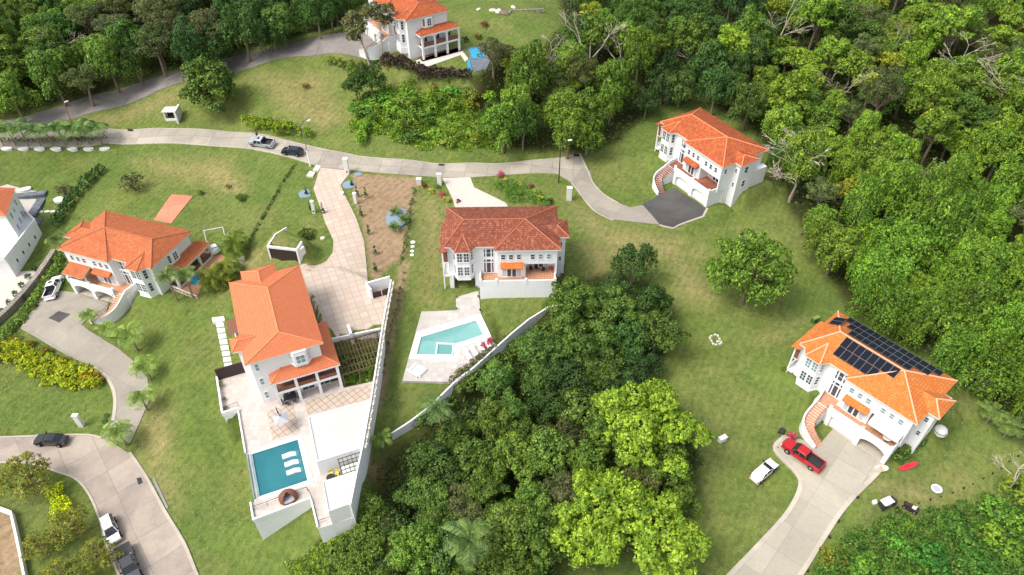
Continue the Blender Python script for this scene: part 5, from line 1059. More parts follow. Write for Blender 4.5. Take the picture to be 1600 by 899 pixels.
# ---------------------------------------------------------------- things on the lawns around the solar villa
x, y, z = G(1418, 730); r = thing('kayak', 'red kayak lying on the grass beside the shrubs', 'kayak', (x, y, z), heading((1403, 735), (1434, 725))); m_ = MB(); N = 14
for i in range(N):
    a, b = -1.75 + 3.5 * i / N, -1.75 + 3.5 * (i + 1) / N; wa, wb = .40 * (1 - (abs(a) / 1.75) ** 2.2) ** .7 + .01, .40 * (1 - (abs(b) / 1.75) ** 2.2) ** .7 + .01; ha, hb = .26 + .10 * (a / 1.75) ** 2, .26 + .10 * (b / 1.75) ** 2
    for s in (1, -1): m_.face([(a, 0, ha), (b, 0, hb), (b, s * wb, hb - .06), (a, s * wa, ha - .06)]); m_.face([(a, s * wa, ha - .06), (b, s * wb, hb - .06), (b, s * wb * .5, .02), (a, s * wa * .5, .02)])
m_.build('hull', 'red_plastic', r); m_ = MB(); m_.disc((-.1, 0), .42, .2, .27, .30, 16); m_.build('cockpit', 'red_lamp', r)
x, y, z = G(1462, 766); r = thing('trampoline', 'small round pale blue trampoline on the lawn beyond the kayak', 'trampoline', (x, y, z)); m_ = MB(); m_.lathe((0, 0, 0), [(.5, .38), (.72, .40), (.72, .30), (.5, .34)], 24); m_.build('rim_pad', 'white_paint', r); m_ = MB(); m_.disc((0, 0), .5, .5, .33, .36, 24); m_.build('bed', 'grey_fabric', r)
for k in range(5): m_ = MB(); a = k * 1.256; m_.tube((.65 * math.cos(a), .65 * math.sin(a), 0), (.65 * math.cos(a), .65 * math.sin(a), .34), .03, n=5); m_.build('leg', 'dark_metal', r)
x, y, z = G(1384, 790); hd = heading((1372, 793), (1396, 784)); r = thing('utility_trailer', 'white topped utility buggy with black front on the lawn', 'buggy', (x, y, z), hd)
m_ = MB(); m_.box(-1.1, .55, -.5, .5, 1.25, 1.33); m_.build('roof', 'white_paint', r); m_ = MB(); m_.box(-1.2, .9, -.5, .5, .35, .6); m_.box(.7, 1.25, -.48, .48, .35, .95); m_.box(-1.2, -.6, -.5, .5, .6, .85)
for sx in (-1.05, .5):
    for sy in (-.46, .46): m_.tube((sx, sy, .6), (sx, sy, 1.25), .025, n=4)
m_.build('chassis', 'dark_metal', r); m_ = MB(); m_.box(-.4, .3, -.45, .45, .6, .8); m_.build('seat', 'grey_fabric', r); wheels(r, (-.85, .85), .56, .26, .18)
x, y, z = G(1422, 796); hd = heading((1440, 805), (1408, 786)); r = thing('ride_mower', 'dark ride on mower with pale seat near the white topped buggy', 'lawn mower', (x, y, z), hd); m_ = MB(); m_.box(-.9, .1, -.4, .4, .3, .65); m_.prism([(.1, -.32), (.95, -.25), (.95, .25), (.1, .32)], .3, lambda x, y: .85 - .1 * x); m_.build('body', 'dark_wood', r); m_ = MB(); m_.box(-.45, -.05, -.22, .22, .65, .8); m_.box(-.55, -.45, -.22, .22, .65, 1.05); m_.build('seat', 'cream_canvas', r); m_ = MB(); m_.disc((.1, 0), .5, .58, .12, .3, 16); m_.build('cutting_deck', 'dark_metal', r); wheels(r, (-.6, .75), .5, .28, .2)
m_ = MB(); m_.tube((.25, 0, .8), (.05, 0, 1.05), .02, n=4); m_.lathe((.05, 0, 1.05), [(.16, 0), (.18, .02), (.16, .04)], 12); m_.build('steering_wheel', 'dark_metal', r)
r_ = rect([(1362, 784), (1368, 782), (1370, 788), (1364, 790)], 'white_paint', 'small white board lying left of the white topped buggy', 'board', 'board', .25)
x, y, z = G(1402, 797); r = MB(); r.lathe((0, 0, .25), [(.12, -.12), (.3, -.12), (.32, 0), (.3, .12), (.12, .12), (.12, -.12)], 16); tag(r.build('old_tyre', 'black_rubber', loc=(x, y, z)), 'black tyre lying between the buggy and the mower', 'tyre')
for i, p_ in enumerate([(1421, 789), (1435, 787), (1453, 782), (1470, 777), (1488, 771), (1505, 764), (1520, 757), (1536, 749), (1550, 741), (1564, 733), (1577, 722), (1590, 714)][1:]):
    x, y, z = G(*p_); r = MB(); r.obox((0, 0), .6, .18, .12, -.2, .34 + .1 * math.sin(i * 2.1)); tag(r.build('boundary_post', 'dark_wood', loc=(x, y, z), rz=i), ['nearest', 'second', 'third', 'fourth', 'fifth', 'sixth', 'seventh', 'eighth', 'ninth', 'tenth', 'farthest'][i] + ' short dark post of the line running from the mower to the woods', 'post', 'short dark posts across the lawn')
for i, p_ in enumerate([(1340, 778), (1310, 815), (1296, 840), (1282, 858), (1262, 893)]):
    x, y, z = G(*p_); r = MB(); r.disc((0, 0), .28, .2, -.2, .3, 8, 0, .7); tag(r.build('edge_stone', 'dark_wood', loc=(x, y, z), rz=i), ['top', 'second', 'middle', 'fourth', 'lowest'][i] + ' dark stone along the right edge of the long pale driveway', 'stone', 'dark stones along the driveway edge')
x, y, z = G(1376, 734); r = thing('dinghy', 'small grey white dinghy beside the garage corner of the solar villa', 'boat', (x, y, z), R(5)); m_ = MB(); m_.lathe((0, 0, 0), [(.35, .02), (.75, .40), (.68, .42), (.3, .12), (0, .12)], 18); h_ = m_.build('hull', 'pale_stone', r); h_.scale = (1.35, .75, 1); m_ = MB(); m_.box(-.15, .15, -.45, .45, .3, .34); m_.build('thwart', 'tan_wood', r)
x, y, z = G(1468, 676); r = thing('covered_watercraft', 'white tarpaulin covered object at the back corner of the solar villa', 'covered object', (x, y, z), .6); m_ = MB(); m_.lathe((0, 0, 0), [(.95, 0), (.98, .45), (.8, .85), (.45, 1.12), (0, 1.2)], 9); m_.build('tarpaulin', 'white_coping', r); m_ = MB(); m_.lathe((0, 0, .52), [(.99, 0), (1.01, .05), (.97, .1)], 9); m_.build('strap', 'dark_cloth', r)
x, y, z = G(1221, 676); r = thing('garden_cart', 'dark garden cart on the grass left of the curved staircase', 'cart', (x, y, z), .9); m_ = MB(); m_.box(-.5, .5, -.35, .35, .3, .5); m_.build('tray', 'dark_metal', r); m_ = MB(); m_.tube((.5, 0, .4), (1.5, .2, .8), .03, n=5); m_.build('handle', 'dark_metal', r); wheels(r, (-.3, .3), .45, .18, .1)
x, y, z = G(1271, 504); r = thing('wheelie_bin', 'dark green bin with green lid beside the left eave of the solar villa', 'bin', (x, y, z), .5); m_ = MB(); m_.prism([(-.35, -.35), (.35, -.35), (.35, .35), (-.35, .35)], .05, 1.0); m_.build('body', 'leaf_dark', r); m_ = MB(); m_.box(-.38, .9, -.3, .3, 1.0, 1.07); m_.build('lid', 'leaf_palm', r)
x, y, z = G(1500, 590); r = thing('satellite_dish', 'white satellite dish on a pole at the back right corner of the solar roof', 'satellite dish', (x, y, z)); m_ = MB(); m_.tube((0, 0, 0), (0, 0, 2.4), .05, n=6); m_.build('pole', 'grey_metal', r); m_ = MB(); m_.tube((0, 0, 2.4), (0, -.12, 2.52), .5, .5, 18); m_.build('dish', 'white_paint', r)
x, y, z = G(1128, 689); r = thing('pump_cabinet', 'small white cabinet standing alone on the lawn right of the bright trees', 'cabinet', (x, y, z), .5); m_ = MB(); m_.box(-.6, .6, -.3, .3, -.2, .8); m_.build('body', 'white_paint', r); m_ = MB(); m_.prism([(-.66, -.36), (.66, -.36), (.66, .36), (-.66, .36)], .8, .9); m_.build('lid', 'white_coping', r)
fp = Gp([(1108, 527), (1120, 523), (1128, 538), (1115, 540)]); r = thing('fire_pit', 'square outline of pale stones with two blocks inside on the open lawn', 'stone ring', (fp[0][0], fp[0][1], 0)); m_ = MB()
for i in range(4):
    a, b = fp[i], fp[(i + 1) % 4]; l = math.dist(a, b); n = max(2, int(l / .5))
    for k in range(n): t = (k + .5) / n; x, y = a[0] + (b[0] - a[0]) * t, a[1] + (b[1] - a[1]) * t; m_.obox((x - fp[0][0], y - fp[0][1]), math.atan2(b[1] - a[1], b[0] - a[0]), .42, .26, zt(x, y) - .1, zt(x, y) + .22)
m_.build('stone_edge', 'pale_stone', r); m_ = MB(); cx, cy = np.mean(fp, axis=0); m_.obox((cx - fp[0][0] + .3, cy - fp[0][1] - .4), .2, .5, .3, zt(cx, cy), zt(cx, cy) + .25); m_.build('block', 'pale_stone', r)
# ---------------------------------------------------------------- pool side of the orange villa (left) and of the hill villa
zA = -.05; r = thing('side_pool_terrace', 'small tiled terrace with blue pool beside the orange roofed villa, half under palms', 'terrace', (0, 0, 0))
dk = [W(x, y, zA + .3) for x, y in ((262, 449), (309, 468), (316, 440), (352, 402), (330, 384), (302, 404), (268, 436))]; wt = [W(x, y, zA + .3) for x, y in ((290, 436), (302, 424), (316, 428), (306, 448))]
v, fs = tri(dk, [wt]); m_ = MB()
for q in fs:
    a = sum(v[q[i]][0] * v[q[(i + 1) % 3]][1] - v[q[(i + 1) % 3]][0] * v[q[i]][1] for i in range(3)); m_.face([(v[i][0], v[i][1], zA + .3) for i in q][::(1 if a > 0 else -1)])
m_.build('deck', 'terracotta', r); m_ = MB(); m_.prism(dk, zA - 3, zA + .29, cap=False); m_.build('retaining_wall', 'white_stucco', r); v, fs = tri(wt); m_ = MB(); [m_.face([(v[i][0], v[i][1], zA + .22) for i in q]) for q in fs]; m_.build('water', 'blue_water', r)
m_ = MB(); a, b = dk[0], dk[1]
for t in np.linspace(0, 1, 9): m_.tube((a[0] + (b[0] - a[0]) * t, a[1] + (b[1] - a[1]) * t, zA + .3), (a[0] + (b[0] - a[0]) * t, a[1] + (b[1] - a[1]) * t, zA + 1.1), .05, n=5)
m_.tube((*a, zA + 1.1), (*b, zA + 1.1), .08, n=5); m_.build('railing', 'white_paint', r)
x, y, z = G(336, 397); r = thing('golf_cart', 'small white cart half hidden by the porch and yellow palms', 'golf cart', (x, y, z), R(40)); m_ = MB(); m_.box(-1.0, 1.0, -.55, .55, .3, .75); m_.build('body', 'white_paint', r); m_ = MB(); m_.box(-.9, .7, -.5, .5, 1.7, 1.78); m_.build('roof', 'white_paint', r); m_ = MB(); [m_.tube((sx, sy, .75), (sx, sy, 1.7), .03, n=4) for sx in (-.8, .6) for sy in (-.45, .45)]; m_.build('frame', 'dark_metal', r); wheels(r, (-.7, .75), .55, .25, .18)
zH = 14.06
rH = thing('blue_pool', 'bright blue pool with narrow blue channel beside the hill villa, under trees', 'pool', (0, 0, 0))
for nm, pts, mt in (('surround', ((729, 74), (756, 71), (768, 90), (760, 108), (740, 113)), 'slate'), ('water', ((733, 77), (748, 75), (758, 90), (738, 93)), 'blue_water'), ('channel', ((729.5, 94), (734, 94), (737.5, 112), (732, 112)), 'blue_water')):
    p_ = [W(x, y, zH) for x, y in pts]; m_ = MB(); m_.prism(p_, zH - 1, zt(*p_[0]) * 0 + zH + {'surround': -.05, 'water': .06, 'channel': .07}[nm] + .08); m_.build(nm, mt, rH)
p_ = [W(x, y, zH) for x, y in ((663, 103), (722, 84), (731, 94), (726, 90), (668, 106))]; m_ = MB(); m_.prism([W(x, y, zH + .1) for x, y in ((640, 98), (718, 74), (732, 92), (727, 96), (720, 86), (660, 107))], zH - 1, zH + .12); tag(m_.build('path', 'pale_stone'), kind='structure')
for i, (px, py, s_) in enumerate(((770, 17, .8), (779, 19, 1.0), (788, 22, 1.1), (748, 15, .6), (802, 12, .7))):
    x, y, z = G(px, py); m_ = MB(); m_.lathe((0, 0, -.2), [(.9 * s_, 0), (1.0 * s_, .4 * s_), (.7 * s_, .8 * s_), (0, .95 * s_)], 7); o_ = m_.build('boulder', 'pale_stone' if i != 2 else 'bark', loc=(x, y, z), rz=i * 1.3); o_.scale = (1.3, .8, .9); tag(o_, ['grey boulder behind the hill villa, second from the left', 'pale boulder in the middle of the row behind the hill villa', 'dark brown stump at the right end of the boulders', 'smallest pale boulder at the left of the row behind the hill villa', 'small rock beyond the stump near the top edge'][i], 'boulder')
m_ = MB(); x, y, z = G(824, 18); m_.obox((0, 0), .1, 8, .35, -.3, .5); m_.obox((-4.2, -1.2), 1.2, 2.5, .35, -.3, .5); tag(m_.build('low_stone_wall', 'stone_wall', loc=(x, y, z)), 'low dark stone wall on the clearing near the top edge', 'wall')
# ---------------------------------------------------------------- vegetation
def cloud(name, lobes, n, size, seed, mat, up=.35, aspect=.62, zmin=-.45, parent=None, hang=0.0, shell=(.72, 1.10), curl=.25, tuft=9, tr=None):
    """foliage: leaf sprays gathered in tufts on the outside of a cluster of lobes"""
    rg = np.random.default_rng(seed); Lb = np.array(lobes, float)
    if Lb.shape[1] == 4: Lb = np.concatenate([Lb, Lb[:, 3:4] * .85], 1)
    area = Lb[:, 3] ** 2; nt_ = max(8, int(n * 1.7 / tuft)); pk = rg.choice(len(Lb), nt_, p=area / area.sum()); d = rg.normal(size=(nt_, 3)); d /= np.linalg.norm(d, axis=1)[:, None]
    d[:, 2] = np.where(d[:, 2] < zmin, -d[:, 2], d[:, 2]); r = rg.uniform(*shell, nt_) + .12 * np.sin(d[:, 0] * 7 + pk) * np.cos(d[:, 1] * 6 + pk * 2)
    p = Lb[pk, :3] + d * np.stack([Lb[pk, 3], Lb[pk, 3], Lb[pk, 4]], 1) * r[:, None]
    keep = np.ones(nt_, bool)
    for i, L in enumerate(Lb):
        q = (p - L[:3]) / np.array([L[3], L[3], L[4]]); keep &= ~((np.linalg.norm(q, axis=1) < .70) & (pk != i))
    p, d = p[keep], d[keep]; k = rg.integers(0, len(p), n); rad = tr or size * .72
    off = rg.normal(size=(n, 3)); off /= np.linalg.norm(off, axis=1)[:, None]; off[:, 2] *= .7; dd = d[k] * .7 + off * .75; p = p[k] + off * rad * rg.uniform(.35, 1.15, n)[:, None]; m_ = n
    nr = dd + rg.normal(size=(m_, 3)) * .30 + np.array([0, 0, up]); nr /= np.linalg.norm(nr, axis=1)[:, None]
    t = np.cross(nr, rg.normal(size=(m_, 3))); t /= np.linalg.norm(t, axis=1)[:, None] + 1e-9; b = np.cross(nr, t)
    if hang: p[:, 2] -= hang * rg.random(m_) ** 2 * (1 - np.abs(d[k][:, 2]))
    s = size * rg.uniform(.55, 1.3, m_)[:, None]
    V = np.stack([p - t * s * .5, p - b * s * aspect * .5 + nr * s * curl * .3, p + t * s * .5 - nr * s * curl, p + b * s * aspect * .5 + nr * s * curl * .3], 1).reshape(-1, 3)
    return leafmesh(name, V, 4, mat, parent)
def leafmesh(name, V, k, mat, parent=None):
    n = len(V) // k; me = bpy.data.meshes.new(name); me.vertices.add(len(V)); me.vertices.foreach_set('co', np.ascontiguousarray(V, np.float32).ravel()); me.loops.add(n * k); me.loops.foreach_set('vertex_index', np.arange(n * k, dtype=np.int32))
    me.polygons.add(n); me.polygons.foreach_set('loop_start', np.arange(0, n * k, k, dtype=np.int32)); me.polygons.foreach_set('loop_total', np.full(n, k, np.int32)); me.update(); me.materials.append(M[mat])
    o = bpy.data.objects.new(name, me); S.collection.objects.link(o); o.parent = parent; return o
def crown_lobes(R_, H, n, seed, base, flat=.8, spread=.70, lr=(.30, .46)):
    rg = random.Random(seed); out = [(0, 0, base + H * .42, R_ * .48, H * .34)]; ex, ey = rg.uniform(.85, 1.15), rg.uniform(.85, 1.15)
    for i in range(n):
        a = i * 2.4 + rg.uniform(-.6, .6); e_ = math.asin(min(1, max(-.35, (i + .5) / n * 1.25 - .30))); rr = R_ * spread * rg.uniform(.62, 1.22); q = R_ * rg.uniform(lr[0] * .75, lr[1])
        out.append((ex * rr * math.cos(a) * math.cos(e_), ey * rr * math.sin(a) * math.cos(e_), base + H * (.40 + .42 * math.sin(e_)) + rg.uniform(-.09, .12) * H, q, q * flat * rg.uniform(.8, 1.15)))
    return out
def trunk_mesh(par, H, r, lobes, seed, mat='bark', lean=0.0):
    rg = random.Random(seed); mb = MB(); tp = (rg.uniform(-.3, .3), rg.uniform(-.3, .3), H * .55)
    mb.path([(0, 0, -1), (0.05, 0, H * .2), tp], r * 1.15, r * .65, 7)
    for L in lobes[1:]:
        if rg.random() < .6: md = ((tp[0] + L[0]) / 2 + rg.uniform(-.3, .3), (tp[1] + L[1]) / 2 + rg.uniform(-.3, .3), (tp[2] + L[2]) / 2); mb.path([tp, md, L[:3]], r * .45, r * .1, 5)
    return mb.build('trunk', mat, par)
PROTO = {}
def proto_tree(key, R_, H, base, nl, n, size, mat, seed, name='jungle_tree', **k):
    tk = {a: k.pop(a) for a in ('flat', 'spread', 'lr') if a in k}; bark = k.pop('bark', 'bark')
    L = crown_lobes(R_, H, nl, seed, base, **tk); r = bpy.data.objects.new(name, None); S.collection.objects.link(r)
    trunk_mesh(r, base + H * .6, .16 + R_ * .035, L, seed, bark); cloud('crown', L, n, size, seed, mat, parent=r, **k); PROTO[key] = r; index_kids(r); r['used'] = 0; return r
def tree(key, x, y, label, cat='tree', group=None, sc=1.0, rz=None, tint=(1, 1, 1), z=None, name=None, sz=None):
    p_ = PROTO[key]
    if p_['used']: o = copy_tree(p_)
    else: o = p_; p_['used'] = 1
    if name: o.name = name
    o.location = (x, y, (zt(x, y) if z is None else z) - .1); o.rotation_euler = (0, 0, rnd.uniform(0, 6.28) if rz is None else rz); o.scale = (sc, sc, sc * (sz or 1)); tag(o, label, cat, group)
    for c in S_children(o):
        if not c.name.startswith('trunk'): c.color = (*tint, 1)
    return o
CH = {}
def S_children(o):
    return [c for c in (KIDS[o.name] if o.name in KIDS else LASTK.get(o.name, []))]
LASTK = {}
def copy_tree(o, parent=None):
    c = o.copy(); S.collection.objects.link(c)
    if parent is not None: c.parent = parent
    LASTK[c.name] = [copy_tree(ch, c) for ch in KIDS.get(o.name, [])]
    return c
def tree_r(*a, **k):
    o = tree(*a, **k); return o
# forest kinds
proto_tree('jungle_a', 4.6, 7.5, 3.6, 22, 10000, .33, 'leaf_jungle', 11, name='rounded_tree', lr=(.22, .38)); proto_tree('jungle_b', 4.0, 9.0, 2.2, 24, 10500, .31, 'leaf_jungle', 12, flat=1.0, hang=1.6, name='upright_tree', lr=(.22, .36)); proto_tree('jungle_c', 5.2, 6.0, 5.0, 28, 10500, .34, 'leaf_jungle', 13, flat=.6, lr=(.16, .30), name='broad_crowned_tree')
proto_tree('dark_a', 4.4, 7.5, 3.2, 22, 10000, .32, 'leaf_dark', 21, name='dark_tree', lr=(.22, .38)); proto_tree('dark_b', 3.6, 8.5, 1.8, 20, 8500, .29, 'leaf_dark', 22, flat=1.05, hang=1.4, name='dark_tree', lr=(.22, .38))
proto_tree('olive_a', 4.8, 6.0, 4.6, 30, 8500, .27, 'leaf_olive', 31, flat=.5, lr=(.15, .28), aspect=.42, name='feathery_tree'); proto_tree('yellow_a', 3.8, 5.0, 5.0, 20, 4200, .36, 'leaf_yellow', 41, lr=(.16, .30), name='yellow_tipped_tree')
proto_tree('vine_a', 4.2, 9.5, 1.0, 18, 9500, .32, 'leaf_jungle', 51, flat=1.5, hang=3.2, lr=(.20, .36), aspect=.45, name='vine_covered_tree', tuft=14); proto_tree('vine_b', 5.2, 7.5, 1.0, 20, 9500, .32, 'leaf_jungle', 52, flat=1.1, hang=2.6, lr=(.22, .38), aspect=.45, name='vine_covered_tree', tuft=14)
proto_tree('bright_a', 7.8, 8.5, 5.0, 44, 20000, .42, 'leaf_bright', 61, lr=(.13, .25), flat=.8, name='broadleaf_tree', zmin=-.2, tuft=12, spread=.75); proto_tree('bright_b', 6.4, 7.5, 4.0, 38, 16000, .40, 'leaf_bright', 62, lr=(.13, .26), name='broadleaf_tree', zmin=-.2, tuft=12, spread=.75)
proto_tree('dome', 6.6, 9.8, 1.0, 54, 16000, .38, 'leaf_jungle', 71, lr=(.15, .26), spread=.80, name='mango_tree'); proto_tree('round_dark', 5.0, 9.0, .4, 44, 13000, .38, 'leaf_jungle', 72, lr=(.17, .28), spread=.78, name='round_tree')
proto_tree('shrub', 1.5, 2.0, .1, 12, 1500, .22, 'leaf_jungle', 81, name='shrub'); proto_tree('shrub_sparse', 2.0, 2.2, .3, 16, 1500, .20, 'leaf_olive', 82, name='shrub', lr=(.2, .32)); proto_tree('broom', 3.6, 4.6, .8, 26, 4200, .28, 'leaf_olive', 83, lr=(.14, .28), name='loose_tree', aspect=.4)
def bare(key, H, seed, mat='bark_pale', spread=1.0, name='bare_tree', leaves=None):
    rg = random.Random(seed); r = bpy.data.objects.new(name, None); S.collection.objects.link(r); mb = MB(); tips = []
    def br(p, d, L, rad, lv):
        q = [p[i] + d[i] * L for i in range(3)]; md = [p[i] + d[i] * L * .5 + rg.uniform(-.06, .06) * L for i in range(3)]; mb.path([p, md, q], rad, rad * .6, 5 if lv < 2 else 3)
        if lv >= 5: tips.append(q); return
        for _ in range(rg.choice((2, 3, 3)) if lv < 4 else 2):
            nd = [d[0] + rg.uniform(-1, 1) * .75 * spread, d[1] + rg.uniform(-1, 1) * .75 * spread, d[2] * .75 + rg.uniform(0, .35)]; l = math.sqrt(sum(a * a for a in nd)); br(q, [a / l for a in nd], L * rg.uniform(.6, .8), max(.028, rad * .58), lv + 1)
    br([0, 0, -.5], [rg.uniform(-.2, .2), rg.uniform(-.2, .2), 1], H * .36, H * .019, 0); mb.build('branches', mat, r)
    if leaves: cloud('crown', [(*t, .7) for t in tips[:60]], 1400, .32, seed, leaves, parent=r)
    PROTO[key] = r; index_kids(r); r['used'] = 0
bare('bare_a', 13, 5); bare('bare_b', 11, 6, spread=1.3); bare('bare_c', 12, 8, leaves='leaf_yellow'); bare('fallen', 7, 9, spread=1.5)
# palms
def palm(key, H, nf, fl, seed, mat='leaf_palm', name='palm_tree', droop=1.0, wid=.5, trunk='bark_palm', tr=.16, lean=.06, shaft=False, stems=1):
    rg = random.Random(seed); r = bpy.data.objects.new(name, None); S.collection.objects.link(r); V = []; tb = MB()
    for s_ in range(stems):
        lx, ly = (rg.uniform(-1, 1) * lean * H, rg.uniform(-1, 1) * lean * H); bx_, by_ = (rg.uniform(-.6, .6), rg.uniform(-.6, .6)) if stems > 1 else (0, 0); hh = H * (rg.uniform(.55, 1.05) if stems > 1 else 1)
        top = (bx_ + lx, by_ + ly, hh); tb.path([(bx_, by_, -.6), (bx_ + lx * .3, by_ + ly * .3, hh * .5), top], tr, tr * .7, 7)
        for k in range(nf):
            a = k * 2.399 + rg.uniform(-.2, .2); e0 = rg.uniform(.15, 1.15) * (1 if k > nf * .25 else 1.1) if k % 3 else rg.uniform(.9, 1.35); L = fl * rg.uniform(.8, 1.1); N = 9; pts = []; p = list(top); e_ = e0
            for j in range(N + 1):
                pts.append(tuple(p)); p = [p[0] + math.cos(a) * math.cos(e_) * L / N, p[1] + math.sin(a) * math.cos(e_) * L / N, p[2] + math.sin(e_) * L / N]; e_ -= droop * (1.9 + .6 * math.cos(e0)) / N
            sx, sy = -math.sin(a), math.cos(a)
            for j in range(N):
                p0, p1 = pts[j], pts[j + 1]
                for sub in (0, .34, .67):
                    q0 = [p0[i] + (p1[i] - p0[i]) * sub for i in range(3)]; q1 = [p0[i] + (p1[i] - p0[i]) * (sub + .17) for i in range(3)]; t = (j + sub) / N; w_ = wid * (.45 + 1.1 * t) * (1 - t) ** .5 * 1.6 + .05
                    for s in (1, -1): V += [q0, q1, [q1[0] + sx * s * w_ + (p1[0] - p0[0]) * .9, q1[1] + sy * s * w_ + (p1[1] - p0[1]) * .9, q1[2] - w_ * .55], [q0[0] + sx * s * w_ * .97 + (p1[0] - p0[0]) * .85, q0[1] + sy * s * w_ * .97 + (p1[1] - p0[1]) * .85, q0[2] - w_ * .60]]
        if shaft: tb.path([top, (top[0], top[1], top[2] + .1)], tr * .7, tr * .6, 7)
    tb.build('trunk', trunk, r); leafmesh('fronds', np.array(V), 4, mat, r); PROTO[key] = r; index_kids(r); r['used'] = 0
palm('royal', 9.5, 13, 3.5, 1, wid=.42, tr=.2, droop=1.15, trunk='bark_palm'); palm('royal_low', 5.5, 14, 3.2, 7, wid=.45, tr=.18, droop=1.15); palm('young', 2.6, 9, 2.1, 2, wid=.55, tr=.09, lean=.05); palm('mid', 3.2, 12, 2.1, 3, wid=.5, tr=.14, lean=.05); palm('coconut', 5.2, 13, 2.7, 4, wid=.5, tr=.17)
palm('areca', 2.2, 9, 2.0, 5, mat='leaf_yellow', name='clumping_palm', wid=.35, tr=.05, stems=7, lean=.25, droop=.9); palm('cycad', .35, 22, 1.2, 6, name='cycad', wid=.2, tr=.16, trunk='bark', lean=0, droop=.6)

# ---- named trees
def at_crown(px, py, hc):
    x, y, _ = G(px, py, hc); return x, y
def T(key, px, py, hc, label, cat='tree', **k):
    x, y = at_crown(px, py, hc); return tree_r(key, x, y, label, cat, **k)
T('bright_a', 1012, 655, 10, 'large bright yellow green tree at the right edge of the central woods, the upper one')
T('bright_b', 932, 792, 9, 'bright green tree at the lower left of the bright pair near the bottom', sc=.95)
T('bright_b', 1022, 822, 9, 'bright green tree at the bottom edge of the central woods beside the lawn', sc=1.02, rz=2)
T('dome', 1170, 437, 5.5, 'big dense dark green domed tree standing alone on the open lawn', sc=1.03, sz=1.28, tint=(1.3, 1.35, 1.0))
T('round_dark', 331, 142, 5, 'dense round dark tree above the white roadside shelter', sc=1.32); T('olive_a', 318, 45, 9, 'tall spreading grey green tree behind the round dark tree', sc=1.25)
T('bright_b', 1158, 70, 9, 'tall bright lime tree rising above the dark woods behind the mossy roofed villa', sc=.9, sz=1.3); T('bright_b', 905, 95, 9, 'bright green tree at the front of the upper woods near the bare branches', sc=.62, tint=(.85, .85, .9))
T('dark_b', 988, 432, 2.5, 'small dark feathery tree at the top of the central woods', sc=.95); T('dark_b', 578, 128, 4, 'dark bushy tree on the bank below the hill villa', sc=.85); T('dark_a', 556, 140, 3, 'low spreading dark shrub tree on the bank left of the bushy one', sc=.6)
T('olive_a', 770, 78, 6, 'grey green tree half covering the bright blue pool', sc=.85, tint=(.9, .95, 1)); T('olive_a', 796, 92, 5, 'second grey green tree, right of the one over the blue pool', sc=.8); T('yellow_a', 838, 100, 6, 'yellow flushed tree in front of the olive tree by the blue pool', sc=1.0); T('yellow_a', 800, 112, 5, 'yellow green tree below the blue pool', sc=.9); T('yellow_a', 1030, 60, 8, 'tree with yellow flowering tips beside the bright lime tree', sc=.9, tint=(.7, .9, .8))
def slender(px, py, pxt, pyt, h, label, seed):
    x, y, z = G(px, py); r = thing('slender_tree', label, 'tree', (x, y, z)); rg = random.Random(seed); mb = MB(); dx = (pxt - px) * .11; top = (dx, .5, h); L = []
    mb.path([(0, 0, -.5), (dx * .4, .1, h * .45), top], .26, .12, 7)
    for k in range(11):
        a = k * 2.4; q = (top[0] + math.cos(a) * rg.uniform(1, 2.7), top[1] + math.sin(a) * rg.uniform(1, 2.7), h * rg.uniform(.62, 1.08)); t = rg.uniform(.5, .95); mb.path([(dx * t, .1 + .4 * t, h * t), q], .09, .03, 5); L.append((*q, rg.uniform(.8, 1.35)))
    mb.build('trunk', 'bark_pale', r); cloud('crown', L, 5200, .34, seed, 'leaf_olive', parent=r)
slender(581, 112, 560, 30, 11.5, 'slender pale trunked tree in front of the hill villa, the left one', 4); slender(598, 92, 602, 20, 11, 'slender pale trunked tree in front of the hill villa, the right one', 5)
T('shrub_sparse', 207, 290, 1.2, 'loose grey green shrub on the lawn above the orange roofed villa', 'shrub', sc=1.45); T('shrub_sparse', 98, 297, 1, 'grey green shrub beside a pebble bed near the hedge', 'shrub', sc=.95)
T('shrub', 375, 309, .8, 'small rounded bush on the lawn left of the drainage ditch', 'bush', sc=.75); T('shrub', 313, 300, .5, 'tiny bush on the lawn behind the red slab', 'bush', sc=.45); T('shrub_sparse', 357, 291, .5, 'tiny pale bush higher on the same lawn', 'bush', sc=.4, tint=(1.6, 1.3, 1.3))
T('shrub', 477, 366, 1, 'round green bush with red tips beside the sunken garage', 'bush', sc=1.0, tint=(1, .9, .9)); T('broom', 42, 750, 2.5, 'large loose yellow green tree beside the curve of the low road', sc=1.15, tint=(1.8, 1.75, .8))
for i, (px, py, s_, lb) in enumerate(((108, 820, .85, 'loose olive tree between the white wall and the white estate car'), (60, 850, .7, 'loose olive tree leaning over the white wall in the corner'), (150, 868, .8, 'loose olive tree beside the charcoal pickup'), (95, 905, .9, 'loose olive tree cut by the bottom left edge'))): T('broom', px, py, 2.5, lb, sc=s_, tint=(1.75, 1.75, .75))
for i, (px, py, c_) in enumerate(((88, 768, 'leaf'), (92, 788, ''), (96, 803, ''))): T('shrub', px, py, .8, ['bright yellow shrub at the top of the yellow shrub row near the low road', 'middle bright yellow shrub of the row near the low road', 'lowest bright yellow shrub of the row near the low road'][i], 'shrub', sc=.9, tint=(5.2, 3.6, .5), group='bright yellow shrubs near the low road')
T('areca', 350, 425, 1.5, 'yellow green clumping palm between the two left villas, the lower one', 'palm', sc=1.35); T('areca', 372, 388, 1.5, 'yellow green clumping palm between the two left villas, the upper one', 'palm', sc=1.35, rz=1, tint=(.7, .85, .8)); T('areca', 335, 440, 1.2, 'yellow green clumping palm beside the small blue pool', 'palm', sc=1.2, rz=2)
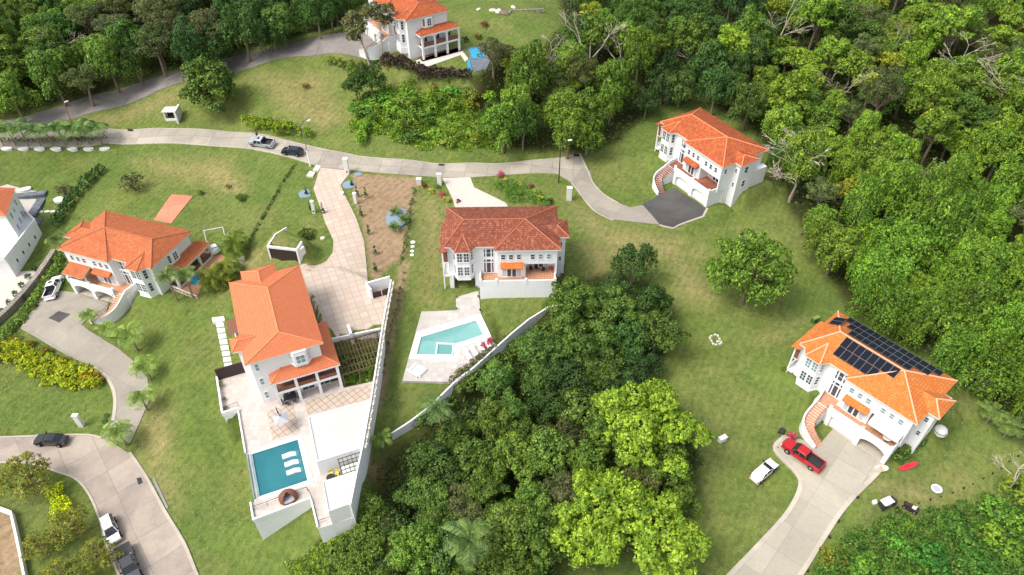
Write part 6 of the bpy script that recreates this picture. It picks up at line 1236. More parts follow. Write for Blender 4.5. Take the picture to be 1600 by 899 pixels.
T('coconut', 262, 436, 5, 'left palm of the pair in front of the orange roofed villa', 'palm', sc=1.05, tint=(.9, .9, .9)); T('coconut', 288, 432, 5, 'right palm of the pair in front of the orange roofed villa', 'palm', sc=1.05, rz=2.2); T('coconut', 88, 376, 4.5, 'shaggy palm behind the left corner of the orange roofed villa', 'palm', sc=.95, tint=(.8, .8, .8))
for px, py, h, s_, lb in ((143, 502, 1, .75, 'feathery cycad like palm at the foot of the curved staircase'), (170, 520, 1.2, .7, 'small palm just right of the staircase foot'), (207, 532, 2.5, 1.15, 'dark drooping palm beside the grey driveway'), (226, 574, 3, .95, 'palm at the right edge of the grey driveway, third from the staircase'), (220, 622, 3, .95, 'palm at the right edge of the grey driveway, fourth from the staircase'), (186, 677, 3, 1.0, 'palm at the mouth of the grey driveway above the low road')):
    T('mid', px, py, h, lb, 'palm', sc=s_ * 1.4, sz=.8, tint=(1.35, 1.35, 1.0))
T('royal', 685, 622, 9, 'tall palm rising over the white garden wall', 'palm', sc=1.0, sz=.8, tint=(.8, .9, .95)); T('royal', 745, 858, 9, 'large grey green palm near the bottom of the central woods', 'palm', sc=1.2, rz=1, tint=(.95, 1, 1.1)); T('royal_low', 597, 690, 3, 'low palm at the end of the white garden wall', 'palm', sc=.7, tint=(1.2, 1.2, 1)); T('royal_low', 875, 850, 4, 'dark palm under the bright tree at the lower edge', 'palm', sc=.8)
T('royal', 1292, 12, 10, 'large drooping palm above the woods near the top edge', 'palm', sc=1.25, tint=(.9, 1, 1)); T('royal_low', 440, 38, 5, 'drooping palm in the dark woods left of the hill villa', 'palm', sc=1.2, rz=2, tint=(1, 1.05, 1.2)); T('royal_low', 400, 45, 6, 'second drooping palm in the dark woods left of the hill villa', 'palm', sc=1.2, rz=3, tint=(1, 1.05, 1.2)); T('royal_low', 1560, 635, 4, 'pale feathery palm at the edge of the woods behind the solar villa', 'palm', sc=1.0, sz=.5, tint=(1.0, 1.0, .9)); T('royal_low', 1590, 655, 4, 'pale feathery palm at the right edge of the photo', 'palm', sc=.95, sz=.5, rz=4, tint=(1.0, 1.0, .9))
T('royal_low', 640, 590, 3, 'small dark palm at the lower edge of the stone patio', 'palm', sc=.01) if False else None
# row of young palms and their white planters along the upper road
for i in range(9):
    px = 6 + i * 19.2; x, y, z = G(px, 228 - (i > 6) * 1.5); tree_r('young', x, y, ['first young palm from the left in the roadside row', 'second young palm from the left in the roadside row', 'third young palm from the left in the roadside row', 'fourth young palm from the left in the roadside row', 'middle young palm of the roadside row', 'fourth young palm from the right in the roadside row', 'third young palm from the right in the roadside row', 'second young palm from the right in the roadside row', 'rightmost young palm of the roadside row'][i], 'palm', group='row of young palms along the upper road', sc=rnd.uniform(1.45, 1.75), tint=(.85, 1.0, .95))
for i in range(7):
    x, y, z = G(11 + i * 25.5, 233.5); m_ = MB(); m_.disc((0, 0), 1.15, .55, -.3, .28, 14); tag(m_.build('planter', 'white_coping', loc=(x, y, z)), ['first', 'second', 'third', 'middle', 'fifth', 'sixth', 'last'][i] + ' white half round planter under the young palms, from the left', 'planter', 'white planters under the young palms')
# ---- hedges and flower beds
def hedge(name, pts, w_, h, n, size, mat, label, cat='hedge', seed=1, tint=(1, 1, 1), jag=.3, **k):
    p_ = resample(Gp(pts), w_ * .55, False); rg = random.Random(seed); L = [(x + rg.uniform(-.2, .2) * w_, y + rg.uniform(-.2, .2) * w_, zt(x, y) + h * .45, w_ * .5 * rg.uniform(1 - jag, 1 + jag), h * .55 * rg.uniform(1 - jag, 1 + jag)) for x, y in p_]
    o = cloud(name, L, n, size, seed, mat, **k); o.color = (*tint, 1); return tag(o, label, cat)
def bed(name, poly, h, n, size, mat, label, cat, seed=1, tint=(1, 1, 1), step=1.0, kind=None, hj=.35, asp=.45, jag=.3):
    P = Gp(poly); A = np.array(P); rg = np.random.default_rng(seed); X, Y = np.meshgrid(np.arange(A[:, 0].min(), A[:, 0].max(), step), np.arange(A[:, 1].min(), A[:, 1].max(), step)); X = X + rg.uniform(-.4, .4, X.shape) * step; Y = Y + rg.uniform(-.4, .4, Y.shape) * step
    ok = sdf(P, X, Y) < -step * .2; L = [(x, y, zt(x, y) + h * .4 * rg.uniform(.6, 1.4), step * rg.uniform(.6, .95), h * .6 * rg.uniform(1 - hj, 1 + hj)) for x, y in zip(X[ok], Y[ok])]
    o = cloud(name, L, n, size, seed, mat, zmin=-.1, aspect=asp, up=.6); o.color = (*tint, 1); return tag(o, label, cat, kind=kind)
hedge('hedge', [(156, 272), (130, 298), (104, 330), (90, 356)], 1.9, 2.3, 5200, .30, 'leaf_dark', 'dark clipped hedge running diagonally above the orange roofed villa', seed=2, tint=(.9, 1, 1), jag=.1)
hedge('hedge', [(388, 196), (410, 200), (440, 206), (478, 214)], 2.2, 2.2, 2600, .5, 'leaf_croton', 'bright yellow green leafy hedge above the silver pickup', seed=3, tint=(.62, .75, .9), aspect=.4)
hedge('hedge', [(603, 102), (620, 108), (650, 116), (690, 124), (735, 128)], 1.9, 2.8, 8500, .34, 'leaf_purple', 'dark purple hedge along the lawn below the hill villa', seed=4)
bed('croton_bed', [(0, 545), (30, 540), (60, 545), (110, 570), (150, 582), (168, 602), (160, 612), (110, 612), (70, 600), (20, 572), (-20, 570), (-20, 545)], 1.5, 9000, .42, 'leaf_croton', 'large bed of bright yellow green croton plants below the grey driveway', 'shrub bed', 5, step=.9)
for i, (a, s_) in enumerate((((22, 530), .9), ((45, 537), .8), ((70, 548), .9), ((100, 563), .8), ((140, 585), 1.0), ((150, 592), .9))): T('shrub', *a, .6, ['rust brown shrub at the left end of the croton bed', 'second rust brown shrub along the croton bed', 'third rust brown shrub along the croton bed', 'fourth rust brown shrub along the croton bed', 'dark red shrub in the croton bed near its right end', 'dark red shrub at the right end of the croton bed'][i], 'shrub', sc=s_ * .75, tint=(3.2, .9, .8) if i > 3 else (2.6, 1.2, 1.0))
hedge('shrubbery', [(100, 400), (80, 440), (60, 468), (35, 500), (10, 530)], 1.8, 1.3, 3600, .38, 'leaf_jungle', 'strip of green shrubs at the foot of the stone wall', seed=6, tint=(1.2, 1.2, 1))
hedge('ditch_plants', [(462, 258), (440, 290), (420, 325), (400, 360), (388, 385)], .5, .5, 1500, .22, 'leaf_dark', 'thin dark line of plants in the ditch across the lawn', 'plants', seed=7)
hedge('border_plants', [(648, 295), (640, 335), (634, 380), (628, 410)], .7, .7, 1500, .22, 'leaf_dark', 'low dark plant border between the dirt lot and the lawn', 'plants', seed=8, tint=(1.3, 1.3, 1))
hedge('border_plants', [(634, 425), (622, 480), (608, 540), (596, 590), (580, 640), (566, 700)], .6, .6, 1300, .22, 'leaf_jungle', 'sparse weeds growing along the outside of the long boundary wall', 'plants', seed=9)
bed('ground_cover_bed', [(770, 288), (800, 286), (845, 305), (868, 318), (850, 324), (800, 318), (775, 300)], 1.1, 3600, .26, 'leaf_jungle', 'rounded bed of dense green ground cover behind the red roofed villa', 'shrub bed', 10, tint=(.9, 1.25, .8), step=.8, hj=.15)
for i, (px, py, s_, m_, lb) in enumerate(((782, 272, .9, 'leaf_pink', 'pink leaved shrub at the left tip of the green bed behind the red roof'), (790, 280, .75, 'leaf_gold', 'yellow shrub beside the pink one at the tip of the green bed'), (812, 288, .7, 'leaf_gold', 'yellow shrub on the upper edge of the green bed, near its middle'), (834, 300, .8, 'leaf_gold', 'yellow shrub on the right part of the green bed'), (845, 310, .95, 'leaf_gold', 'largest yellow shrub at the right end of the green bed'), (830, 290, .6, 'leaf_red', 'dark red shrub on top of the green bed'), (860, 314, .8, 'leaf_purple', 'dark purple shrub at the right end of the green bed'),
    (663, 290, .75, 'leaf_red', 'dark red shrub left of the short white drive, the upper one'), (673, 298, .8, 'leaf_gold', 'yellow shrub left of the short white drive, the upper one'), (689, 304, .8, 'leaf_pink', 'pinkish red shrub at the left edge of the short white drive'), (698, 312, .9, 'leaf_gold', 'yellow shrub at the left edge of the short white drive'), (716, 313, .6, 'leaf_red', 'small red shrub against the back of the red roof'), (684, 291, .7, 'leaf_palm', 'green shrub beside the left pillar of the white drive'),
    (1237, 683, 1.05, 'leaf_pink', 'crimson shrub between the red pickup and the curved staircase'), (755, 541, .7, 'leaf_pink', 'left one of the pink flowering shrubs by the sun loungers'), (761, 537, .7, 'leaf_pink', 'middle one of the pink flowering shrubs by the sun loungers'), (766, 532, .75, 'leaf_pink', 'right one of the pink flowering shrubs by the sun loungers'), (716, 583, .7, 'leaf_pink', 'pink flowering shrub at the lower corner of the stone patio'),
    (836, 495, .7, 'leaf_pink', 'red shrub behind the garden wall nearest the terrace wall'), (821, 505, .65, 'leaf_pink', 'red shrub behind the garden wall, second from the terrace wall'), (804, 519, .65, 'leaf_pink', 'red shrub behind the garden wall, farthest from the terrace wall'), (756, 40, 1.3, 'leaf_brown', 'orange brown shrub right of the hill villa, the upper one'), (746, 58, 1.1, 'leaf_brown', 'russet shrub right of the hill villa, the lower one'), (728, 62, 1.0, 'leaf_purple', 'dark red shrub close to the porch of the hill villa'), (548, 98, 1.0, 'leaf_brown', 'orange brown shrub on the bank beside the upper road end'), (478, 135, 1.0, 'leaf_brown', 'rusty patch shrub on the grassy bank'),
    (1224, 576, .6, 'leaf_yellow', 'small yellow green bush beside the left corner of the solar villa'), (344, 603, .6, 'leaf_yellow', 'yellow green potted plant at the upper corner of the villa terrace'), (350, 623, .4, 'leaf_palm', 'small potted plant halfway along the terrace parapet'), (352, 637, .45, 'leaf_palm', 'small potted plant at the lower corner of the terrace parapet'), (862, 419, .5, 'leaf_pink', 'red flowers on the terrace corner of the red roofed villa'))):
    hh = 3.2 if py in (603, 623, 637) else (3 if py == 419 else 0.5)
    if py in (603, 623, 637): x, y = W(px, py, gz + .4); z = gz + .1
    elif py == 419: x, y = W(px, py, 3.257 + 3.3); z = 3.257 + 2.9
    else: x, y, z = G(px, py, .5)
    L = crown_lobes(.85, 1.1, 7, i, .05); o = cloud('flowering_shrub' if m_ in ('leaf_pink', 'leaf_gold', 'leaf_red') else 'shrub', L, 420, .22, i + 90, m_); o.location = (x, y, z); o.scale = (s_,) * 3; tag(o, lb, 'shrub')
for i, (px, py) in enumerate(((770, 560), (758, 566), (747, 573), (735, 583), (724, 590))):
    x, y, z = G(px - 7, py - 6, .3); o = cloud('agave', [(0, 0, .3, .5, .5)], 160, .5, i + 300, 'leaf_olive', aspect=.18, curl=0); o.location = (x, y, z); tag(o, ['topmost', 'second', 'middle', 'fourth', 'lowest'][i] + ' grey green spiky plant in the row inside the garden wall', 'plant', 'spiky plants along the garden wall')
for i, (px, py) in enumerate(((618, 334), (632, 345), (616, 358))): x, y, z = G(px, py, .3); tree_r('cycad', x, y, ['spiky young palm on the oval gravel bed, the top one', 'spiky young palm on the oval gravel bed, the right one', 'spiky young palm on the oval gravel bed, the lowest one'][i], 'palm', sc=1.15, z=z + .5)
for i, (px, py, h) in enumerate(((565, 338, 2.2), (577, 366, 2.2), (586, 397, 2.0), (587, 424, 1.8), (559, 308, 2.4), (486, 330, 2.2), (505, 334, 2.4), (572, 310, 2.4), (550, 290, 1.2), (479, 304, 1.2))):
    x, y, z = G(px, py); o = cloud('slim_cypress', [(0, 0, h * .5, .22, h * .55), (0, 0, h * .25, .28, h * .3)], 260, .2, 500 + i, 'leaf_dark'); o.location = (x, y, z); tag(o, ['slim dark cypress right of the drive, first below the narrow pillar', 'slim dark cypress right of the drive, second below the narrow pillar', 'slim dark cypress right of the drive, third below the narrow pillar', 'slim dark cypress right of the drive, lowest of the row', 'slim dark cypress touching the narrow white pillar', 'slim dark cypress left of the dialled pillar', 'slim dark cypress right of the dialled pillar', 'slim dark cypress just right of the narrow white pillar', 'dark spiky plant on the blue gravel bed right of the drive', 'dark spiky plant on the blue gravel bed left of the drive'][i], 'cypress')
hedge('rose_hedge', [(5, 222), (60, 222), (115, 221), (165, 219)], 1.0, 1.0, 1800, .26, 'leaf_yellow', 'low straw yellow hedge behind the white planters', seed=14, tint=(1.1, 1, 1.4))
hedge('shrubbery', [(1396, 716), (1412, 706), (1434, 694)], 1.5, 1.4, 1800, .3, 'leaf_jungle', 'green shrubs at the foot of the side wall of the solar villa', seed=15)
hedge('shrubbery', [(520, 100), (548, 108), (560, 130)], 2.2, 1.6, 1800, .36, 'leaf_jungle', 'yellow green shrubs below the end of the upper road', seed=16, tint=(1.3, 1.2, 1))
hedge('shrubbery', [(878, 418), (878, 440), (872, 462)], 1.0, .9, 700, .24, 'leaf_olive', 'mixed low plants at the right wall of the red roofed villa', seed=17)
bed('garden_plants', [(533, 562), (585, 545), (580, 598), (540, 606)], .8, 2600, .36, 'leaf_bright', 'bright leafy plants growing in the sunken garden under the pergola', 'plants', 18, step=.9, tint=(.6, .7, .8))
for i, (px, py, w_) in enumerate(((37, 295, 1.5), (97, 312, 1.7))): x, y, z = G(px, py); m_ = MB(); m_.disc((0, 0), w_, w_ * .62, -.3, .14, 20); tag(m_.build('pebble_bed', 'white_coping', loc=(x, y, z)), ['oval white pebble bed with dark plants near the left edge', 'white pebble bed below the grey green shrub'][i], 'pebble bed')
for i in range(6):
    x, y, z = G(56 - i * 10, 423 + i * 13.5); o = cloud('clipped_shrub', [(0, 0, .6, .5, .65)], 300, .2, 700 + i, 'leaf_dark'); o.location = (x, y, z); tag(o, ['topmost', 'second', 'third', 'fourth', 'fifth', 'lowest'][i] + ' clipped shrub of the line above the rough stone wall', 'shrub', 'clipped shrubs above the stone wall')
hedge('wall_plants', [(700, 602), (730, 578), (770, 548), (800, 524)], .9, 1.0, 1500, .26, 'leaf_olive', 'spiky mixed plants along the inside of the garden wall by the patio', seed=41)
hedge('wall_plants', [(655, 662), (690, 640), (730, 608), (780, 570), (830, 530), (880, 492)], 2.2, 2.0, 5200, .34, 'leaf_jungle', 'green climbers pressing against the outside of the garden wall', seed=42)
# ---- tall growth that nobody could count
UC = dict(kind='stuff')
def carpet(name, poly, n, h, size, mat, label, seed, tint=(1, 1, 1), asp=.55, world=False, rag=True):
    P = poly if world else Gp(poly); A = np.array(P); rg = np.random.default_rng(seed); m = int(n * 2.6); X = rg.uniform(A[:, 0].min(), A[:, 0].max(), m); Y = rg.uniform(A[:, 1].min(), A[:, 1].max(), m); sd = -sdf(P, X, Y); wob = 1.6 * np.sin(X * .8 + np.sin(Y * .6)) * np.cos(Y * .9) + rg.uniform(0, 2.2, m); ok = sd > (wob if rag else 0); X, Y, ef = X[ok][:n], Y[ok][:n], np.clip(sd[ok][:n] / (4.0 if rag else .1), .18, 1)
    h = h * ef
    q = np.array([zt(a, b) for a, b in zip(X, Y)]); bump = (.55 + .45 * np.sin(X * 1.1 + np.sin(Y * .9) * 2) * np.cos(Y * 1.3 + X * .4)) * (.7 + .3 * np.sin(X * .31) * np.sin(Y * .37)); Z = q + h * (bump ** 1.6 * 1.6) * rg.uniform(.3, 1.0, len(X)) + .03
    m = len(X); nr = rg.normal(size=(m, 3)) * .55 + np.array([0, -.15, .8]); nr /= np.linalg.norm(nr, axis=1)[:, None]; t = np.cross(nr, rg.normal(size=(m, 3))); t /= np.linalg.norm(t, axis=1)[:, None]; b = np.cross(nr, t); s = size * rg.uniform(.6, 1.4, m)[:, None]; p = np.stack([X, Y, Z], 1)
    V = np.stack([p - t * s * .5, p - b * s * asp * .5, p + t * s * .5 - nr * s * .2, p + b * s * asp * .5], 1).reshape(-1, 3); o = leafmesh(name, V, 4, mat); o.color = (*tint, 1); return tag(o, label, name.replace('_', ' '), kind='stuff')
carpet('tall_weeds', [(545, 178), (560, 150), (600, 135), (640, 132), (735, 138), (760, 190), (790, 235), (700, 236), (620, 226), (555, 208), (540, 195)], 60000, 3.2, .38, 'leaf_jungle', 'lush tall weeds covering the steep bank below the purple hedge', 31, (1.55, 1.5, .95))
bed('leafy_ground_cover', [(1268, 910), (1300, 862), (1345, 826), (1400, 806), (1455, 806), (1510, 784), (1560, 776), (1620, 748), (1680, 760), (1680, 960), (1250, 960)], 1.5, 52000, .30, 'leaf_jungle', 'dense leafy ground cover filling the lower right corner', 'ground cover', 32, (.8, 1.0, .85), step=1.25, kind='stuff', hj=.7)
carpet('leafy_ground_cover', [(1255, 910), (1292, 855), (1340, 815), (1400, 792), (1455, 792), (1510, 770), (1560, 760), (1620, 735), (1690, 750), (1690, 970), (1240, 970)], 12000, .5, .26, 'leaf_jungle', 'thin weeds where the lower right ground cover meets the lawn', 37, (.9, 1.05, .9))
carpet('undergrowth', [(548, 760), (580, 750), (600, 760), (600, 910), (440, 930), (440, 880), (480, 850), (520, 835), (560, 820)], 9000, .9, .36, 'leaf_jungle', 'scrubby growth spreading from the woods onto the lawn beside the pool block', 33, (1.5, 1.35, .9))
bed('scrub', [(600, 760), (600, 905), (500, 925), (470, 905), (520, 860), (565, 820), (585, 780)], 1.6, 9000, .28, 'leaf_jungle', 'scrubby bushes at the lower left foot of the central woods', 'scrub', 38, (1.15, 1.1, .95), step=1.4, kind='stuff', hj=.7)
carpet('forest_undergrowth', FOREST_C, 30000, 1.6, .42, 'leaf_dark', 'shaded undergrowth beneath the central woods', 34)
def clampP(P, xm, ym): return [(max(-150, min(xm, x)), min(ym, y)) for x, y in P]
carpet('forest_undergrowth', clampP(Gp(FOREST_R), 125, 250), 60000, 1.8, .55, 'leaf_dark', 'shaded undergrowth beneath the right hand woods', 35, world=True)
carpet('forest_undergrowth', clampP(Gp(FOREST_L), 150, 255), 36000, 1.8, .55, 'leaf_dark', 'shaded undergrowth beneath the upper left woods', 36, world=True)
# clumps of bushes standing in the weedy bank and along the ground cover
ordn = lambda k: f"{k}{'th' if 10 <= k % 100 <= 20 else {1: 'st', 2: 'nd', 3: 'rd'}.get(k % 10, 'th')}"
bb = sorted((rnd.uniform(560, 775), rnd.uniform(145, 228)) for _ in range(44)); bb = [q for q in bb if q[1] > 165 or q[0] > 600]
for i, (px, py) in enumerate(bb):
    x, y, z = G(px, py); o = cloud('bank_bush', crown_lobes(1.6, 2.6, 9, i, .2), 900, .28, 900 + i, rnd.choice(['leaf_jungle', 'leaf_jungle', 'leaf_dark'])); o.location = (x, y, z); o.color = (*[c * rnd.uniform(.9, 1.5) for c in (1.25, 1.3, .9)], 1); o.scale = (rnd.uniform(.8, 1.6), rnd.uniform(.8, 1.6), rnd.uniform(.6, 1.1))
    tag(o, f'loose green bush on the weedy bank below the purple hedge, {ordn(i + 1)} from the left', 'bush', 'bushes on the weedy bank')
for i, (px, py, s_) in enumerate(((1300, 880, .9), (1335, 850, .7), (1372, 830, .5), (1420, 830, .6), (1470, 820, .6), (1500, 840, 1.2), (1545, 800, 1.1), (1580, 770, 1.3), (1400, 860, 1.1), (1450, 880, 1.3), (1350, 890, 1.0), (1560, 860, 1.3), (1590, 820, 1.2), (1520, 885, 1.2))):
    x, y, z = G(px, py); o = cloud('scrub_bush', crown_lobes(1.7, 2.4, 10, 40 + i, .1), 1300, .26, 1200 + i, ['leaf_jungle', 'leaf_dark', 'leaf_jungle', 'leaf_yellow'][i % 4 if i % 7 else 3]); o.location = (x, y, z); o.color = (*[c * rnd.uniform(.8, 1.3) for c in (1.05, 1.25, .8)], 1); o.scale = (s_ * 1.2, s_ * 1.2, s_ * .8)
    tag(o, f'rounded bush rising out of the lower right ground cover, {ordn(1 + sorted((1300, 1335, 1372, 1420, 1470, 1500, 1545, 1580, 1400, 1450, 1350, 1560, 1590, 1520)).index(px))} from the left', 'bush', 'bushes in the lower right ground cover')
# grass: short tufts over the lawns
rg = np.random.default_rng(77); ng = 190000; X = rg.uniform(-110, 100, ng); Y = rg.uniform(28, 200, ng)
zg = np.array([zt(a, b) for a, b in zip(X, Y)]); zc_ = Y * cP - (zg - CAM_H) * sP; px_ = 800 + F_PX * X / zc_; py_ = 449.5 - F_PX * (Y * sP + (zg - CAM_H) * cP) / zc_
ok = (px_ > -60) & (px_ < 1660) & (py_ > -20) & (py_ < 930)
for P in AVOID + [lp(k, [(-9, -1.5), (12, -1.5), (12, 12), (-9, 12)]) for k in 'CDEAH'] + [lp('G', [(-5, 7), (-5, 0), (-3.4, -18), (8, -22), (23, 14), (11, 17), (0, 17)])] + [[W(x, y, 3.2) for x, y in ((628, 596), (658, 486), (712, 447), (750, 447), (776, 541), (714, 598))]]: ok &= sdf(P, X, Y) > .15
ix = np.clip(((X - GX0) / STEP).astype(int), 0, len(gx) - 1); iy = np.clip(((Y - GY0) / STEP).astype(int), 0, len(gy) - 1); ok &= (m_soil[iy, ix] < .04) & (m_for[iy, ix] < .5)
cl_ = np.sin(X * .9 + 2 * np.sin(Y * .7)) * np.cos(Y * 1.1 + np.sin(X * .5)) + rg.normal(size=ng) * .8; ok &= cl_ > -.5
X, Y, zg = X[ok], Y[ok], zg[ok]; m = len(X); p = np.stack([X, Y, zg + .05], 1); nr = rg.normal(size=(m, 3)) * .35 + np.array([0, 0, 1]); nr /= np.linalg.norm(nr, axis=1)[:, None]; t = np.cross(nr, rg.normal(size=(m, 3))); t /= np.linalg.norm(t, axis=1)[:, None]; b = np.cross(nr, t); sz_ = rg.uniform(.10, .30, m)[:, None]
tag(leafmesh('grass', np.stack([p - t * sz_ * .5, p - b * sz_ * .35, p + t * sz_ * .5, p + b * sz_ * .35], 1).reshape(-1, 3), 4, 'leaf_grass'), 'short uneven grass over the lawns between the houses', 'grass', kind='stuff')
# ---- the woods: every tree its own object
def woods(poly, spacing, chooser, hc, seed, mg=3.0, xlim=(-150, 125), ylim=(25, 250), pads=()):
    rg = random.Random(seed); y = ylim[0]; k = 0; out = []
    P = np.array(poly, float)
    while y < ylim[1]:
        sp = spacing(y); x = xlim[0] + (k % 2) * sp / 2
        while x < xlim[1]:
            jx, jy = x + rg.uniform(-.32, .32) * sp, y + rg.uniform(-.32, .32) * sp; z = zt(jx, jy) + hc
            dx, dy, dz_ = jx, jy, z - CAM_H; zc = dy * cP - dz_ * sP; yc = dy * sP + dz_ * cP; px, py = 800 + F_PX * dx / zc, 449.5 - F_PX * yc / zc
            if -70 < px < 1670 and -75 < py < 960 and float(sdf(poly, np.array([px]), np.array([py]))[0]) < -mg * F_PX / zc: out.append((jx, jy, px, py, float(-sdf(poly, np.array([px]), np.array([py]))[0]) * zc / F_PX))
            x += sp
        y += sp * .87; k += 1
    for q_ in out: chooser(rg, *q_)
    return len(out)
def calm(k, t): return (min(t[0], 1.0), min(t[1], 1.15), t[2]) if k == 'olive_a' else t
def varied(rg, t, a=.30): k = rg.uniform(1 - a, 1 + a); return (t[0] * k * rg.uniform(.86, 1.03), t[1] * k, t[2] * k * rg.uniform(.85, 1.15))
LB = {'jungle_a': 'mid green rounded tree', 'jungle_b': 'mid green upright tree', 'jungle_c': 'mid green broad crowned tree', 'dark_a': 'dark green rounded tree', 'dark_b': 'dark green narrow tree', 'olive_a': 'grey green flat crowned tree', 'yellow_a': 'yellow tipped tree', 'vine_a': 'tall vine smothered tree', 'vine_b': 'broad vine smothered tree', 'bright_b': 'bright lime crowned tree'}
def pick(rg, opts): return rg.choices([o for o, _ in opts], [w_ for _, w_ in opts])[0]
def ch_center(rg, x, y, px, py, ed):
    near = py > 640; k = pick(rg, [('dark_a', 3), ('dark_b', 2), ('jungle_a', 4), ('jungle_c', 3), ('jungle_b', 2)] if not near else [('jungle_a', 3), ('jungle_b', 3), ('jungle_c', 3), ('olive_a', 2), ('yellow_a', .5), ('dark_a', 1.5)])
    tree_r(k, x, y, LB[k] + (' in the upper part of the central woods' if not near else ' in the lower part of the central woods'), 'tree', group='central woods: ' + LB[k] + (' upper' if not near else ' lower'), sc=rg.uniform(.66, .95), sz=rg.uniform(.75, 1.0), tint=varied(rg, calm(k, (.95, .95, .95) if not near else (1.1, 1.02, .9))))
n1 = woods(FOREST_C, lambda y: 5.1, ch_center, 6, 3, 1.0)
def ch_right(rg, x, y, px, py, ed):
    if px > 1330 and py > 250 and (py - 250) > (1420 - px) * .6:
        k = pick(rg, [('vine_a', 4), ('vine_b', 5), ('jungle_b', 1), ('bright_b', .6), ('olive_a', .5)]); reg = 'on the right hillside'; t = (1.45, 1.5, .95)
    elif px > 1190: k = pick(rg, [('jungle_a', 4), ('jungle_b', 4), ('jungle_c', 4), ('yellow_a', 1.6), ('dark_a', 2), ('olive_a', 2.2), ('bright_b', .7)]); reg = 'in the upper right woods'; t = (1.6, 1.45, .95)
    elif px > 1000: k = pick(rg, [('dark_a', 5), ('dark_b', 3), ('jungle_a', 3), ('jungle_b', 2)]); reg = 'in the dark woods behind the mossy roofed villa'; t = (1, 1, 1)
    else: k = pick(rg, [('jungle_b', 5), ('jungle_a', 3), ('dark_b', 1.5), ('yellow_a', 1.8), ('olive_a', 1.5), ('bright_b', .5)]); reg = 'in the upper middle woods'; t = (1.35, 1.3, .95)
    if ed < 7: k = {'yellow_a': 'jungle_b', 'jungle_c': 'jungle_b', 'olive_a': 'dark_b', 'bright_b': 'jungle_a', 'jungle_a': 'jungle_b', 'dark_a': 'dark_b'}.get(k, k)
    tree_r(k, x, y, LB[k] + ' ' + reg, 'tree', group='woods ' + reg + ': ' + LB[k], sc=rg.uniform(.72, 1.1) * (.6 if k == 'bright_b' else 1), sz=rg.choice([.85, .95, 1.05, 1.2, 1.45]), tint=varied(rg, calm(k, t)) if k != 'bright_b' else (.8, .85, .9))
n2 = woods(FOREST_R, lambda y: 5.6 + max(0, y - 80) * .018, ch_right, 7, 4)
def ch_left(rg, x, y, px, py, ed):
    k = pick(rg, [('jungle_b', 4), ('jungle_a', 3), ('dark_a', 2)] if px < 110 else ([('olive_a', 5), ('jungle_c', 2), ('dark_a', 1)] if px < 290 else [('dark_a', 3), ('dark_b', 3), ('jungle_a', 1)]))
    if ed < 8: k = {'olive_a': rg.choice(['jungle_b', 'olive_a']), 'jungle_a': 'jungle_b', 'dark_a': 'dark_b', 'jungle_c': 'jungle_b'}.get(k, k)
    tree_r(k, x, y, LB[k] + ' in the upper left woods', 'tree', group='upper left woods: ' + LB[k], sc=rg.uniform(.85, 1.2), sz=rg.uniform(.85, 1.15), tint=varied(rg, calm(k, (1.3, 1.25, 1) if px < 290 else (.95, 1, .95))))
n3 = woods(FOREST_L, lambda y: 6.6, ch_left, 7, 5)
print('trees', n1, n2, n3)
for i, (k, px, py, hc, s_, lb) in enumerate((('bare_a', 925, 48, 9, .95, 'leafless pale branching tree at the top of the upper middle woods'), ('bare_b', 968, 55, 9, 1.0, 'second leafless pale tree just right of the largest one'), ('bare_a', 1228, 20, 9, .9, 'leafless grey tree near the drooping palm at the top'), ('bare_b', 1520, 50, 10, 1.1, 'leafless pale tree near the top right'), ('bare_c', 1405, 20, 11, .8, 'thin tree with yellow leaf tips near the top edge'), ('bare_c', 1495, 130, 10, .6, 'small pinkish bare crowned tree in the upper right woods'), ('bare_c', 1322, 180, 10, .65, 'thin bare brownish tree in the middle of the right woods'), ('fallen', 1240, 296, 3, 2.1, 'pale leafless tree leaning over the lawn right of the mossy roofed villa'), ('bare_b', 60, 35, 9, .9, 'bare pale tree in the upper left woods'), ('bare_b', 1592, 745, 4, .7, 'pale leafless bush at the right edge above the ground cover'), ('bare_b', 205, 88, 5, .6, 'bare branches showing below the grey green trees, upper left'), ('bare_b', 1388, 255, 8, .6, 'slim bare tree showing through the vines on the right hillside'), ('bare_a', 1330, 95, 9, .65, 'small bare grey tree between the drooping palm and the brownish bare tree'), ('bare_b', 1100, 45, 8, .7, 'bare grey tree left of the tall lime tree'), ('bare_a', 1440, 235, 8, .6, 'small pale bare tree in the middle of the right woods, lower one'), ('bare_b', 860, 40, 8, .8, 'pale bare tree at the left side of the upper middle woods'), ('bare_a', 1590, 110, 9, .9, 'pale bare tree at the upper right edge'))):
    T(k, px, py, hc + (3.5 if k[:4] == 'bare' and hc > 6 else 0), lb, 'tree', sc=s_ * (1.3 if hc > 6 else 1))
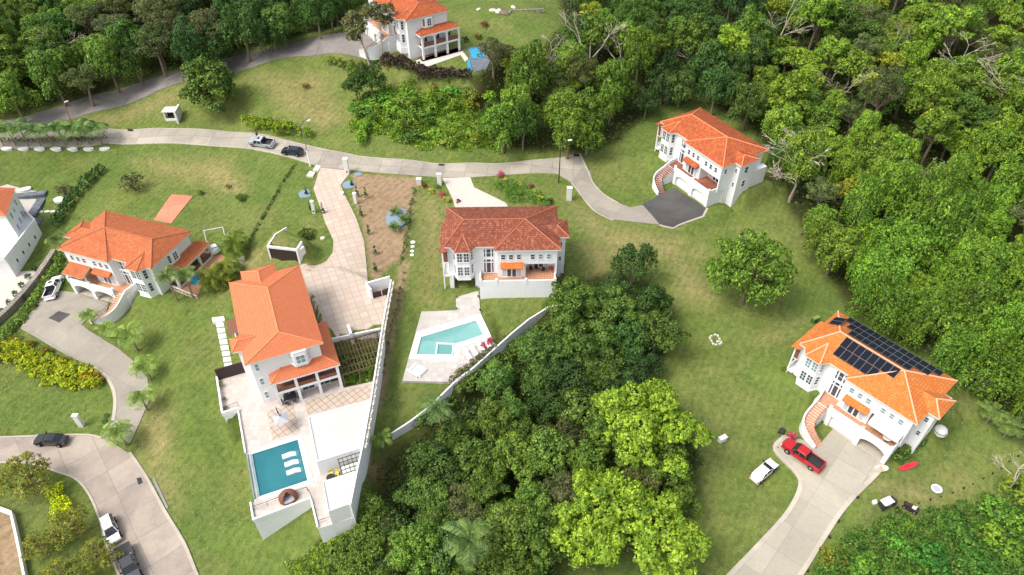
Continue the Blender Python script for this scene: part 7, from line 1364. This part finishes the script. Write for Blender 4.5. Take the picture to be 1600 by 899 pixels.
# every tree of the woods gets a description of where it stands
MARKS = [('hill villa', 660, 50), ('blue pool', 750, 85), ('mossy roofed villa', 1115, 215), ('solar villa', 1370, 590), ('leaning bare tree', 1240, 300), ('domed lawn tree', 1170, 437), ('drooping top palm', 1292, 12), ('large bare trees', 945, 50),
         ('tall lime tree', 1158, 70), ('pinkish bare tree', 1495, 130), ('brownish bare tree', 1322, 180), ('ground cover', 1450, 840), ('right edge', 1600, 400), ('top right corner', 1600, 0), ('yellow palms', 360, 400), ('roadside tree', 331, 145), ('young palm row', 80, 205), ('top left corner', 0, 0), ('upper road end', 560, 68),
         ('angular pool', 700, 530), ('bright upper tree', 1012, 655), ('bright lower trees', 975, 810), ('large grey palm', 745, 860), ('wall palm', 685, 622), ('red roofed villa', 785, 380), ('pool block', 530, 780), ('road end lamp', 875, 250), ('small feathery tree', 988, 432)]
WOOD = [o for o in S.objects if o.parent is None and o.get('group', '').startswith(('central woods', 'woods ', 'upper left woods'))]
rows = {}
for o in WOOD:
    x, y, z = o.location; z += 6 - CAM_H; zc = y * cP - z * sP; yc = y * sP + z * cP; px, py = 800 + F_PX * x / zc, 449.5 - F_PX * yc / zc
    d, nm, mx, my = min((math.hypot(px - b, py - c), a, b, c) for a, b, c in MARKS); dx, dy = px - mx, py - my
    side = ('right of' if dx > 0 else 'left of') if abs(dx) > abs(dy) else ('below' if dy > 0 else 'above')
    rows.setdefault((o['group'].split(': ')[1].replace(' upper', '').replace(' lower', ''), side, nm), []).append((d, o.name))
_o = lambda i: ('nearest' if i == 0 else f"{i + 1}{'th' if 10 <= (i + 1) % 100 <= 20 else {1: 'st', 2: 'nd', 3: 'rd'}.get((i + 1) % 10, 'th')} nearest")
ORD_ = ['nearest', 'second nearest', 'third nearest', 'fourth nearest', 'fifth nearest', 'sixth nearest', 'seventh nearest', 'eighth nearest', 'ninth nearest', 'tenth nearest', 'eleventh nearest', 'twelfth nearest', 'thirteenth nearest', 'fourteenth nearest', 'fifteenth nearest']
for (kd, side, nm), l in rows.items():
    l.sort()
    for i, (d, on) in enumerate(l): S.objects[on]['label'] = f"{kd} {side} the {nm}" + (', ' + _o(i) + ' to it' if len(l) > 1 else '')
for k, p_ in PROTO.items():
    if not p_['used']:
        for c in KIDS[p_.name]: bpy.data.objects.remove(c)
        bpy.data.objects.remove(p_)
    else: del p_['used']
for o in list(S.objects):
    if o.parent is None and 'used' in o.keys(): del o['used']
